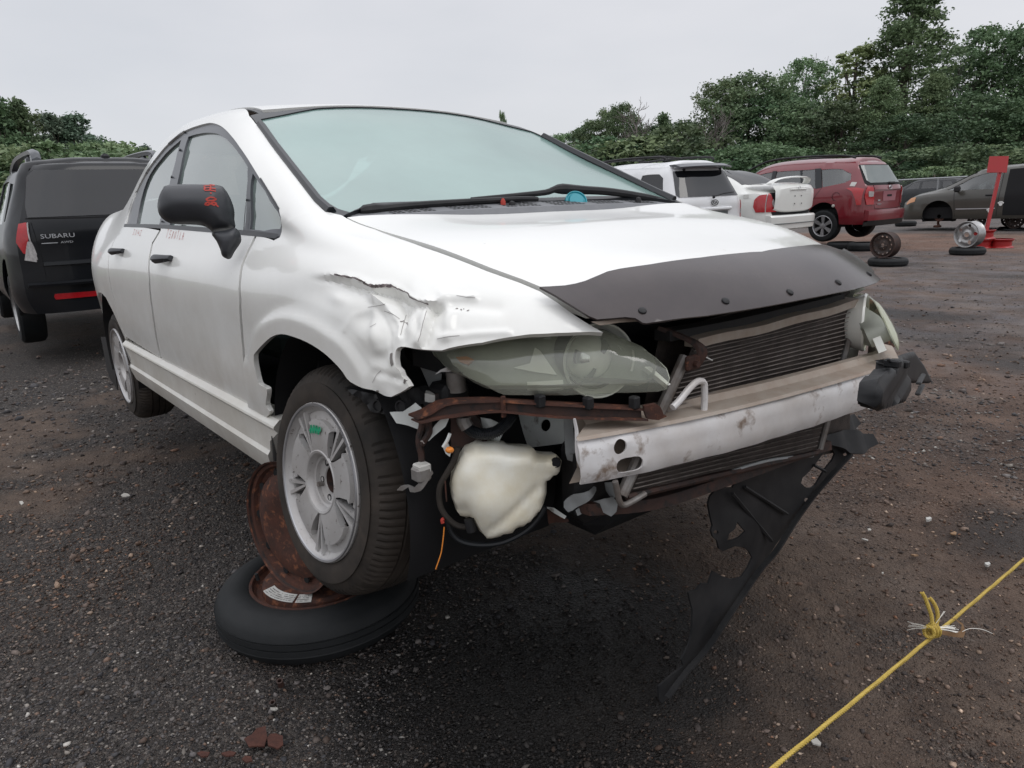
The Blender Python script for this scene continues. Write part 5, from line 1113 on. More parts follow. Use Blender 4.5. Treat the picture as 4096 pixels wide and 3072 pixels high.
# ================================================================== ground
def gmat():
    m = bpy.data.materials.new('gravel_and_dirt'); m.use_nodes = True; n = m.node_tree; b = n.nodes['Principled BSDF']; L = n.links.new
    t = N(n, 'ShaderNodeTexCoord'); O = t.outputs['Object']
    def noise(sc_, det=6, ro=.6, vec=O): x = N(n, 'ShaderNodeTexNoise', Scale=sc_, Detail=float(det), Roughness=ro); L(vec, x.inputs[0]); return x.outputs[0]
    def rng(v, a, b_, c=0., d=1.): r = N(n, 'ShaderNodeMapRange'); L(v, r.inputs[0]); r.inputs['From Min'].default_value = a; r.inputs['From Max'].default_value = b_; r.inputs['To Min'].default_value = c; r.inputs['To Max'].default_value = d; return r.outputs[0]
    def mix(f, c1, c2, bt='MIX'):
        x = N(n, 'ShaderNodeMix'); x.data_type = 'RGBA'; x.blend_type = bt
        if isinstance(f, float): x.inputs[0].default_value = f
        else: L(f, x.inputs[0])
        for i, c in ((6, c1), (7, c2)):
            if isinstance(c, tuple): x.inputs[i].default_value = (*c, 1)
            else: L(c, x.inputs[i])
        return x.outputs[2]
    def math_(op, a, b_=None):
        x = N(n, 'ShaderNodeMath', operation=op)
        for i, v in enumerate((a, b_)):
            if v is None: continue
            if isinstance(v, (int, float)): x.inputs[i].default_value = v
            else: L(v, x.inputs[i])
        return x.outputs[0]
    # stones: two voronoi sizes, each cell its own tone
    def stones(sc_):
        v = N(n, 'ShaderNodeTexVoronoi', Scale=sc_); v.inputs['Randomness'].default_value = 1; L(O, v.inputs[0])
        r = N(n, 'ShaderNodeValToRGB'); s_ = N(n, 'ShaderNodeSeparateColor'); L(v.outputs['Color'], s_.inputs[0]); L(s_.outputs[0], r.inputs[0])
        e = r.color_ramp; e.elements[0].color = (.019, .017, .016, 1); e.elements[1].color = (.28, .255, .23, 1); e.elements[1].position = 1
        for p, c in ((.35, (.042, .039, .038)), (.6, (.064, .051, .044)), (.8, (.092, .083, .078)), (.93, (.13, .108, .092))): q = e.elements.new(p); q.color = (*c, 1)
        return r.outputs[0], v.outputs['Distance'], s_.outputs[1]
    c1, d1, k1 = stones(85.); c2, d2, k2 = stones(190.)
    st_ = mix(.5, c1, c2)
    dirt = mix(rng(noise(7., 8), .35, .65), (.072, .048, .035), (.125, .090, .068)); rust_ = mix(rng(noise(3., 7), .35, .7), (.088, .050, .034), (.17, .112, .082))
    # patches where dirt covers the stones
    at_ = N(n, 'ShaderNodeAttribute'); at_.attribute_name = 'patches'; as_ = N(n, 'ShaderNodeSeparateColor'); L(at_.outputs['Color'], as_.inputs[0])
    px_ = N(n, 'ShaderNodeMix'); L(as_.outputs[1], px_.inputs[0]); L(rng(noise(.75, 7, .62), .40, .58), px_.inputs[2]); L(as_.outputs[0], px_.inputs[3]); pat = px_.outputs[0]; pat = math_('MULTIPLY', pat, rng(noise(14., 6), .25, .5, .55, 1.))
    pat2 = rng(noise(.45, 7, .6), .38, .55)
    col = mix(math_('MULTIPLY', pat, .88), st_, dirt)
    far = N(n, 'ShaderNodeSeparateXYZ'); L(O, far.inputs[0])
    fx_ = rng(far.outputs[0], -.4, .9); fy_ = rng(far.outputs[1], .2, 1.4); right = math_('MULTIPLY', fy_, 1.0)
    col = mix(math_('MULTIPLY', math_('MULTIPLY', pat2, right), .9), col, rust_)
    # reddish dirt lane running between the two rows of cars
    lane = math_('MULTIPLY', rng(far.outputs[1], 13.3, 14.2), rng(far.outputs[1], 19.6, 18.6)); lane = math_('MULTIPLY', lane, rng(noise(.8, 5), .25, .5))
    col = mix(math_('MULTIPLY', lane, .85), col, (.19, .115, .085))
    grey = math_('MULTIPLY', rng(far.outputs[1], 2.5, 6.), rng(far.outputs[1], 14.2, 13.3)); col = mix(math_('MULTIPLY', grey, rng(noise(2.2, 9, .75), .38, .62, .0, .75)), col, (.15, .142, .148))
    farg = rng(far.outputs[1], 18.8, 20.); col = mix(math_('MULTIPLY', farg, .7), col, (.13, .125, .125))
    # right-hand patches lightened so nearer ground reads as shaded, painted into the colour
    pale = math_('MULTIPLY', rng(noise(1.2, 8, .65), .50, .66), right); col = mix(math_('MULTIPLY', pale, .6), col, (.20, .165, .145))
    # oil and coolant soaked patch under and before the nose of the car
    def spot(cx, cy, rx, ry, soft=.5):
        mp = N(n, 'ShaderNodeMapping'); L(O, mp.inputs[0]); mp.inputs['Location'].default_value = (-cx/rx, -cy/ry, 0); mp.inputs['Scale'].default_value = (1/rx, 1/ry, 0)
        nz = N(n, 'ShaderNodeTexNoise', Scale=5.0, Detail=6.0); L(O, nz.inputs[0]); va = N(n, 'ShaderNodeVectorMath', operation='MULTIPLY_ADD'); L(nz.outputs['Color'], va.inputs[0]); va.inputs[1].default_value = (.9, .9, 0); L(mp.outputs[0], va.inputs[2])
        vb = N(n, 'ShaderNodeVectorMath', operation='SUBTRACT'); L(va.outputs[0], vb.inputs[0]); vb.inputs[1].default_value = (.45, .45, 0)
        ln = N(n, 'ShaderNodeVectorMath', operation='LENGTH'); L(vb.outputs[0], ln.inputs[0]); return rng(ln.outputs['Value'], 1+soft*.5, 1-soft*.5)
    oil = spot(.34, -.42, .58, .64, .5); 
    for q in ((.55, -.15, .3, .25), (.50, -.75, .30, .22), (1.2, 2.3, .45, .25), (.2, 4.3, .5, .3), (-1.5, 6.0, .6, .3), (.9, 1.35, .2, .3)): oil = math_('MAXIMUM', oil, math_('MULTIPLY', spot(*q, .8), .8))
    col = mix(math_('MULTIPLY', oil, .95), col, (.0045, .0038, .0035))
    # white chips
    L(col, b.inputs['Base Color'])
    ro = rng(oil, 0, 1, .80, .45); L(ro, b.inputs['Roughness']); b.inputs['Specular IOR Level'].default_value = .28
    hgt = math_('ADD', math_('MULTIPLY', rng(d1, 0, .6, 1, 0), math_('SUBTRACT', 1.0, math_('MULTIPLY', pat, .75))), math_('MULTIPLY', rng(d2, 0, .6, .5, 0), math_('SUBTRACT', 1.0, math_('MULTIPLY', pat, .5))))
    hgt = math_('ADD', hgt, math_('MULTIPLY', noise(22., 8), 1.6))
    bp = N(n, 'ShaderNodeBump', Strength=1.0, Distance=.014); L(hgt, bp.inputs['Height']); L(bp.outputs[0], b.inputs['Normal']); return m
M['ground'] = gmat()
def pnz(x, y):
    a = np.sin(x*1.3+1.1*np.sin(y*1.7+.5))+np.sin(y*1.9+1.3*np.sin(x*.9+2.1))+.7*np.sin(x*3.7+y*2.9+np.sin(y*4.1))+.5*np.sin(x*6.3-y*5.2+1.7*np.sin(x*2.2))+.35*np.sin(x*13.1+y*9.7+2*np.sin(y*7.))+.3*np.sin(y*17.-x*11.3+2*np.sin(x*9.))
    return a
def patch(x, y): t = np.clip((pnz(x, y)+.35)/1.3, 0, 1); return t*t*(3-2*t)
def hgt(x, y):                                # very slight unevenness
    return .010*np.sin(x*2.1+.6)*np.sin(y*1.7)+.006*np.sin(x*5.3+y*3.1)+.004*np.sin(x*11.+1.3)*np.sin(y*9.-.4)-.012
xs = np.r_[-400, -150, -60, -30, -16, -10, np.arange(-7, 3.2, .08), 4, 6, 10, 20, 60, 150, 400]
ys = np.r_[-400, -150, -60, -20, -8, -5, np.arange(-3.4, 6.0, .08), 7, 8.5, 10, 13, 17, 23, 30, 50, 90, 160, 400]
X, Y = np.meshgrid(xs, ys); near = (np.clip(1-np.abs(X+2)/6, 0, 1)*np.clip(1-np.abs(Y-1.3)/6, 0, 1) > 0)
Z = np.where((np.abs(X+2) < 5.2) & (np.abs(Y-1.3) < 4.8), hgt(X, Y), 0.0)
V = np.stack([X.ravel(), Y.ravel(), Z.ravel()], 1); nx, ny = len(xs), len(ys); I = (np.arange(ny-1)[:, None]*nx+np.arange(nx-1)[None]).ravel()
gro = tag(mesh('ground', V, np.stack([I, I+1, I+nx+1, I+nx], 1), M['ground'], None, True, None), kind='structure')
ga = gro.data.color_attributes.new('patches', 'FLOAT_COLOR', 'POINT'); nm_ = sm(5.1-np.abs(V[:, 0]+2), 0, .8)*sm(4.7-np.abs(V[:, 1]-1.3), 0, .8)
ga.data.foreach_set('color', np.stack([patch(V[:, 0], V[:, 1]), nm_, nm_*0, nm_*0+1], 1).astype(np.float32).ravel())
# ---- loose stones near the camera
def fastmesh(name, V, F, m, col=None):
    me = bpy.data.meshes.new(name); me.vertices.add(len(V)); me.vertices.foreach_set('co', V.astype(np.float32).ravel())
    k = F.shape[1]; me.loops.add(F.size); me.loops.foreach_set('vertex_index', F.astype(np.int32).ravel()); me.polygons.add(len(F))
    me.polygons.foreach_set('loop_start', np.arange(0, F.size, k, dtype=np.int32)); me.materials.append(m)
    if col is not None:
        a = me.color_attributes.new('stone_colour', 'FLOAT_COLOR', 'POINT'); a.data.foreach_set('color', np.concatenate([col, np.ones((len(col), 1))], 1).astype(np.float32).ravel())
    me.update(calc_edges=True); me.validate(); o = bpy.data.objects.new(name, me); C.objects.link(o); return o
def attrmat(name, rough=.75, nsc=60):
    m = bpy.data.materials.new(name); m.use_nodes = True; n = m.node_tree; b = n.nodes['Principled BSDF']; a = N(n, 'ShaderNodeAttribute'); a.attribute_name = 'stone_colour'
    t = N(n, 'ShaderNodeTexCoord'); x = N(n, 'ShaderNodeTexNoise', Scale=float(nsc), Detail=4.0); n.links.new(t.outputs['Object'], x.inputs[0]); r = N(n, 'ShaderNodeMapRange'); n.links.new(x.outputs[0], r.inputs[0])
    r.inputs['From Min'].default_value = .3; r.inputs['From Max'].default_value = .7; r.inputs['To Min'].default_value = .65; r.inputs['To Max'].default_value = 1.25
    v = N(n, 'ShaderNodeVectorMath', operation='SCALE'); n.links.new(a.outputs['Color'], v.inputs[0]); n.links.new(r.outputs[0], v.inputs['Scale']); n.links.new(v.outputs[0], b.inputs['Base Color'])
    b.inputs['Roughness'].default_value = rough; b.inputs['Specular IOR Level'].default_value = .35; return m
def ico():
    p = (1+5**.5)/2; v = np.array([(-1, p, 0), (1, p, 0), (-1, -p, 0), (1, -p, 0), (0, -1, p), (0, 1, p), (0, -1, -p), (0, 1, -p), (p, 0, -1), (p, 0, 1), (-p, 0, -1), (-p, 0, 1)], float)
    f = np.array([(0, 11, 5), (0, 5, 1), (0, 1, 7), (0, 7, 10), (0, 10, 11), (1, 5, 9), (5, 11, 4), (11, 10, 2), (10, 7, 6), (7, 1, 8), (3, 9, 4), (3, 4, 2), (3, 2, 6), (3, 6, 8), (3, 8, 9), (4, 9, 5), (2, 4, 11), (6, 2, 10), (8, 6, 7), (9, 8, 1)])
    return v/np.linalg.norm(v[0]), f
ICO = ico()
def pnoise0(x, y): return np.sin(x*1.9+.7*np.sin(y*2.3))+np.sin(y*2.7+1.1*np.sin(x*1.3+2))+.6*np.sin(x*6.1+y*4.7)+.5*np.sin(x*3.1-y*7.3)
OV = np.array([(1, 0, 0), (0, 1, 0), (-1, 0, 0), (0, -1, 0), (0, 0, 1), (0, 0, -1)], float); OF = np.array([(0, 1, 4), (1, 2, 4), (2, 3, 4), (3, 0, 4), (1, 0, 5), (2, 1, 5), (3, 2, 5), (0, 3, 5)])
def scatter(n, umin, umax, vmin, vmax, s0, s1, name, power=2.2, small=False):
    IV, IF = (OV, OF) if small else ICO; K = len(IV)
    u = RNG.uniform(umin, umax, n); v = vmax-(vmax-vmin)*RNG.random(n)**1.0
    d = np.stack([(u-2048)/FPX, (v-1536)/FPX, np.ones(n)], 1) @ RW; t = -CW[2]/d[:, 2]; P = CW+d*t[:, None]
    k = RNG.random(n) > .62*patch(P[:, 0], P[:, 1]); P = P[k]; n = len(P)
    dist = np.linalg.norm(P-CW, axis=1)
    s = s0*(RNG.pareto(power, n)+.6); s = np.clip(s, s0*.5, s1)*np.clip(dist/2.4, .85, 2.6)
    sc_ = np.stack([s*RNG.uniform(.7, 1.4, n), s*RNG.uniform(.6, 1.1, n), s*RNG.uniform(.3, .75, n)], 1); a = RNG.uniform(0, 6.28, n)
    v = IV[None]*RNG.uniform(.55, 1.3, (n, K, 1))*sc_[:, None]
    ca, sa = np.cos(a)[:, None], np.sin(a)[:, None]; x = v[:, :, 0]*ca-v[:, :, 1]*sa; y = v[:, :, 0]*sa+v[:, :, 1]*ca; til = RNG.normal(0, .25, (n, 1)); z = v[:, :, 2]+x*til
    z0_ = np.where((np.abs(P[:, 0]+2) < 5.2) & (np.abs(P[:, 1]-1.3) < 4.8), hgt(P[:, 0], P[:, 1]), 0)
    V = np.stack([x+P[:, 0:1], y+P[:, 1:2], z+z0_[:, None]+sc_[:, 2:3]*.35], 2).reshape(-1, 3); F = (IF[None]+K*np.arange(n)[:, None, None]).reshape(-1, 3)
    pal = np.array([(.034, .033, .036), (.050, .048, .050), (.024, .022, .022), (.072, .058, .050), (.088, .080, .078), (.060, .042, .033), (.115, .102, .095), (.19, .17, .15), (.15, .10, .075), (.36, .34, .31)])
    warm = np.clip(pnoise0(P[:, 0]*.8+3, P[:, 1]*.8)*.5+.4, 0, 1)[:, None]; wc = np.array([1.25, .98, .80])*warm+(1-warm)
    ci = RNG.choice(len(pal), n, p=[.08, .12, .07, .16, .17, .12, .15, .085, .035, .010]); col = np.repeat(pal[ci]*wc*RNG.uniform(.8, 1.25, (n, 1)), K, 0)
    oil = np.exp(-(((P[:, 0]-.40)/.40)**2+((P[:, 1]+.50)/.50)**2)**2); col *= (1-.88*np.repeat(oil, K))[:, None]; col *= 1.15
    return tag(fastmesh(name, V, F, M['stone'], col), kind='stuff')
M['stone'] = attrmat('loose_stones')
a = scatter(135000, -150, 4250, 1500, 3200, .0016, .0070, 'gravel', 2.0, True); b_ = scatter(18000, 300, 4250, 960, 1600, .0020, .007, 'gravel', 2.0, True); c_ = scatter(9000, -150, 4250, 1350, 3200, .0034, .0115, 'gravel', 2.2)
for o in (a, b_, c_): o['label'] = 'loose grey and brown gravel scattered over the yard'
# ---- litter
def flake(pxs, z, m, nm, label, cat, grp=None, cut=.004, h=.006):
    P = [ground(a, b, z) for a, b in pxs]; o = plate(nm, [p+[0, 0, cut] for p in P], (0.04, .02, 1), cut, m, None, h=h, bend=lambda V, Q: .0025*np.sin(V[:, 0]*70)+.002*np.sin(V[:, 1]*90)); tag(o, label, cat, grp); return o
M['rustflake'] = mat('rust_flake', (.085, .032, .022), .85, noise=(60, (.05, .02, .015), .9), bump=(200, .5, .002))
c9 = lambda L: px(L, 1.3043, 0, 1800)
flake(c9([(1275, 1515), (1300, 1560), (1380, 1545), (1395, 1500), (1385, 1440), (1340, 1455), (1315, 1490)]), .004, M['rustflake'], 'rust_flake', 'largest flat rust flake lying on the gravel below the stand, left half of a pair', 'rust flake')
flake(c9([(1395, 1510), (1400, 1555), (1450, 1565), (1478, 1540), (1475, 1490), (1440, 1480), (1410, 1488)]), .004, M['rustflake'], 'rust_flake', 'flat rust flake touching the largest one on its right side', 'rust flake')
flake(c9([(1155, 1590), (1180, 1608), (1220, 1600), (1232, 1580), (1200, 1572)]), .004, M['rustflake'], 'rust_flake', 'small orange rust flake left of the big pair of flakes', 'rust flake')
flake(c9([(1030, 1590), (1050, 1610), (1085, 1604), (1095, 1580), (1050, 1574)]), .004, M['rustflake'], 'rust_flake', 'leftmost small rust flake near the bottom edge of the gravel', 'rust flake')
flake(c9([(1262, 1620), (1285, 1640), (1318, 1625), (1310, 1600), (1280, 1598)]), .004, M['rustflake'], 'rust_flake', 'rust flake just below the big pair at the bottom of the gravel', 'rust flake')
M['chip'] = mat('white_chip', (.48, .46, .42), .6, noise=(40, (.4, .38, .35), .6))
M['leaf'] = mat('dry_leaf', (.28, .17, .09), .7, noise=(50, (.18, .10, .05), .8))
flake(c9([(1410, 1350), (1440, 1343), (1452, 1352), (1435, 1366), (1415, 1360)]), .006, M['chip'], 'plastic_chip', 'square white chip below the lying tyre', 'chip')
flake(c9([(1335, 1262), (1343, 1255), (1352, 1266), (1342, 1272)]), .006, M['chip'], 'plastic_chip', 'tiny white chip close below the lying tyre', 'chip')
flake(c9([(632, 240), (648, 228), (670, 228), (678, 240), (655, 248), (640, 250)]), .008, M['chip'], 'paper_scrap', 'crumpled white scrap on brown dirt left of the stand', 'scrap')
flake(c9([(102, 272), (118, 268), (125, 280), (114, 290), (104, 284)]), .012, M['chip'], 'plastic_chip', 'white chip on the gravel at the far left', 'chip')
cA = lambda L: px(L, 2.0741, 3300, 1900)
flake(cA([(352, 450), (372, 443), (385, 455), (378, 470), (358, 470)]), .010, M['chip'], 'plastic_chip', 'white angular chip on brown dirt right of the undertray, upper one', 'chip')
flake(cA([(303, 530), (330, 530), (358, 545), (350, 558), (320, 545)]), .008, M['chip'], 'plastic_chip', 'white long chip on brown dirt right of the undertray, lower one', 'chip')
flake(cA([(470, 810), (485, 808), (486, 825), (472, 828)]), .006, M['chip'], 'plastic_chip', 'small bright chip on the gravel above the yellow rope knot', 'chip')
flake(cA([(835, 365), (870, 358), (885, 375), (860, 398), (840, 395)]), .014, M['label'], 'stone_slab', 'pale flat stone on the gravel in front of the bumper beam', 'stone', cut=.010)
flake(cA([(1322, 740), (1360, 730), (1372, 750), (1350, 775), (1330, 765)]), .010, M['label'], 'stone_slab', 'pale pinkish flat stone near the right edge beside the rope', 'stone', cut=.008)
flake(px([(1020, 1530), (1048, 1512), (1070, 1545), (1065, 1560), (1030, 1550)], 1.2093, 2400, 1700), .010, M['chip'], 'stone_chip', 'pale triangular stone chip just right of the yellow rope\'s lower end', 'stone')
flake(cA([(710, 665), (750, 660), (775, 675), (740, 682)]), .008, M['leaf'], 'dry_leaf', 'orange brown dry leaf on the gravel left of the rope', 'leaf')
flake(cA([(1035, 490), (1075, 465), (1092, 480), (1085, 510), (1050, 505)]), .012, M['leaf'], 'dry_leaf', 'curled tan dry leaf on gravel above the rope', 'leaf')
for (a_, b_), r_, lb in (((1462, 1215), .009, 'short brass socket standing open on the gravel below the tyre'), ((1425, 1328), .008, 'small rusty steel bush lying by the white chip')):
    p = ground(*c9([(a_, b_)])[0], .012); g = G(); g.lathe([(r_*.6, .010), (r_, .010), (r_, -.012), (r_*.6, -.012), (r_*.6, .010)], p, (.3, -.2, 1), 16); tag(g.make('metal_bush', M['rustd']), lb, 'bush')
# ---- yellow rope stretched across the corner, knotted
M['rope'] = mat('yellow_rope', (.50, .36, .07), .6, noise=(90, (.36, .25, .06), .7)); M['fibre'] = mat('white_fibre', (.7, .68, .62), .6)
def strand(P, r, turns, g, n=6):
    P = cat3(P); k = len(P); T = np.gradient(P, axis=0); T /= np.linalg.norm(T, axis=1)[:, None]; s_ = np.r_[0, np.cumsum(np.linalg.norm(np.diff(P, axis=0), axis=1))]
    A = np.cross(T, [0, 0, 1.]); A /= np.linalg.norm(A, axis=1)[:, None]; B = np.cross(T, A)
    for j in range(3):
        ph = 2*math.pi*(s_*turns+j/3.); g.tube(P+.52*r*(np.cos(ph)[:, None]*A+np.sin(ph)[:, None]*B), r*.56, n)
r0, r1 = wdepth(3045, 3095, .98), wdepth(4130, 2195, 1.75); dr = (r1-r0); r0 = r0-dr*.35; r1 = r1+dr*.6
def rp(u):                                    # point of the rope at image column u (search)
    t = np.linspace(0, 1, 400); P = r0+(r1-r0)*t[:, None]; return P[np.argmin(np.abs(wproj(P)[:, 0]-u))]
L = np.linspace(r0, r1, 420); L[:, 2] -= .012*np.sin(np.linspace(0, math.pi, 420))
g = G(); strand(L, .0038, 56, g); rope = g.make('yellow_rope', M['rope']); tag(rope, 'thin twisted yellow rope stretched tight over the gravel with a knot in it', 'rope')
kp = rp(3718); dK = float((RW @ (kp-CW))[2]); rd = dr/np.linalg.norm(dr)
def kd(L, dd=0): return [wdepth(a, b, dK+dd) for a, b in cA(L)]
g = G(); strand(spl(kd([(890, 1260), (885, 1180), (860, 1100), (830, 1020), (805, 975)], -.004), 12), .0036, 62, g); g.make('loose_end', M['rope'], rope)
g = G(); strand(spl(kd([(920, 1260), (935, 1180), (925, 1110), (900, 1060), (870, 1020)], .006), 12), .0036, 62, g); g.make('loose_end', M['rope'], rope)
g = G()
for i in range(3):
    c = wdepth(*cA([(865+i*22, 1302-i*9)])[0], dK-.002+.003*i); ax = rd+np.array([.25*(i-1), .2, .15*i]); ax /= np.linalg.norm(ax); _, A, B = frame_of(ax)
    strand([c+(.0085+.001*i)*(math.cos(t)*A+1.25*math.sin(t)*B) for t in np.linspace(0, 6.1, 30)], .0033, 62, g)
g.make('knot', M['rope'], rope)
g = G(); base = (885, 1275)
for i in range(26):
    if i < 9: e = (680+random.uniform(0, 50), 1212+i*13+random.uniform(-8, 8)) if i < 7 else (1000+random.uniform(-20, 20), 1130+random.uniform(-20, 20))
    else: e = (1060+random.uniform(-30, 60), 1265+random.uniform(-30, 45))
    m_ = ((base[0]+e[0])/2+random.uniform(-6, 6), (base[1]+e[1])/2-random.uniform(0, 14)); dd = random.uniform(-.01, .01); P = spl([kd([base], 0)[0], kd([m_], dd*.6)[0], kd([e], dd)[0]], 4); g.tube(P, .0005, 3)
L = spl(kd([(1140, 1300), (1200, 1275), (1300, 1280), (1390, 1315)]), 5); g.tube(L, .0005, 3)
g.make('frayed_fibre', M['fibre'], rope, False)
lf_ = kd([(960, 1310), (1000, 1300), (1060, 1310), (1110, 1290), (1120, 1240), (1080, 1200), (1045, 1190), (1080, 1192), (1130, 1225), (1150, 1300), (1130, 1340), (1060, 1345), (990, 1335)], .012)
tag(plate('dry_leaf', lf_, -RW[2], .0008, M['leaf'], None, h=.006, bend=lambda V, Q: .006*np.sin(V[:, 0]*110)), 'curled brown dry leaf caught in the knot of the yellow rope', 'leaf')
# ---- spare stand parts standing in the yard
def lying_tyre(p, label, r=.30, h=.14, grp=None, mt='tyred', cat='tyre', rimm=True, rr_=.205):
    e = empty('lying_tyre', (p[0], p[1], 0), label, cat, grp); tyre('tyre', (0, 0, h), (0, 0, 1), r, rr_, h, M[mt], e, tread=False)
    if rimm: G().lathe([(rr_+.004, -.01), (rr_, .0), (rr_-.015, -.03), (rr_-.03, -.07), (.07, -.05), (.03, -.05), (.03, -.08)], (0, 0, h), (0, 0, 1), 36).make('steel_rim', M['rustd'], e)
    return e
def steel_wheel(e, c, ax, R0, wd, m, nh, hr, hrad, mh, m2=None, cb=.032, ell=1.0, dark=None):
    """drilled steel rim: face disc with real holes + barrel"""
    ax_, A, B = frame_of(ax); c = np.array(c, float)
    ring = lambda r, n=48: [(r*math.cos(t), r*math.sin(t)) for t in np.linspace(0, 2*math.pi, n, endpoint=False)]
    hs = [np.array(ring(cb, 18))]
    for k in range(nh):
        t = 2*math.pi*k/nh+.1; q = np.array(ring(1, 12))*[hr, hr*ell]; ro = np.array([[math.cos(t), -math.sin(t)], [math.sin(t), math.cos(t)]]); hs.append(q @ ro.T+[hrad*math.cos(t), hrad*math.sin(t)])
    for k in range(5):
        t = 2*math.pi*k/5; hs.append(np.array(ring(.008, 8))+[cb*1.75*math.cos(t), cb*1.75*math.sin(t)])
    V, F, Bd = triang(np.array(ring(R0-.018)), hs, .022); r = np.hypot(V[:, 0], V[:, 1])
    h = -.018-.018*sm(r, .05, .09)*(1-sm(r, .10, .15))-.02*sm(r, hrad, R0-.01)
    T_ = [c+v[0]*A+v[1]*B+z*ax_ for v, z in zip(V, h)]; Bt = [p-.006*ax_ for p in T_]; k = len(V)
    g = G(); g.add(T_+Bt, F.tolist()+F[:, ::-1].__add__(k).tolist()+[(a, a+k, b+k, b) for a, b in Bd]); g.make('wheel_disc', m, e)
    G().lathe([(R0, 0), (R0+.004, -.004), (R0-.004, -.010), (R0-.014, -.018), (R0-.022, -.035), (R0-.022, -wd*.5), (R0-.010, -wd+.02), (R0, -wd), (R0-.006, -wd-.002), (R0-.016, -wd+.02), (R0-.028, -wd*.5), (R0-.028, -.03), (R0-.012, -.004)], c, ax, 56, closed=True).make('rim_barrel', m2 or m, e)
    return ax_
M['blacksteel'] = mat('black_steel_wheel', (.022, .019, .018), .6, noise=(20, (.06, .03, .02), .8))
M['silver'] = mat('worn_silver_wheel', (.42, .42, .42), .33, .75, noise=(14, (.30, .29, .28), .8), dirt=(40, (.12, .10, .09), .62, .75))
M['redp'] = mat('red_paint', (.33, .011, .014), .45, coat=.2, noise=(8, (.30, .014, .012), .7), dirt=(22, (.16, .05, .035), .68, .8))
p = ground(3550, 1062, 0); ws1 = empty('wheel_stand', tuple(p), 'rusty dark steel wheel standing upright on a flat lying tyre beside the red people carrier', 'wheel stand')
tyre('tyre', (0, 0, .12), (0, 0, 1), .30, .2, .12, M['tyred'], ws1, tread=False); G().lathe([(.204, -.01), (.18, -.02), (.1, 0), (0, 0)], (0, 0, .12), (0, 0, 1), 32).make('steel_rim', M['rustd'], ws1)
vd = np.array([CW[0]-p[0], CW[1]-p[1], 0]); vd /= np.linalg.norm(vd); axr = rodr([0, 0, 1], R_(-30)) @ vd
steel_wheel(ws1, np.array([-.05, -.06, .12+.213])+axr*.07, axr, .207, .19, M['blacksteel'], 12, .013, .142, M['dark'], M['rustd'], ell=1.3)
p = ground(3868, 1018, 0); ws2 = empty('wheel_stand', tuple(p), 'silver alloy wheel standing upright on a lying tyre in front of the red sign', 'wheel stand')
tyre('tyre', (0, 0, .125), (0, 0, 1), .29, .2, .125, M['tyred'], ws2, tread=False); G().lathe([(.204, -.01), (.18, -.02), (.1, 0), (0, 0)], (0, 0, .125), (0, 0, 1), 32).make('steel_rim', M['rustd'], ws2)
vd = np.array([CW[0]-p[0], CW[1]-p[1], 0]); vd /= np.linalg.norm(vd); axr = rodr([0, 0, 1], R_(-33)) @ vd
steel_wheel(ws2, np.array([.0, 0, .125+.235])+axr*.09, axr, .228, .20, M['silver'], 5, .038, .150, M['dark'], cb=.046, ell=.85)
# red sign standing on two red rims
p = ground(3952, 992, 0); rs = empty('red_sign', tuple(p), 'blank red sign board on a leaning red post with a base of red steel rims', 'sign')
G().lathe([(.19, .0), (.21, .004), (.20, .02), (.17, .04), (.17, .12), (.20, .15), (.21, .17), (.19, .175)], (.18, .14, 0), (0, 0, 1), 40).make('base_rim', M['redp'], rs)
G().lathe([(.19, .0), (.21, .004), (.20, .02), (.17, .04), (.17, .12), (.20, .15), (.21, .17), (.19, .175)], (-.12, -.02, 0), (0, 0, 1), 40).make('base_rim', M['redp'], rs)
G().lathe([(.19, .0), (.21, .004), (.20, .02), (.17, .04), (.17, .12), (.20, .15), (.21, .17), (.19, .175)], (-.10, -.02, .18), (0, 0, 1), 40).make('base_rim', M['redp'], rs)
dP = 12.9
def rsp(u, v, d=0): return wdepth(u, v, dRS+d)-p
dRS = float((RW @ (p-CW))[2])
a_, b_ = rsp(3927, 1000, .05), rsp(4010, 640); tv = (b_-a_); L = [a_-[0, 0, .05], b_]
g = G(); s_ = RW[0]*.028; q_ = RW[2]*.022; g.sweep([[x-s_-q_, x+s_-q_, x+s_+q_, x-s_+q_] for x in L]); g.make('post', M['redp'], rs)
bd = [rsp(u, v, -.035) for u, v in ((3959, 625), (4036, 624), (4027, 690), (3948, 690))]
plate('board', bd, -RW[2], .012, M['redp'], rs, h=.2)
e = lying_tyre(ground(3622, 905), 'lone tyre lying on dirt between the red car and the grey van', .31, .16)

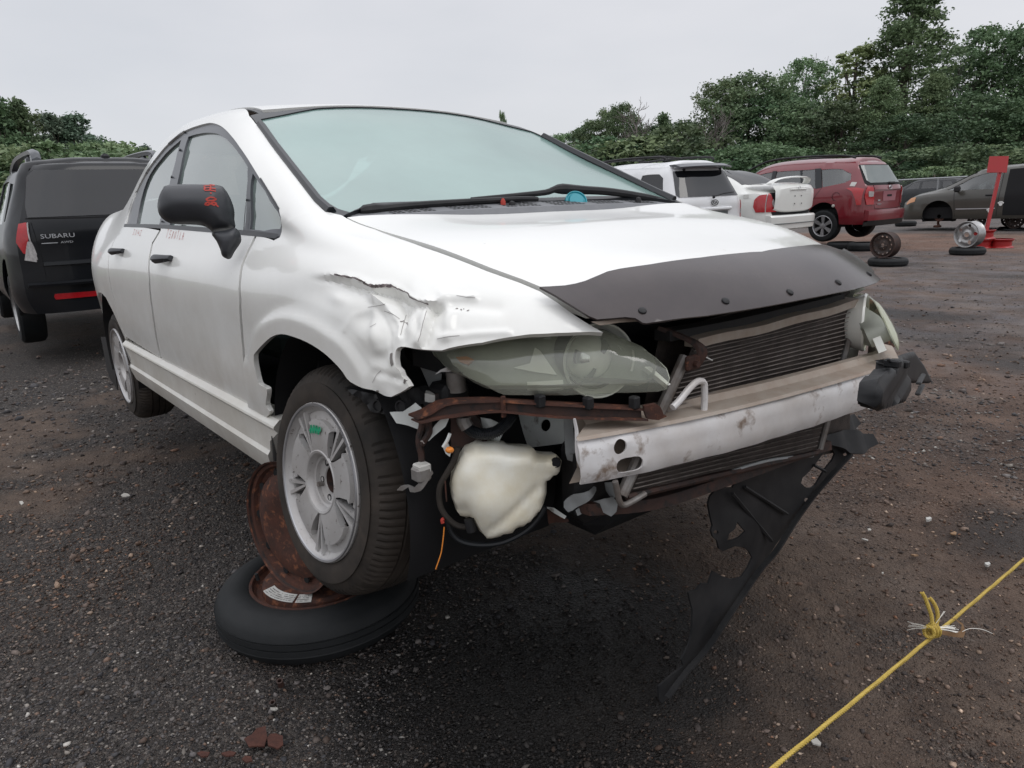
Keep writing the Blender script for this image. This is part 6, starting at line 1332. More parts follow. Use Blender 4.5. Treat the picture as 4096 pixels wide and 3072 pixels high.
# broken glass crumbs on the gravel behind the beam
# sky glass crumbs are too small: leave to the gravel
# ================================================================== other vehicles
def carnet(stn):
    """stn rows: (x, w, zs, zr, yr, zt [, dx function]) half width, shoulder height, rail height, rail half width, roof height"""
    net = []
    for s_ in stn:
        x, w_, zs, zr, yr, zt = s_[:6]; fxx = s_[6] if len(s_) > 6 else (lambda z: 0)
        ws_ = w_-.045
        L = [(w_-.05, .24), (w_-.008, .34), (w_, .58), (w_-.008, zs-.13), (ws_, zs), (ws_+(yr-ws_)*.35, zs+(zr-zs)*.36), (ws_+(yr-ws_)*.72, zs+(zr-zs)*.74), (yr, zr), (yr-.13, zr+(zt-zr)*.62), (yr*.45, zt-.004), (0, zt)]
        net.append([(x+fxx(z), y, z) for y, z in L])
    return net
def endface(S_, end, bulge, name='end'):
    u = S_.uk[0] if end < 0 else S_.uk[-1]; vr = S_.vk[7]
    def f(s, t):
        t = np.clip(t, 0, S_.V); b = S_(np.stack([np.full(len(s), u), np.minimum(t, vr)], 1)); y = s*b[:, 1]*-1*-1
        k = np.clip((t-vr)/(S_.V-vr+1e-9), 0, 1)
        yr = np.abs(b[:, 1]); P = np.stack([b[:, 0]+end*bulge*(1-np.abs(s)**5)*(1-k), s*yr*(1-k*.999), b[:, 2]], 1)
        top_ = S_(np.stack([np.full(len(s), u), S_.V-(S_.V-vr)*(1-k)*1.0], 1)); P[:, 2] = np.where(k > 0, top_[:, 2], P[:, 2]); P[:, 0] = np.where(k > 0, top_[:, 0]+(P[:, 0]-b[:, 0]), P[:, 0])
        return P
    return FSurf(f, (-1, 1, 0, S_.V))
def vehicle(name, label, cat, loc_, rz, stn, paint, arches, sidewin, frontx, wheels, glass='dglass', grp=None, trim=None, bul=(.12, .12)):
    e = empty(name, loc_, label, cat, grp, rz=rz); S_ = Surf(carnet(stn)); e_ = S_.uk; V_ = S_.V
    dm = (e_[0], e_[-1], 0, S_.vk[7]); zb = .24
    # outline of the shell with the wheel arches cut out of both lower edges
    low_ = []
    for (ax_, az, ar) in sorted(arches):
        a0 = math.asin(max(-1, min(1, (zb+.012-az)/ar))); th = np.linspace(math.pi-a0, a0, 18); low_ += [(ax_+ar*math.cos(t), az+ar*math.sin(t)) for t in th]
    lu = inv(S_, low_, 'side', dom=dm); lu = lu[np.argsort(lu[:, 0], kind='stable')] if False else lu
    A0 = np.array([[e_[0], 0]]); A1 = np.array([[e_[-1], 0]])
    right = np.vstack([A0, lu, A1]); left = right[::-1].copy(); left[:, 1] = 2*V_-left[:, 1]
    win = [inv(S_, w_, 'side', dom=dm) for w_ in sidewin]
    winl = [np.stack([q[:, 0], 2*V_-q[:, 1]], 1) for q in win]
    rs_ = right.copy(); rs_[1:-1] = lu
    body = panel('body', S_, np.vstack([right, left]), paint, e, holes=win+winl, h=.09, thk=.02, sharp=32)
    for i, q in enumerate(win):
        for my in (False, True): panel('side_window', S_, q, M[glass], e, h=.15, off=-.012, thk=0, my=my)
    # windscreen laid in the shell just proud of it
    if frontx:
        (x0, x1) = frontx[:2]; v8 = S_.vk[7]+.05; q = []
        ux = lambda x, v: [np.interp(x, S_(np.stack([np.linspace(e_[0], e_[-1], 200), np.full(200, v)], 1))[:, 0], np.linspace(e_[0], e_[-1], 200)), v]
        hq = np.array([ux(x0, V_), ux(x0, v8+.08), ux(x0+.03, v8+.02), ux(x1-.12, v8+.02), ux(x1, v8+.1), ux(x1+.05, V_)])
        panel('windscreen', S_, np.vstack([hq, np.stack([hq[:, 0], 2*V_-hq[:, 1]], 1)[::-1][1:-1]]), M['dglass'], e, h=.12, off=.004, thk=.004)
    Rr, Fr = endface(S_, -1, bul[0]), endface(S_, 1, bul[1])
    full = lambda q: np.array([(-1, q[0]), (1, q[0]), (1, q[1]), (-1, q[1])])
    for F_, nm in ((Rr, 'tail_panel'), (Fr, 'nose_panel')):
        gu, gv = np.meshgrid(np.linspace(-1, 1, 33), np.linspace(0, V_*.999, 26)); P = F_(np.stack([gu.ravel(), gv.ravel()], 1)); I = (np.arange(25)[:, None]*33+np.arange(32)[None]).ravel()
        fq = np.stack([I, I+1, I+34, I+33], 1); fq = fq[:, ::-1] if nm[0] == 't' else fq; mesh(nm, P, fq, paint, e, True, 40)
    x0, x1 = stn[0][0], stn[-1][0]; g = G(); wm = max(s_[1] for s_ in stn); g.box(((x0+x1)/2, 0, .42), (x1-x0-.5, 2*wm-.30, .30)); g.make('underbody', M['dark'], e, False)
    for (cx, cz_, r) in arches:
        for sy in (-1, 1):
            v, f = well(cx, cz_, r+.01, sy, wm-.03, wm-.32); mesh('wheel_well', v, f, M['dark'], e)
    for (cx, cz_, R0, rim_) in wheels:
        for sy in (-1, 1):
            wv(e, (cx, sy*(wm-.02), cz_), sy, R0, rim_)
    # cabin: seats so that the windows do not look into nothing
    g = G(); xm = [s_[0] for s_ in stn if s_[3]-s_[2] > .35]
    if xm:
        for xx in np.linspace(min(xm)+.7, max(xm)-.5, 3):
            for yy in (-.38, .38): g.bbox((xx, yy, .95), (.14, .5, .62), .05); g.bbox((xx-.03, yy, 1.32), (.10, .28, .18), .04)
        for i in range(0, len(g.v), 48): pass
        g.make('seats', M['seat'], e)
    return e, S_, Rr, Fr, dm
M['wheelgrey'] = mat('grey_alloy', (.42, .42, .43), .3, .7)
def wv(e, c, sy, R0, kind):
    w_ = bpy.data.objects.new('wheel', None); C.objects.link(w_); w_.parent = e; ax = np.array([0, sy, 0.]); c = np.array(c); Rr = R0*.66
    g = G(); g.lathe([(Rr, 0), (Rr+.02, .008), (R0-.03, .002), (R0-.006, -.02), (R0, -.05), (R0, -.16), (R0-.006, -.19), (R0-.03, -.21), (Rr, -.21)], c, ax, 56); g.make('tyre', M['tyred'], w_)
    if kind == 'star':
        G().lathe([(Rr+.002, 0), (Rr-.006, .004), (Rr-.014, -.004), (Rr-.02, -.03), (Rr-.02, -.12)], c, ax, 48).make('rim', M['wheelgrey'], w_)
        _, A, B = frame_of(ax); P = lambda r, a, h: c+r*(math.cos(a)*A+math.sin(a)*B)+h*ax
        for k in range(6):
            a = k*math.pi/3+.5; q = [P(.05, a-.45, -.02), P(.05, a+.45, -.02), P(Rr-.012, a+.20, -.006), P(Rr-.012, a-.20, -.006)]; g = G(); g.add(q+[x-.03*ax for x in q], [(0, 1, 2, 3), (0, 4, 5, 1), (1, 5, 6, 2), (2, 6, 7, 3), (3, 7, 4, 0)]); g.make('spoke', M['wheelgrey'], w_, False)
        G().lathe([(.06, -.025), (.055, -.012), (.03, -.008), (0, -.008)], c, ax, 24).make('hub_cap', M['wheelgrey'], w_); G().lathe([(0, -.07), (Rr-.02, -.07)], c, ax, 24).make('brake_disc', M['dark'], w_)
    elif kind: G().lathe([(Rr+.002, 0), (Rr-.01, .002), (Rr-.02, -.02), (Rr-.04, -.03), (.09, -.025), (.06, -.01), (0, -.01)], c, ax, 40).make('rim', M['silver'] if kind == 'silver' else M['blacksteel'], w_)
def onface(nm, F_, yz, m, e, off=.006, thk=.012, h=.05, holes=(), bump=None):
    """panel on an end face given by (y,z) outline"""
    q = inv(F_, yz, 'end'); hs = [inv(F_, x, 'end') for x in holes]
    sgn = -1.0
    V, F, B = triang(q, hs, h); P = F_(V); n = normals(F_, V); 
    c = P.mean(0); 
    ref = np.array([-1., 0, 0]) if F_ is not None and c[0] < 0 else np.array([1., 0, 0])
    n = n*np.where((n @ ref) > 0, 1, -1)[:, None]; P = P+n*off; fs = F.tolist(); a, b, c_ = (P[i] for i in fs[0])
    if np.cross(b-a, c_-a) @ ref < 0: fs = F[:, ::-1].tolist()
    vs = list(P); im = {}
    for a, b in B:
        for k in (a, b):
            if k not in im: im[k] = len(vs); vs.append(P[k]-n[k]*thk)
        fs.append((a, im[a], im[b], b))
    return mesh(nm, vs, fs, m, e, True, 40)
def onside(nm, S_, xz, m, e, dm, off=.005, thk=.010, my=False, h=.08, holes=()):
    return panel(nm, S_, inv(S_, xz, 'side', dom=dm), m, e, h=h, off=off, thk=thk, my=my, holes=[inv(S_, q, 'side', dom=dm) for q in holes])
def rr(y0, y1, z0, z1, r=.03, n=4):
    o = []
    for cx, cz_, a0 in ((y1-r, z1-r, 0), (y0+r, z1-r, 90), (y0+r, z0+r, 180), (y1-r, z0+r, 270)): o += [(cx+r*math.cos(R_(a0+t)), cz_+r*math.sin(R_(a0+t))) for t in np.linspace(0, 90, n)]
    return o
def textobj(txt, size, loc_, rot, m, e, ext=.004, sx=1.0, name='lettering', italic=0):
    cu = bpy.data.curves.new(name, 'FONT'); cu.body = txt; cu.size = size; cu.extrude = ext; cu.align_x = 'CENTER'; cu.align_y = 'CENTER'; cu.shear = italic; cu.resolution_u = 2
    o = bpy.data.objects.new(name, cu); C.objects.link(o); o.parent = e; o.location = loc_; o.rotation_euler = rot; o.scale = (sx, 1, 1); cu.materials.append(m)
    bpy.context.view_layer.update(); me = bpy.data.meshes.new_from_object(o.evaluated_get(bpy.context.evaluated_depsgraph_get())); bpy.data.objects.remove(o)
    o = bpy.data.objects.new(name, me); C.objects.link(o); o.parent = e; o.location = loc_; o.rotation_euler = rot; o.scale = (sx, 1, 1); return o
def line(nm, S_, pts, m, e, how='side', dm=None, wd=.008, off=.0015, my=False):
    q = inv(S_, pts, how, dom=dm) ; 
    g = G(); ribbon('', S_, q, wd, None, None, off=off, g=g, uv=True)
    if my: g.v = [(a, -b, c) for a, b, c in g.v]
    return g.make(nm, m, e, False)
M['pblack'] = mat('black_car_paint', (.005, .006, .008), .3, coat=.25, spec=.3, noise=(3, (.010, .011, .013), .6))
M['pwhite'] = mat('white_car_paint', (.72, .73, .74), .3, coat=.6, noise=(2, (.66, .66, .66), .6), dirt=(30, (.35, .30, .25), .70, .8))
M['pwhite2'] = mat('cream_car_paint', (.74, .745, .71), .3, coat=.6, noise=(2, (.68, .68, .65), .6))
M['pred'] = mat('dark_red_paint', (.17, .010, .018), .28, coat=.8, noise=(3, (.14, .010, .016), .6))
M['pgrey'] = mat('brown_grey_paint', (.052, .050, .042), .35, coat=.5, noise=(3, (.065, .060, .052), .6))
M['tail'] = mat('red_lamp_plastic', (.42, .008, .014), .2, coat=.9, noise=(40, (.28, .006, .010), .6)); M['tailc'] = mat('clear_lamp_plastic', (.50, .48, .47), .2, coat=.9, noise=(50, (.25, .24, .24), .9))
M['badge'] = mat('badge_silver', (.55, .56, .58), .3, .6); M['gap'] = mat('panel_gap', (.008, .008, .009), .8); M['plate'] = mat('plate_recess', (.30, .12, .14), .45)
tz = (R_(90), 0, R_(-90))                        # text facing -x (rear)
# --- black estate behind the wreck's tail (its tail to the camera)
cS = wdepth(28, 900, 6.0)
FX = 1.50                                        # rear face x when the origin is between the axles
stn = [(-2.22, .82, .99, 1.48, .60, 1.535, lambda z: .20*max(0, z-1.0)/.6), (-2.12, .87, 1.00, 1.50, .635, 1.56, lambda z: .10*max(0, z-1.0)/.6), (-1.75, .885, .99, 1.47, .66, 1.575), (-1.0, .89, .975, 1.47, .655, 1.59), (-.2, .89, .965, 1.47, .65, 1.59),
       (.35, .89, .95, 1.40, .64, 1.53), (.85, .885, .94, 1.13, .68, 1.26), (1.15, .88, .93, .99, .73, 1.06), (1.7, .87, .88, .93, .68, .99), (2.1, .80, .78, .84, .58, .88), (2.3, .70, .66, .72, .50, .76)]
sub, S1, T1, N1, d1_ = vehicle('black_estate_car', 'black estate car with silver roof rails parked tail first behind the white wreck', 'car', (cS[0]-2.27, cS[1]+.86, .24), math.pi, stn, M['pblack'],
   [(1.30, .34, .36), (-1.30, .34, .36)], [[(-.15, 1.0), (.55, 1.0), (.60, 1.08), (.2, 1.40), (-.10, 1.42)], [(-1.15, 1.02), (-.22, 1.01), (-.22, 1.42), (-1.0, 1.42)], [(-1.85, 1.08), (-1.25, 1.04), (-1.12, 1.40), (-1.70, 1.38)]], (.32, 1.12), [(1.30, .22, .34, 'silver'), (-1.30, .22, .34, 'silver')], glass='sglass')
E5 = sub
onface('rear_window', T1, [(-.70, 1.06), (.70, 1.06), (.695, 1.16), (.64, 1.40), (.58, 1.455), (-.58, 1.455), (-.64, 1.40), (-.695, 1.16)], M['dglass'], E5, off=.008)
for sy in (1, -1):
    ob_ = bpy.data.objects.new('tail_lamp', None); C.objects.link(ob_); ob_.parent = E5
    f = lambda L: [(sy*y, z) for y, z in L]
    onface('red_lens', T1, f([(.715, 1.02), (.80, 1.01), (.835, .98), (.815, .86), (.78, .77), (.735, .74), (.735, .84), (.72, .91)]), M['tail'], ob_, off=.014, h=.03)
    onface('clear_lens', T1, f([(.712, .865), (.735, .865), (.765, .76), (.78, .71), (.70, .69), (.69, .76), (.70, .82)]), M['tailc'], ob_, off=.016, h=.02)
    onface('clear_lens', T1, f([(.705, 1.02), (.712, 1.01), (.70, .71), (.690, .71)]), M['tailc'], ob_, off=.018, h=.02)
    onface('reflector', T1, f([(.30, .36), (.62, .36), (.63, .385), (.62, .41), (.30, .405)]), M['tail'], E5, off=.012)
    for q in [[(-1.80, .50, 1.58), (-1.66, .50, 1.66), (-1.0, .50, 1.69), (-.2, .50, 1.69), (.35, .50, 1.62), (.5, .50, 1.56)]]: 
        P = spl([(a, sy*b, c-.02) for a, b, c in q], 6); g = G(); g.sweep([[p+[0, sy*.035, -.02], p+[0, sy*.045, .012], p+[0, 0, .03], p+[0, -sy*.03, .015], p+[0, -sy*.02, -.02]] for p in P]); rl = g.make('roof_rail', M['frame'], E5)
        for xx in (-1.68, -1.25, .35): G().bbox((xx, sy*.50, 1.58), (.16, .075, .13), .03).make('rail_foot', M['frame'], rl)
for q in ([(-.72, 1.055), (-.3, 1.045), (.3, 1.045), (.72, 1.055)], [(-.70, .655), (-.3, .64), (.3, .64), (.70, .655)], [(-.69, 1.02), (-.66, .70), (-.66, .56), (-.60, .50), (-.3, .49), (.3, .49), (.60, .50), (.66, .56), (.66, .70), (.69, 1.02)]):
    P = T1(inv(T1, resamp(q, .04, False), 'end')); g = G(); g.sweep([[p+[-.004, 0, .004], p+[-.004, 0, -.004], p+[.01, 0, -.004], p+[.01, 0, .004]] for p in P]); g.make('tailgate_seam', M['gap'], E5, False)
P = T1(inv(T1, resamp([(-.66, .655), (.66, .655)], .05, False), 'end')); G().sweep([[p+[-.022, 0, .0], p+[-.018, 0, .03], p+[.01, 0, .035], p+[.01, 0, 0]] for p in P]).make('tailgate_ledge', M['pblack'], E5)
P = T1(inv(T1, resamp([(-.80, .50), (.80, .50)], .05, False), 'end')); G().sweep([[p+[-.07, 0, -.02], p+[-.075, 0, .0], p+[-.02, 0, .015], p+[.02, 0, -.02]] for p in P]).make('bumper_step', M['pblack'], E5)
xL = float(T1(inv(T1, [(.5, .93)], 'end'))[0][0])-.012
textobj('SUBARU', .052, (xL, .52, .90), tz, M['badge'], E5, .004, 1.35); textobj('AWD', .026, (xL, .46, .845), tz, M['badge'], E5, .003, 1.5)
G().bbox((xL, .59, .843), (.004, .12, .006), .001).make('badge_bar', M['badge'], E5)
g = G(); g.bbox((-1.95, -.02, 1.575), (.10, .07, .07), .02); g.make('antenna_base', M['black'], E5)
G().box((-2.15, 0, .30), (.10, 1.2, .14)).make('lower_bumper', M['darkpl'], E5)
# --- three vehicles side by side on the right
def rowcar(u, vref, y, h=0): return None
stn = [(-2.20, .84, 1.00, 1.54, .62, 1.61, lambda z: .30*max(0, z-1.0)/.6), (-2.05, .90, 1.02, 1.50, .68, 1.66, lambda z: .14*max(0, z-1.0)/.6), (-1.6, .92, 1.02, 1.52, .69, 1.69), (-.8, .925, 1.0, 1.54, .69, 1.71), (0, .925, .99, 1.53, .68, 1.70), (.45, .92, .98, 1.43, .66, 1.60),
       (.9, .915, .97, 1.17, .69, 1.28), (1.2, .91, .96, 1.03, .74, 1.10), (1.8, .90, .92, .98, .70, 1.03), (2.15, .85, .84, .90, .62, .94), (2.35, .74, .70, .76, .52, .80)]
kia, S2, T2, N2_, d2_ = vehicle('white_off_roader', 'white off-roader with black roof spoiler, nearest of three cars beyond the bonnet', 'car', (-8.50, 9.43, .16), math.pi*.97, stn, M['pwhite'],
   [(1.35, .37, .40), (-1.35, .37, .40)], [[(-.05, 1.06), (.75, 1.05), (.72, 1.12), (.3, 1.42), (-.05, 1.46)], [(-1.05, 1.07), (-.13, 1.06), (-.13, 1.46), (-1.0, 1.46)], [(-1.95, 1.10), (-1.15, 1.08), (-1.28, 1.47), (-1.72, 1.47), (-1.84, 1.40)]], (.42, 1.15), [(1.35, .34, .37, 'silver'), (-1.35, .34, .37, 'silver')])
onface('rear_window', T2, [(-.74, 1.06), (.74, 1.06), (.78, 1.10), (.66, 1.50), (-.66, 1.50), (-.78, 1.10)], M['dglass'], kia, off=.008)
P = T2(inv(T2, resamp([(-.66, 1.50), (.66, 1.50)], .06, False), 'end')); P = [p+[-.02, 0, .06+.02*math.cos(p[1]*2)] for p in P]
G().sweep([[p+[-.16, 0, -.02], p+[-.17, 0, .0], p+[-.02, 0, .05], p+[.10, 0, .045], p+[.08, 0, .02], p+[-.04, 0, .0]] for p in P]).make('roof_spoiler', M['frame'], kia)
for y in (-.45, .45): G().bbox((P[0][0]-.03, y, 1.50), (.12, .06, .10), .02).make('spoiler_foot', M['black'], kia)
for sy in (1, -1):
    onface('tail_lamp', T2, [(sy*y, z) for y, z in [(.80, .98), (.87, .96), (.875, .62), (.80, .62)]], M['tail'], kia, off=.012)
    onface('clear_lens', T2, [(sy*y, z) for y, z in [(.80, .83), (.875, .83), (.875, .75), (.80, .75)]], M['tailc'], kia, off=.018)
    P = spl([(-1.75, sy*.60, 1.70), (-1.6, sy*.61, 1.76), (-.6, sy*.61, 1.79), (.2, sy*.60, 1.76), (.4, sy*.60, 1.68)], 6); rl = G().tube(P, .022, 8).make('roof_rail', M['black'], kia)
for xx in (-1.0, -.1): G().tube(spl([(xx, -.60, 1.77), (xx, 0, 1.815), (xx, .60, 1.77)], 6), .018, 8).make('cross_bar', M['black'], kia)
xk = float(T2(inv(T2, [(.0, .95)], 'end'))[0][0])-.012
textobj('KIA', .065, (xk-.004, .0, .955), tz, M['gap'], kia, .003, 1.2); g = G(); P = [(xk-.001, .085*math.cos(t), .955+.045*math.sin(t)) for t in np.linspace(0, 2*math.pi, 24, endpoint=False)]; g.tube(P, .006, 6, closed=True); g.make('badge_ring', M['gap'], kia)
G().bbox((xk, -.03, .85), (.05, .80, .055), .015).make('plate_handle', M['pwhite'], kia)
onface('plate_recess', T2, rr(-.36, .30, .66, .81, .02), M['seat'], kia, off=.010)
g = G(); g.tube([(xk-.03, .02, 1.06), (xk-.06, -.12, 1.10), (xk-.02, -.45, 1.12)], .010, 6); g.lathe([(0, .03), (.025, .02), (.03, 0)], (xk-.01, .05, 1.05), (-1, 0, 0), 12); g.make('rear_wiper', M['black'], kia)
# white saloon with its boot lid sprung open
stn = [(-2.05, .76, .90, .94, .66, .955), (-1.95, .82, .93, .965, .68, .99), (-1.6, .845, .94, 1.02, .66, 1.06), (-1.35, .848, .94, 1.14, .62, 1.22), (-.95, .85, .935, 1.30, .57, 1.385), (-.4, .85, .93, 1.37, .56, 1.45), (.1, .85, .925, 1.37, .56, 1.46), (.5, .848, .92, 1.26, .57, 1.36), (.95, .845, .915, 1.03, .63, 1.10), (1.2, .84, .90, .95, .67, .99), (1.7, .82, .82, .87, .63, .92), (2.1, .72, .68, .72, .52, .77)]
acc, S3, T3, N3_, d3_ = vehicle('white_saloon', 'cream white saloon with sprung boot lid and spoiler, left of the red car', 'car', (-8.12, 11.37, .29), math.pi, stn, M['pwhite2'],
   [(1.25, .30, .335), (-1.25, .30, .335)], [[(-.25, .98), (.75, .96), (.72, 1.02), (.35, 1.24), (-.2, 1.30)], [(-1.15, 1.0), (-.32, .98), (-.32, 1.30), (-.85, 1.24)]], (.45, 1.12), [(1.25, .25, .29, 'silver'), (-1.25, .25, .29, 'silver')], bul=(.10, .1))
ux = lambda x, v: [np.interp(x, S3(np.stack([np.linspace(S3.uk[0], S3.uk[-1], 200), np.full(200, v)], 1))[:, 0], np.linspace(S3.uk[0], S3.uk[-1], 200)), v]
hq = np.array([ux(-.72, S3.V), ux(-.78, S3.vk[8]+.05), ux(-.86, S3.vk[7]+.04), ux(-1.42, S3.vk[7]+.03), ux(-1.50, S3.vk[8]+.08), ux(-1.52, S3.V)])
panel('rear_window', S3, np.vstack([hq, np.stack([hq[:, 0], 2*S3.V-hq[:, 1]], 1)[::-1][1:-1]]), M['dglass'], acc, h=.1, off=.005, thk=.006)
# boot opening: dark sheet standing for its shaded inside, raised lid with spoiler
onface('boot_gap', T3, [(-.62, .52), (.62, .52), (.70, .66), (.70, .94), (-.70, .94), (-.70, .66)], M['gap'], acc, off=.006)
def lidsec(y):
    k = abs(y)/.64; x = -2.24+.06*k**3; z = .05
    return [(x+.66, y, 1.075+z-.02*k*k), (x+.30, y, 1.075+z-.015*k*k), (x+.06, y, 1.04+z-.03*k*k), (x+.0, y, .98+z-.05*k*k), (x-.005, y, .78+z), (x+.015, y, .55+z+.05*k**4), (x+.05, y, .53+z+.05*k**4)]
bl_ = G().sweep([lidsec(y) for y in np.linspace(-.66, .66, 17)], closed=False).make('boot_lid', M['pwhite2'], acc)
g = G(); P = spl([(-2.03, -.64, 1.10), (-2.12, -.52, 1.18), (-2.16, -.2, 1.21), (-2.16, .2, 1.21), (-2.12, .52, 1.18), (-2.03, .64, 1.10)], 6)
g.sweep([[p+[-.06, 0, .004], p+[-.02, 0, .020], p+[.09, 0, .004], p+[-.02, 0, -.012]] for p in P]); g.make('boot_spoiler', M['pwhite2'], bl_)
G().bbox((-2.255, 0, .99), (.02, .56, .02), .006).make('boot_trim', M['pwhite2'], bl_)
for (y, z) in ((.12, .86), (-.10, .86), (.12, .72), (-.12, .72)): G().lathe([(0, .006), (.012, .006), (.012, 0)], (-2.248, y, z+.01), (-1, 0, 0), 8).make('plate_hole', M['gap'], bl_)
g = G(); g.tube([(-2.26, .035*math.cos(t), 1.02+.026*math.sin(t)) for t in np.linspace(0, 2*math.pi, 18, endpoint=False)], .005, 5, closed=True); g.make('badge_ring', M['badge'], bl_)
for sy in (1, -1):
    f = lambda L: [(sy*y, z) for y, z in L]
    onface('tail_lamp', T3, f([(.56, .60), (.77, .60), (.785, .80), (.765, .92), (.70, .925), (.66, .88), (.62, .78), (.58, .66)]), M['tail'], acc, off=.025, h=.04)
    onside('tail_lamp', S3, [(-2.04, .60), (-1.90, .60), (-1.85, .70), (-1.86, .82), (-1.93, .90), (-2.04, .91)], M['tail'], acc, d3_, off=.018, my=sy > 0, h=.04)
    onface('reverse_lens', T3, f([(.60, .70), (.645, .69), (.66, .78), (.64, .83), (.62, .80)]), M['tailc'], acc, off=.032, h=.02)
P = T3(inv(T3, resamp([(-.76, .52), (.76, .52)], .05, False), 'end')); G().sweep([[p+[-.10, 0, -.24], p+[-.12, 0, -.10], p+[-.125, 0, -.02], p+[-.10, 0, .01], p+[.02, 0, .02], p+[.02, 0, -.26]] for p in P]).make('bumper', M['pwhite2'], acc)
G().sweep([[p+[-.125, 0, -.15], p+[-.13, 0, -.145], p+[-.125, 0, -.135], p+[-.10, 0, -.14]] for p in P]).make('bumper_groove', M['seat'], acc)
onside('sticker', S3, [(-1.72, .93), (-1.60, .925), (-1.62, .86), (-1.74, .865)], M['label'], acc, d3_, my=True, off=.004, thk=.002)
G().tube([(-.62, .0, 1.44), (-.60, 0, 1.50), (-.85, .05, 1.62)], .008, 5).make('aerial', M['black'], acc)
# red people carrier
stn = [(-2.16, .82, .98, 1.47, .60, 1.54, lambda z: .34*max(0, z-.98)/.6), (-2.02, .885, 1.0, 1.42, .655, 1.585, lambda z: .18*max(0, z-.98)/.6), (-1.6, .905, .985, 1.46, .66, 1.62, lambda z: .05*max(0, z-.98)/.6), (-.9, .91, .96, 1.49, .66, 1.645), (-.1, .91, .94, 1.49, .655, 1.65), (.4, .91, .925, 1.42, .64, 1.58), (.9, .905, .915, 1.18, .65, 1.30), (1.25, .90, .90, .99, .70, 1.07), (1.8, .88, .85, .91, .66, .97), (2.1, .82, .76, .82, .58, .86), (2.28, .70, .66, .70, .5, .74)]
ron, S4, T4, N4_, d4_ = vehicle('red_people_carrier', 'dark red people carrier with black roof rails raised on stands', 'car', (-7.88, 14.43, .27), math.pi, stn, M['pred'],
   [(1.33, .35, .37), (-1.33, .35, .37)], [[(.02, 1.0), (.95, .98), (.98, 1.02), (.45, 1.36), (.05, 1.42)], [(-1.10, 1.02), (-.07, 1.0), (-.05, 1.42), (-.98, 1.42)], [(-1.85, 1.16), (-1.72, 1.10), (-1.25, 1.03), (-1.12, 1.40), (-1.60, 1.38), (-1.82, 1.28)]], (.42, 1.2), [(1.33, .22, .335, 'star'), (-1.33, .22, .335, 'star')], glass='cglass', bul=(.12, .12))
onface('rear_window_surround', T4, [(-.72, 1.03), (.72, 1.03), (.76, 1.08), (.66, 1.45), (-.66, 1.45), (-.76, 1.08)], M['gap'], ron, off=.006)
onface('rear_window', T4, [(-.64, 1.07), (.64, 1.07), (.68, 1.12), (.60, 1.43), (-.60, 1.43), (-.68, 1.12)], glassm('milky_glass', (.3, .35, .35), (.32, .37, .36), .5, .08, .02), ron, off=.014)
for sy in (1, -1):
    f = lambda L: [(sy*y, z) for y, z in L]
    onface('tail_lamp', T4, f([(.60, .64), (.77, .64), (.81, .80), (.80, .93), (.74, 1.0), (.64, .98), (.62, .90), (.60, .78)]), M['tail'], ron, off=.018, h=.04)
    onside('tail_lamp', S4, [(-2.12, .64), (-2.04, .64), (-2.0, .78), (-1.93, .92), (-1.80, .985), (-2.0, .99), (-2.14, .96)], M['tail'], ron, d4_, off=.014, my=sy > 0, h=.04)
    onface('reverse_lens', T4, f([(.63, .80), (.74, .80), (.75, .91), (.63, .90)]), M['tailc'], ron, off=.026, h=.03)
    P = spl([(-1.80, sy*.56, 1.60), (-1.5, sy*.57, 1.665), (-.6, sy*.57, 1.70), (.2, sy*.56, 1.675), (.75, sy*.56, 1.50)], 6); G().tube(P, .022, 8).make('roof_rail', M['black'], ron)
    for L in ([(-.06, 1.44), (-.04, 1.0), (-.05, .5), (-.05, .30)], [(-1.12, 1.42), (-1.24, 1.03), (-1.10, .80), (-.96, .60), (-.94, .30)], [(1.02, .99), (1.0, .6), (.95, .32)]): line('door_gap', S4, resamp(L, .06, False), M['gap'], ron, 'side', d4_, .010, .001, sy > 0)
    onside('window_pillar', S4, [(-1.10, 1.0), (-1.24, 1.03), (-1.11, 1.43), (-.98, 1.43)], M['seal'], ron, d4_, off=.002, thk=.004, my=sy > 0); onside('window_pillar', S4, [(-.07, .99), (.02, .99), (.05, 1.44), (-.05, 1.44)], M['seal'], ron, d4_, off=.002, thk=.004, my=sy > 0)
    onside('window_divider', S4, [(-.80, 1.01), (-.76, 1.01), (-.64, 1.42), (-.68, 1.42)], M['seal'], ron, d4_, off=.0, thk=.004, my=sy > 0)
    yy = float(S4(inv(S4, [(-.75, .86)], 'side', dom=d4_))[0][1]); G().bbox((-.85, -sy*(yy-.03)*1, .865), (.20, .03, .025), .008).make('door_handle', M['chrome'], ron); G().bbox((.22, -sy*(yy-.03), .86), (.20, .03, .025), .008).make('door_handle', M['chrome'], ron)
q = S4(inv(S4, [(-1.60, .83)], 'side', dom=d4_))[0]; g = G(); g.tube([(q[0]+.085*math.cos(t), -q[1]+.002, .83+.085*math.sin(t)) for t in np.linspace(0, 2*math.pi, 24, endpoint=False)], .004, 5, closed=True); g.make('fuel_flap', M['gap'], ron)
onside('sticker', S4, [(-1.98, 1.10), (-1.88, 1.11), (-1.86, 1.03), (-1.96, 1.02)], M['label'], ron, d4_, my=True, off=.004, thk=.002)
q = S4(inv(S4, [(-1.62, .66)], 'side', dom=d4_))[0]; G().lathe([(0, .02), (.03, .012), (.035, 0)], (-1.56, -q[1], .64), (0, 1, 0), 16).make('white_plug', M['chip'], ron)
xr_ = lambda y, z: float(T4(inv(T4, [(y, z)], 'end'))[0][0])
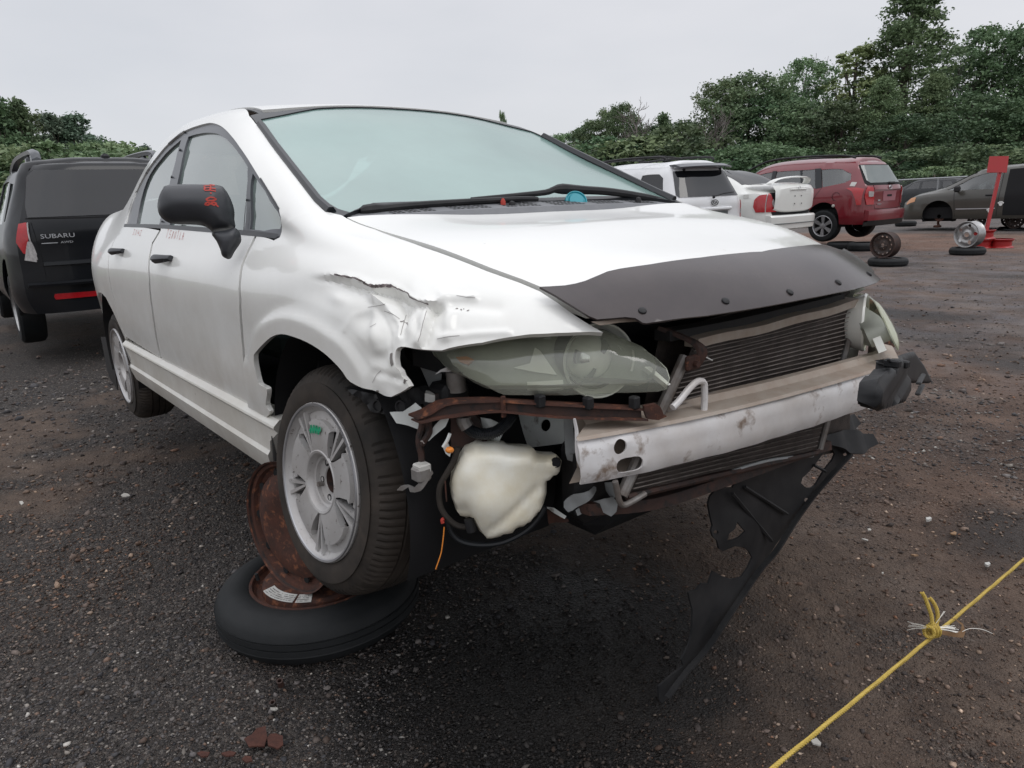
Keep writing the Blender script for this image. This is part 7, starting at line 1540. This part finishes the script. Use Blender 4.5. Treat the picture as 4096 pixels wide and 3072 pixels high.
for L in ([(-.60, 1.03), (-.60, .70), (-.55, .56), (-.3, .54), (.3, .54), (.55, .56), (.60, .70), (.60, 1.03)], [(-.60, .93), (0, .92), (.60, .93)]):
    P = T4(inv(T4, resamp(L, .04, False), 'end')); g = G(); g.sweep([[p+[-.004, 0, .004], p+[-.004, 0, -.004], p+[.01, 0, -.004], p+[.01, 0, .004]] for p in P]); g.make('tailgate_seam', M['gap'], ron, False)
onface('plate_recess', T4, [(-.30, .70), (.24, .70), (.27, .90), (-.33, .90)], M['plate'], ron, off=.008)
onface('plate_slot', T4, rr(-.12, .08, .79, .83, .01), M['gap'], ron, off=.014, h=.03)
g = G(); x_ = xr_(0, .98)-.012; g.tube([(x_, -.03+.06*math.cos(t), .975+.035*math.sin(t)) for t in np.linspace(0, 2*math.pi, 18, endpoint=False)], .008, 5, closed=True); g.tube([(x_, -.03-.05, .96), (x_, -.03, .985), (x_, .02, .985)], .006, 5); g.make('badge_ring', M['badge'], ron)
textobj('RONDO', .035, (xr_(.42, .66)-.012, .40, .64), tz, M['badge'], ron, .003, 1.3); G().bbox((xr_(.3, .7)-.008, .42, .72), (.004, .10, .025), .001).make('badge_bar', M['badge'], ron)
P = T4(inv(T4, resamp([(-.80, .50), (.80, .50)], .05, False), 'end')); G().sweep([[p+[-.08, 0, -.20], p+[-.10, 0, -.02], p+[-.09, 0, .02], p+[-.02, 0, .035], p+[.02, 0, -.22]] for p in P]).make('bumper', M['pred'], ron)
G().sweep([[p+[-.06, 0, -.28], p+[-.085, 0, -.18], p+[.0, 0, -.18], p+[.02, 0, -.30]] for p in P]).make('lower_bumper', M['darkpl'], ron)
g = G(); g.bbox((xr_(-.1, 1.05)-.02, -.12, 1.065), (.05, .26, .05), .015); g.make('wiper_cover', M['black'], ron)
lying_tyre(ground(3455, 1002), 'flat tyre under the rear wheel of the red people carrier, behind the rusty wheel', .32, .16, rimm=False)
for (xx, yy, lb) in ((-6.0, 14.1, 'dark steel wheel stand under the red people carrier\'s tail'),):
    s_ = empty('wheel_stand', (xx-.2, yy-.35, 0), lb, 'wheel stand'); tyre('tyre', (0, 0, .14), (0, 0, 1), .30, .2, .14, M['tyred'], s_, tread=False)
# --- dark grey van with the sliding door open, seen from its left side
stn = [(-2.55, .92, .98, 1.38, .74, 1.53, lambda z: .10*max(0, z-1.0)/.6), (-2.4, .96, .99, 1.46, .77, 1.58), (-1.6, .975, .98, 1.50, .78, 1.61), (-.6, .98, .97, 1.51, .78, 1.62), (.2, .98, .96, 1.50, .77, 1.61), (.7, .978, .95, 1.42, .75, 1.54), (1.15, .975, .945, 1.22, .75, 1.33), (1.55, .97, .94, 1.04, .80, 1.12), (1.95, .96, .91, .95, .82, 1.01), (2.3, .91, .83, .87, .74, .92), (2.52, .78, .70, .74, .6, .78)]
vx, vy = -5.41, 21.35
van, S5, T5, N5_, d5_ = vehicle('grey_van', 'dark grey van missing its front wheel, with white paw prints on its side', 'van', (vx, vy, .07), math.pi, stn, M['pgrey'],
   [(1.54, .36, .40), (-1.54, .36, .38)], [[(.12, 1.01), (1.15, 1.0), (1.40, 1.03), (.85, 1.31), (.55, 1.41), (.12, 1.45)], [(-.92, 1.02), (-.30, 1.01), (-.30, 1.45), (-.86, 1.45)], [(-2.3, 1.03), (-1.35, 1.02), (-1.30, 1.44), (-2.2, 1.42)]], (.72, 1.6), [(-1.54, .24, .33, 'steel')], glass='cglass')
for sy in (1, -1):
    for L in ([(1.18, 1.0), (1.14, .7), (1.10, .32)], [(.08, 1.58), (.08, 1.0), (.10, .32)]): line('door_gap', S5, resamp(L, .06, False), M['gap'], van, 'side', d5_, .012, .001, sy > 0)
    line('side_moulding', S5, resamp([(1.08, .52), (.14, .52)], .1, False), M['badge'], van, 'side', d5_, .022, .004, sy > 0)
    line('side_moulding', S5, resamp([(-.96, .52), (-2.0, .52)], .1, False), M['badge'], van, 'side', d5_, .022, .004, sy > 0)
    yy = .96; G().bbox((.30, sy*(yy+.02), .86), (.20, .03, .035), .01).make('door_handle', M['gap'], van); G().bbox((-1.12, sy*(yy+.02), .86), (.20, .03, .035), .01).make('door_handle', M['gap'], van)
    mg_ = G(); mg_.bbox((1.05, sy*(1.10), 1.05), (.12, .22, .17), .04); mg_.tube([(1.10, sy*.93, 1.0), (1.08, sy*1.03, 1.02)], .03); mg_.make('side_mirror', M['black'], van)
    onside('headlamp', S5, [(2.18, .74), (2.42, .66), (2.44, .70), (2.30, .84), (2.16, .86)], M['amberl'] if 'amberl' in M else mat('amber_lamp', (.62, .30, .14), .3, coat=.8), van, d5_, my=sy > 0, off=.008, h=.05)
# the open doorway: flat black sheet laid on the side, standing for the shade inside
onside('doorway', S5, [(-.86, .34), (-.04, .34), (-.04, 1.49), (-.20, 1.50), (-.86, 1.50)], M['dark'], van, d5_, my=True, off=.004, thk=.004, h=.1)
# slid-back door panel standing proud of the body
onside('sliding_door', S5, [(-1.75, .34), (-.90, .34), (-.84, 1.0), (-.74, 1.48), (-.9, 1.50), (-1.70, 1.49)], M['pgrey'], van, d5_, my=True, off=.06, thk=.05, h=.1)
onside('door_window', S5, [(-1.66, 1.02), (-.93, 1.02), (-.84, 1.43), (-1.62, 1.44)], M['dglass'], van, d5_, my=True, off=.066, thk=.004, h=.1)
ysd = .98+.075
tl = (R_(90), 0, R_(180)); M['white_decal'] = mat('white_decal', (.75, .75, .73), .5)
textobj('An', .15, (-1.13, 1.005, 1.31), (R_(80), 0, R_(180)), M['white_decal'], van, .002, 1.0, italic=.25)
textobj('mobile', .06, (-1.15, 1.02, 1.19), (R_(80), 0, R_(180)), M['white_decal'], van, .002, 1.0, italic=.2); textobj('www', .06, (-1.12, 1.035, 1.09), (R_(80), 0, R_(180)), M['white_decal'], van, .002, 1.0)
def paw(x, z, y, s_=1.0):
    g = G(); g.lathe([(0, .003), (.045*s_, .003), (.046*s_, 0)], (x, y, z), (0, 1, 0), 14)
    o = g.make('paw_print', M['white_decal'], van, False)
    for k in range(4):
        a = R_(35+k*37); G().lathe([(0, .003), (.022*s_, .003), (.023*s_, 0)], (x+.070*s_*math.cos(a), y, z+.070*s_*math.sin(a)), (0, 1, 0), 10).make('paw_toe', M['white_decal'], o, False)
paw(-1.10, .84, ysd-.012); paw(-.98, .62, ysd-.012); paw(.26, .45, .985, .9); paw(.02, .62, .985, .9)
# bare hub hanging in the empty front wheel arch
g = G(); g.lathe([(0, .03), (.05, .03), (.06, .01), (.14, .01), (.14, -.02), (0, -.02)], (1.54, .80, .33), (0, 1, 0), 28); g.tube([(1.54, .76, .33), (1.60, .70, .14), (1.58, .68, .06)], .035, 8); g.bbox((1.60, .72, .05), (.18, .14, .06), .02); g.make('bare_hub', M['rust'], van)
for i, (xx, yy, ph) in enumerate(((.62, .35, 0), (-.25, .25, 1), (.10, -.5, 0), (-.9, .3, 0))):
    lb = ['black steel wheel stand under the grey van just behind its empty arch', 'black steel wheel stand under the grey van\'s front door sill behind the red post', 'black wheel stand beneath the far side of the grey van', 'black wheel stand under the grey van\'s open doorway'][i]
    s_ = empty('wheel_stand', (vx-xx, vy-yy-.35, 0), lb, 'wheel stand', 'wheel stands under the grey van')
    tyre('tyre', (0, 0, .05), (0, 0, 1), .28, .2, .06, M['tyred'], s_, tread=False)
    steel_wheel(s_, (0, -.08, .06+.20), (.15, -1, 0), .205, .17, M['blacksteel'], 12, .013, .142, None)
# --- cars beyond the fence
def farcar(nm, lb, u, v, z, rz, paint, sc_=1.0):
    stn = [(-2.05, .76, .98, 1.24, .60, 1.36, lambda z: .3*max(0, z-.98)/.5), (-1.9, .86, .99, 1.32, .63, 1.43, lambda z: .12*max(0, z-.98)/.5), (-1.2, .88, .97, 1.40, .62, 1.50), (-.3, .88, .95, 1.42, .61, 1.52), (.3, .88, .94, 1.33, .60, 1.45), (.95, .87, .92, 1.05, .66, 1.12), (1.6, .85, .85, .9, .64, .95), (2.1, .72, .68, .72, .5, .77)]
    p = ground(u, v, z); o, S_, T_, N_, d_ = vehicle(nm, lb, 'car', (p[0], p[1], .1), rz, stn, paint, [(1.25, .32, .35), (-1.25, .32, .35)], [[(-.05, 1.0), (.75, .98), (.35, 1.32), (-.02, 1.36)], [(-1.1, 1.01), (-.15, 1.0), (-.15, 1.36), (-1.0, 1.36)], [(-1.75, 1.06), (-1.2, 1.02), (-1.12, 1.36), (-1.55, 1.33)]], (.38, .95), [(1.25, .3, .31, 'silver'), (-1.25, .3, .31, 'silver')])
    onface('rear_window', T_, [(-.62, 1.03), (.62, 1.03), (.56, 1.30), (-.56, 1.30)], M['cglass'], o, off=.008)
    for sy in (1, -1): onface('tail_lamp', T_, [(sy*y, z) for y, z in [(.55, .80), (.74, .82), (.76, .95), (.62, .98)]], M['tail'], o, off=.012)
    return o
farcar('black_hatchback', 'black hatchback with one red lamp showing behind the fence by the red car', 3690, 838, 0, math.pi, M['pblack'])
farcar('white_estate', 'white estate car roof showing behind the fence and the grey van bonnet', 3790, 826, 0, math.pi*.97, M['pwhite'])
farcar('silver_hatchback', 'pale hatchback half hidden between the red car and the fence', 3585, 836, 0, math.pi, M['seat'])
# --- chain-link fence with top rail
M['galv'] = mat('galvanised_steel', (.33, .34, .35), .4, .6)
fa, fb = ground(2800, 850, 0), ground(4700, 812, 0); yF = 28.7
fence = empty('fence', (0, yF, 0), 'low galvanised fence with a top rail and leaning posts between the yard and the trees', 'fence')
G().tube([(-22, 0, 1.50), (14, 0, 1.50)], .028, 8).make('top_rail', M['galv'], fence); G().tube([(-22, 0, .25), (14, 0, .25)], .015, 6).make('bottom_rail', M['galv'], fence)
for i in range(13): x = -21.5+i*2.8; G().tube([(x-.0, 0, 0), (x+(.28 if i % 3 == 0 else .0), 0, 1.50)], .03, 8).make('fence_post', M['galv'], fence)
mm = bpy.data.materials.new('chain_link'); mm.use_nodes = True; n = mm.node_tree; t = N(n, 'ShaderNodeTexCoord'); n.nodes['Principled BSDF'].inputs['Base Color'].default_value = (.25, .26, .27, 1)
n.nodes['Principled BSDF'].inputs['Alpha'].default_value = .16
tag(mesh('chain_link_mesh', [(-22, 0, .25), (14, 0, .25), (14, 0, 1.49), (-22, 0, 1.49)], [(0, 1, 2, 3)], mm, fence, False))
# ================================================================== trees
def leafmat(name, c1, c2, c3):
    m = bpy.data.materials.new(name); m.use_nodes = True; n = m.node_tree; b = n.nodes['Principled BSDF']
    a = N(n, 'ShaderNodeAttribute'); a.attribute_name = 'stone_colour'; oi = N(n, 'ShaderNodeObjectInfo'); hs = N(n, 'ShaderNodeHueSaturation'); n.links.new(a.outputs['Color'], hs.inputs['Color'])
    r1 = N(n, 'ShaderNodeMapRange'); n.links.new(oi.outputs['Random'], r1.inputs[0]); r1.inputs['To Min'].default_value = .470; r1.inputs['To Max'].default_value = .525; n.links.new(r1.outputs[0], hs.inputs['Hue'])
    m3 = N(n, 'ShaderNodeMath', operation='MULTIPLY'); n.links.new(oi.outputs['Random'], m3.inputs[0]); m3.inputs[1].default_value = 7.13; fr = N(n, 'ShaderNodeMath', operation='FRACT'); n.links.new(m3.outputs[0], fr.inputs[0])
    r2 = N(n, 'ShaderNodeMapRange'); n.links.new(fr.outputs[0], r2.inputs[0]); r2.inputs['To Min'].default_value = 1.0; r2.inputs['To Max'].default_value = 1.9; n.links.new(r2.outputs[0], hs.inputs['Value']); hs.inputs['Saturation'].default_value = .88  # per-tree value, raised and desaturated to paint distance haze into the leaves
    n.links.new(hs.outputs[0], b.inputs['Base Color']); a = hs
    b.inputs['Roughness'].default_value = .6; b.inputs['Specular IOR Level'].default_value = .25
    tr = N(n, 'ShaderNodeBsdfTranslucent'); n.links.new(a.outputs['Color'], tr.inputs[0]); mx = N(n, 'ShaderNodeMixShader', Fac=.3)
    mx.inputs[0].default_value = .22; n.links.new(b.outputs[0], mx.inputs[1]); n.links.new(tr.outputs[0], mx.inputs[2]); n.links.new(mx.outputs[0], n.nodes['Material Output'].inputs[0])
    m['pal'] = 1; return m, np.array([c1, c2, c3])
LM = {'dark': leafmat('dark_foliage', (.052, .092, .046), (.078, .128, .060), (.110, .165, .078)), 'mid': leafmat('mid_foliage', (.068, .112, .052), (.102, .155, .070), (.140, .198, .088)),  # greens lightened and greyed: haze put into the leaf colours
      'light': leafmat('light_foliage', (.105, .150, .062), (.150, .205, .082), (.195, .245, .100)), 'blue': leafmat('blue_green_foliage', (.062, .100, .068), (.090, .135, .090), (.120, .170, .112))}
M['bark'] = mat('bark', (.075, .06, .05), .9, noise=(8, (.12, .10, .085), .8)); M['barkg'] = mat('grey_bark', (.16, .14, .13), .9, noise=(8, (.10, .085, .08), .8))
def crown(shape, H, R0, nl, ls, pal, seed, z0=.18, ncl=60, gap=.0):
    """leaf clumps: clusters placed in the crown volume, each a puff of small quads"""
    r = np.random.default_rng(seed); zs = z0*H
    prof = {'round': lambda t: np.sqrt(np.clip(1-(2*t-1)**2, 0, 1))*.95+.05, 'tall': lambda t: np.clip(np.sin(np.pi*np.clip(t*.92+.06, 0, 1))**.6*(1-.45*t), .08, 1), 'cone': lambda t: (1-t)*.9+.08, 'column': lambda t: np.clip(np.sin(np.pi*np.clip(t*.9+.08, 0, 1))**.45, .1, 1)*.9}[shape]
    t = r.random(ncl)**.85; a = r.uniform(0, 6.283, ncl); rad = R0*prof(t)*np.sqrt(r.uniform(.12, 1, ncl))*r.uniform(.75, 1.12, ncl)
    c = np.stack([rad*np.cos(a), rad*np.sin(a), zs+t*(H-zs)], 1); cs_ = R0*r.uniform(.12, .26, ncl)*(1-.35*t)
    k = np.repeat(np.arange(ncl), nl//ncl); n = len(k); d = r.normal(0, 1, (n, 3)); d /= np.linalg.norm(d, axis=1)[:, None]; d *= (r.random(n)**.8*1.35)[:, None]
    P = c[k]+d*cs_[k, None]*[1.1, 1.1, .75]; P[:, 2] = np.clip(P[:, 2], zs*.4, None)
    nr = r.normal(0, 1, (n, 3)); nr[:, 2] += .5; nr /= np.linalg.norm(nr, axis=1)[:, None]; A = np.cross(nr, r.normal(0, 1, (n, 3))); A /= np.linalg.norm(A, axis=1)[:, None]; B = np.cross(nr, A)
    s = ls*r.uniform(.35, 1.15, n)[:, None]; V = np.stack([P-A*s, P+B*s*.55, P+A*s, P-B*s*.55], 1).reshape(-1, 3); F = np.arange(4*n).reshape(-1, 4)
    tone = np.clip(r.normal(.45, .22, ncl)[k]+r.normal(0, .12, n), 0, 1); w0 = np.clip(1-2*tone, 0, 1)[:, None]; w2 = np.clip(2*tone-1, 0, 1)[:, None]
    col = pal[0]*w0+pal[1]*(1-w0-w2)+pal[2]*w2; col *= r.uniform(.85, 1.15, (n, 1)); return V, F, np.repeat(col, 4, 0), c
def limbs(c, H, r0, seed, m, z0=.2):
    r = np.random.default_rng(seed); g = G(); tp = spl([(0, 0, -.1), (r.normal(0, .1), r.normal(0, .1), H*.35), (r.normal(0, .2), r.normal(0, .2), H*.7), (0, 0, H*.93)], 5)
    g.tube(tp, np.linspace(r0, r0*.12, len(tp)), 7)
    for q in c[r.permutation(len(c))[:26]]:
        s_ = np.array([0, 0, max(z0*H*.8, q[2]-.35*H*r.uniform(.4, 1))]); mid = (s_+q)/2+[0, 0, -.06*H*r.random()]; k = 1-s_[2]/H; g.tube([s_, mid, q], [r0*.42*k+.01, r0*.25*k+.01, .012], 5)
    return g
KINDS = {}
def kind(nm, shape, H, R0, nl, ls, lm, seed, z0=.18, ncl=60):
    m, pal = LM[lm]; V, F, col, c = crown(shape, H, R0, nl, ls, pal, seed, z0, ncl); o = fastmesh('crown', V, F, m, col); g = limbs(c, H, H*.018+.04, seed, M['bark'], z0); t = g.make('trunk', M['bark'])
    KINDS[nm] = (t, o, H); 
kind('broad', 'round', 9, 3.4, 15000, .13, 'dark', 1, .08, 190); kind('broad2', 'round', 10, 3.2, 15000, .13, 'mid', 2, .08, 180); kind('tall', 'tall', 17, 3.9, 26000, .15, 'mid', 3, .08, 330)
kind('poplar', 'column', 10, 1.7, 9000, .12, 'light', 4, .06, 130); kind('cone', 'cone', 8, 2.3, 11000, .12, 'dark', 5, .04, 170); kind('bush', 'round', 3.2, 1.9, 6000, .085, 'mid', 6, .0, 90); kind('shrub', 'round', 3.2, 1.7, 6000, .085, 'dark', 9, .0, 90); kind('blue', 'tall', 9, 2.2, 12000, .12, 'blue', 7, .04, 170); kind('ash', 'round', 12, 4.0, 20000, .14, 'mid', 8, .08, 240)
used = {}
def tree(kd_, u, vt, d, label, grp=None, wsc=1.0, nm='tree', rot=None):
    """place a tree whose top is at pixel (u, vt) at depth d"""
    p = wdepth(u, 800, d); H = wdepth(u, vt, d)[2]; t, o, H0 = KINDS[kd_]; s_ = max(H, .8)/H0
    p = np.array([p[0], p[1], 0]); e = empty(nm, tuple(p), label, 'tree' if nm != 'bush' else 'bush', grp, rz=random.uniform(0, 6.28)); e.scale = (s_*wsc, s_*wsc, s_)
    for src in (t, o):
        if src.name not in used: used[src.name] = 1; q = src
        else: q = src.copy(); C.objects.link(q)
        q.parent = e
    return e
TR = [('broad2', 190, 470, 40, 'dark tree filling the gap right of the second pointed tree', 1.2), ('broad', 400, 560, 42, 'dark tree filling in behind the rounded blue-green tree', 1.3), ('blue', 20, 440, 36, 'blue-green tree between the two pointed trees and the left edge', 1.0), ('cone', 60, 405, 36, 'pointed dark tree at the far left edge above the black estate', 1.22), ('cone', 145, 418, 37, 'second dark pointed tree from the left edge', 0.94), ('blue', 262, 470, 38, 'small blue-green tree between two gaps of the left group', 1.08), ('blue', 352, 472, 39, 'rounded blue-green tree left of the white roof', 1.49), ('broad2', 440, 575, 36, 'lowest tree of the left group just left of the white car', 1.08),
      ('broad', -60, 450, 38, 'dark tree cut by the left edge of the picture', 1.35), ('broad', 250, 570, 40, 'low dark tree behind the estate car roof', 1.62), ('blue', 610, 590, 40, 'tiny treetop showing behind the right roof rail of the black estate', 1.08),
      ('broad2', 2022, 462, 60, 'lone small treetop peeking over the white car roof', 0.22),
      ('blue', 2330, 520, 64, 'narrow blue-green tree left of the two light green trees', 1.3), ('broad2', 2440, 455, 63, 'upright green tree just left of the feathery tree', 1.0), ('broad', 2600, 520, 62, 'low dark tree between feathery tree and dark uneven tree', 1.6), ('broad', 2740, 500, 61, 'low dark tree under the spreading bare tree', 1.5), ('broad2', 2260, 545, 66, 'low pale tree at the left end of the right-hand wood', 1.22), ('broad2', 2385, 492, 62, 'light green tree behind the white off-roader, left one', 1.08), ('ash', 2490, 432, 60, 'feathery green tree left of the bare trees', 0.81), ('cone', 2650, 470, 60, 'dark tree with an uneven top between the bare trees', 1.08),
      ('ash', 2880, 345, 58, 'big rounded dark green tree behind the white saloon, left half', 1.08), ('broad', 2990, 328, 57, 'big rounded dark green tree behind the white saloon, right half', 1.28), ('broad', 3060, 400, 56, 'dark round tree right of the biggest rounded pair', 1.22), ('ash', 3200, 268, 60, 'open-crowned tree rising behind the red people carrier', 1.01), ('poplar', 3385, 212, 56, 'slim pale poplar left of the tallest tree', 1.49),
      ('tall', 3590, -30, 55, 'tallest tree in the picture above the yard', 1.28), ('tall', 3500, 330, 50, 'bushy green tree in front of the tallest tree', 1.22), ('tall', 3700, 320, 51, 'dense tree below and right of the tallest crown', 1.22), ('ash', 3890, 150, 56, 'broad tree second from the right edge', 1.15), ('ash', 4050, 165, 55, 'broad tree at the right edge of the picture', 1.22), ('broad', 3330, 430, 52, 'dark low tree under the slim poplar', 1.49), ('broad', 3850, 400, 50, 'dark low tree right of the leaning red sign', 1.62), ('ash', 4220, 230, 54, 'tree cut by the right edge of the picture', 1.22),
      ('broad', 3180, 430, 54, 'dense dark tree filling the gap behind the red car', 1.49), ('broad', 4060, 420, 50, 'dark low tree above the grey van', 1.62), ('broad', 3600, 480, 48, 'dark low tree above the gap between red car and van', 1.76)]
for kd_, u, vt, d, lb, wsc in TR: tree(kd_, u, vt, d, lb, 'trees beyond the yard', wsc)
BU = [(2330, 610, 54), (2440, 590, 53), (2560, 600, 52), (2620, 560, 53), (2700, 560, 52), (2790, 620, 50), (2870, 640, 48), (2965, 600, 46), (3010, 590, 47), (3090, 640, 48), (3180, 620, 50), (3290, 600, 50), (3400, 610, 48), (3480, 600, 47), (3560, 640, 44), (3650, 640, 44), (3740, 645, 43), (3800, 620, 42), (3900, 600, 44), (4000, 610, 44), (4090, 620, 44), (4180, 600, 44), (2250, 640, 56), (3350, 690, 50), (3620, 690, 41), (3720, 700, 40), (3860, 690, 40)]
BW = ['above the left end of the white off-roader\'s roof', 'over the off-roader\'s roof rail, left part', 'over the middle of the off-roader\'s roof', 'over the off-roader\'s cross bars', 'left above the black roof spoiler', 'directly above the black roof spoiler', 'above the white saloon\'s aerial', 'above the white saloon\'s roof, left one', 'above the white saloon\'s roof, right one', 'at the front end of the red car\'s roof rail', 'above the red car\'s front door', 'above the red car\'s middle door', 'above the red car\'s rear quarter window', 'above the red car\'s tailgate', 'just right of the red car\'s tailgate glass', 'above the fence between red car and van', 'above the grey van\'s bonnet', 'above the grey van\'s windscreen pillar', 'left of the red sign board', 'right of the red sign board', 'above the grey van\'s roof', 'at the right edge of the picture', 'at the far left end of the right-hand wood', 'low behind the red car\'s roof', 'nearest the fence by the red car', 'behind the white estate car roof', 'behind the red sign post']
for i, (u, vt, d) in enumerate(BU):
    lb = ('pale ' if vt < 601 else 'low ')+'bush in the undergrowth '+BW[i]
    tree('bush' if i % 5 in (0, 3) else 'shrub', u, vt-random.randint(-20, 40), d, lb, 'undergrowth bushes before the trees', 1.5 if i % 3 else 2.1, 'bush')
for u, vt, d, lb in ((20, 600, 27, 'bush at the left edge above the estate car\'s left roof rail'), (120, 600, 27, 'bush behind the estate car\'s left roof rail'), (300, 590, 28, 'bush behind the estate car\'s aerial stub'), (420, 590, 30, 'bush left of the estate car\'s right roof rail'), (520, 620, 33, 'bush seen through the estate car\'s right roof rail'), (620, 640, 36, 'bush beside the white car\'s rear pillar')): tree('bush', u, vt, d, lb, 'bushes before the left-hand trees', 1.5, 'bush')
def baretree(u, vt, d, label, seed):
    r = np.random.default_rng(seed); p = wdepth(u, 800, d); H = wdepth(u, vt, d)[2]; e = empty('bare_tree', (p[0], p[1], 0), label, 'tree', 'bare leafless trees'); g = G(); 
    def br(a, dr, L, rad, dep):
        P = [a]; q = a
        for _ in range(4): dr = dr+r.normal(0, .13, 3); dr[2] += .05; dr /= np.linalg.norm(dr); q = q+dr*L/4; P.append(q)
        g.tube(P, np.maximum(np.linspace(rad, rad*.55, 5), .014), 4)
        if dep:
            for k in range(4 if dep > 1 else 5): i = r.integers(1, 5); nd = dr+r.normal(0, .55, 3); nd[2] = abs(nd[2])*.8+.25; nd /= np.linalg.norm(nd); br(P[i], nd, L*.58, rad*.5, dep-1)
    br(np.array([0, 0, 0.]), np.array([0, 0, 1.]), H*.50, .19, 4); g.make('trunk', M['barkg'], e, False)
baretree(2550, 395, 52, 'thin bare grey tree behind the feathery green tree', 11); baretree(2700, 402, 52, 'bare leafless tree left of the big rounded tree', 12); baretree(2770, 415, 51, 'spreading bare tree beside the big rounded tree', 13); baretree(3770, 110, 54, 'bare twigs showing right of the tallest tree', 14); baretree(3260, 265, 62, 'bare twigs beside the open-crowned tree', 15)
# grass verge beyond the fence
tag(mesh('grass_verge', [(-60, 30, .004), (60, 30, .004), (60, 120, .004), (-60, 120, .004)], [(0, 1, 2, 3)], mat('rough_grass', (.045, .06, .025), .9, noise=(.6, (.07, .065, .035), .8)), None, False), kind='structure')
tag(mesh('grass_verge', [(-60, -40, .004), (-22, -40, .004), (-22, 29, .004), (-60, 29, .004)], [(0, 1, 2, 3)], M['seat'], None, False), kind='structure')
bpy.data.objects['grass_verge.001'].data.materials[0] = bpy.data.objects['grass_verge'].data.materials[0]
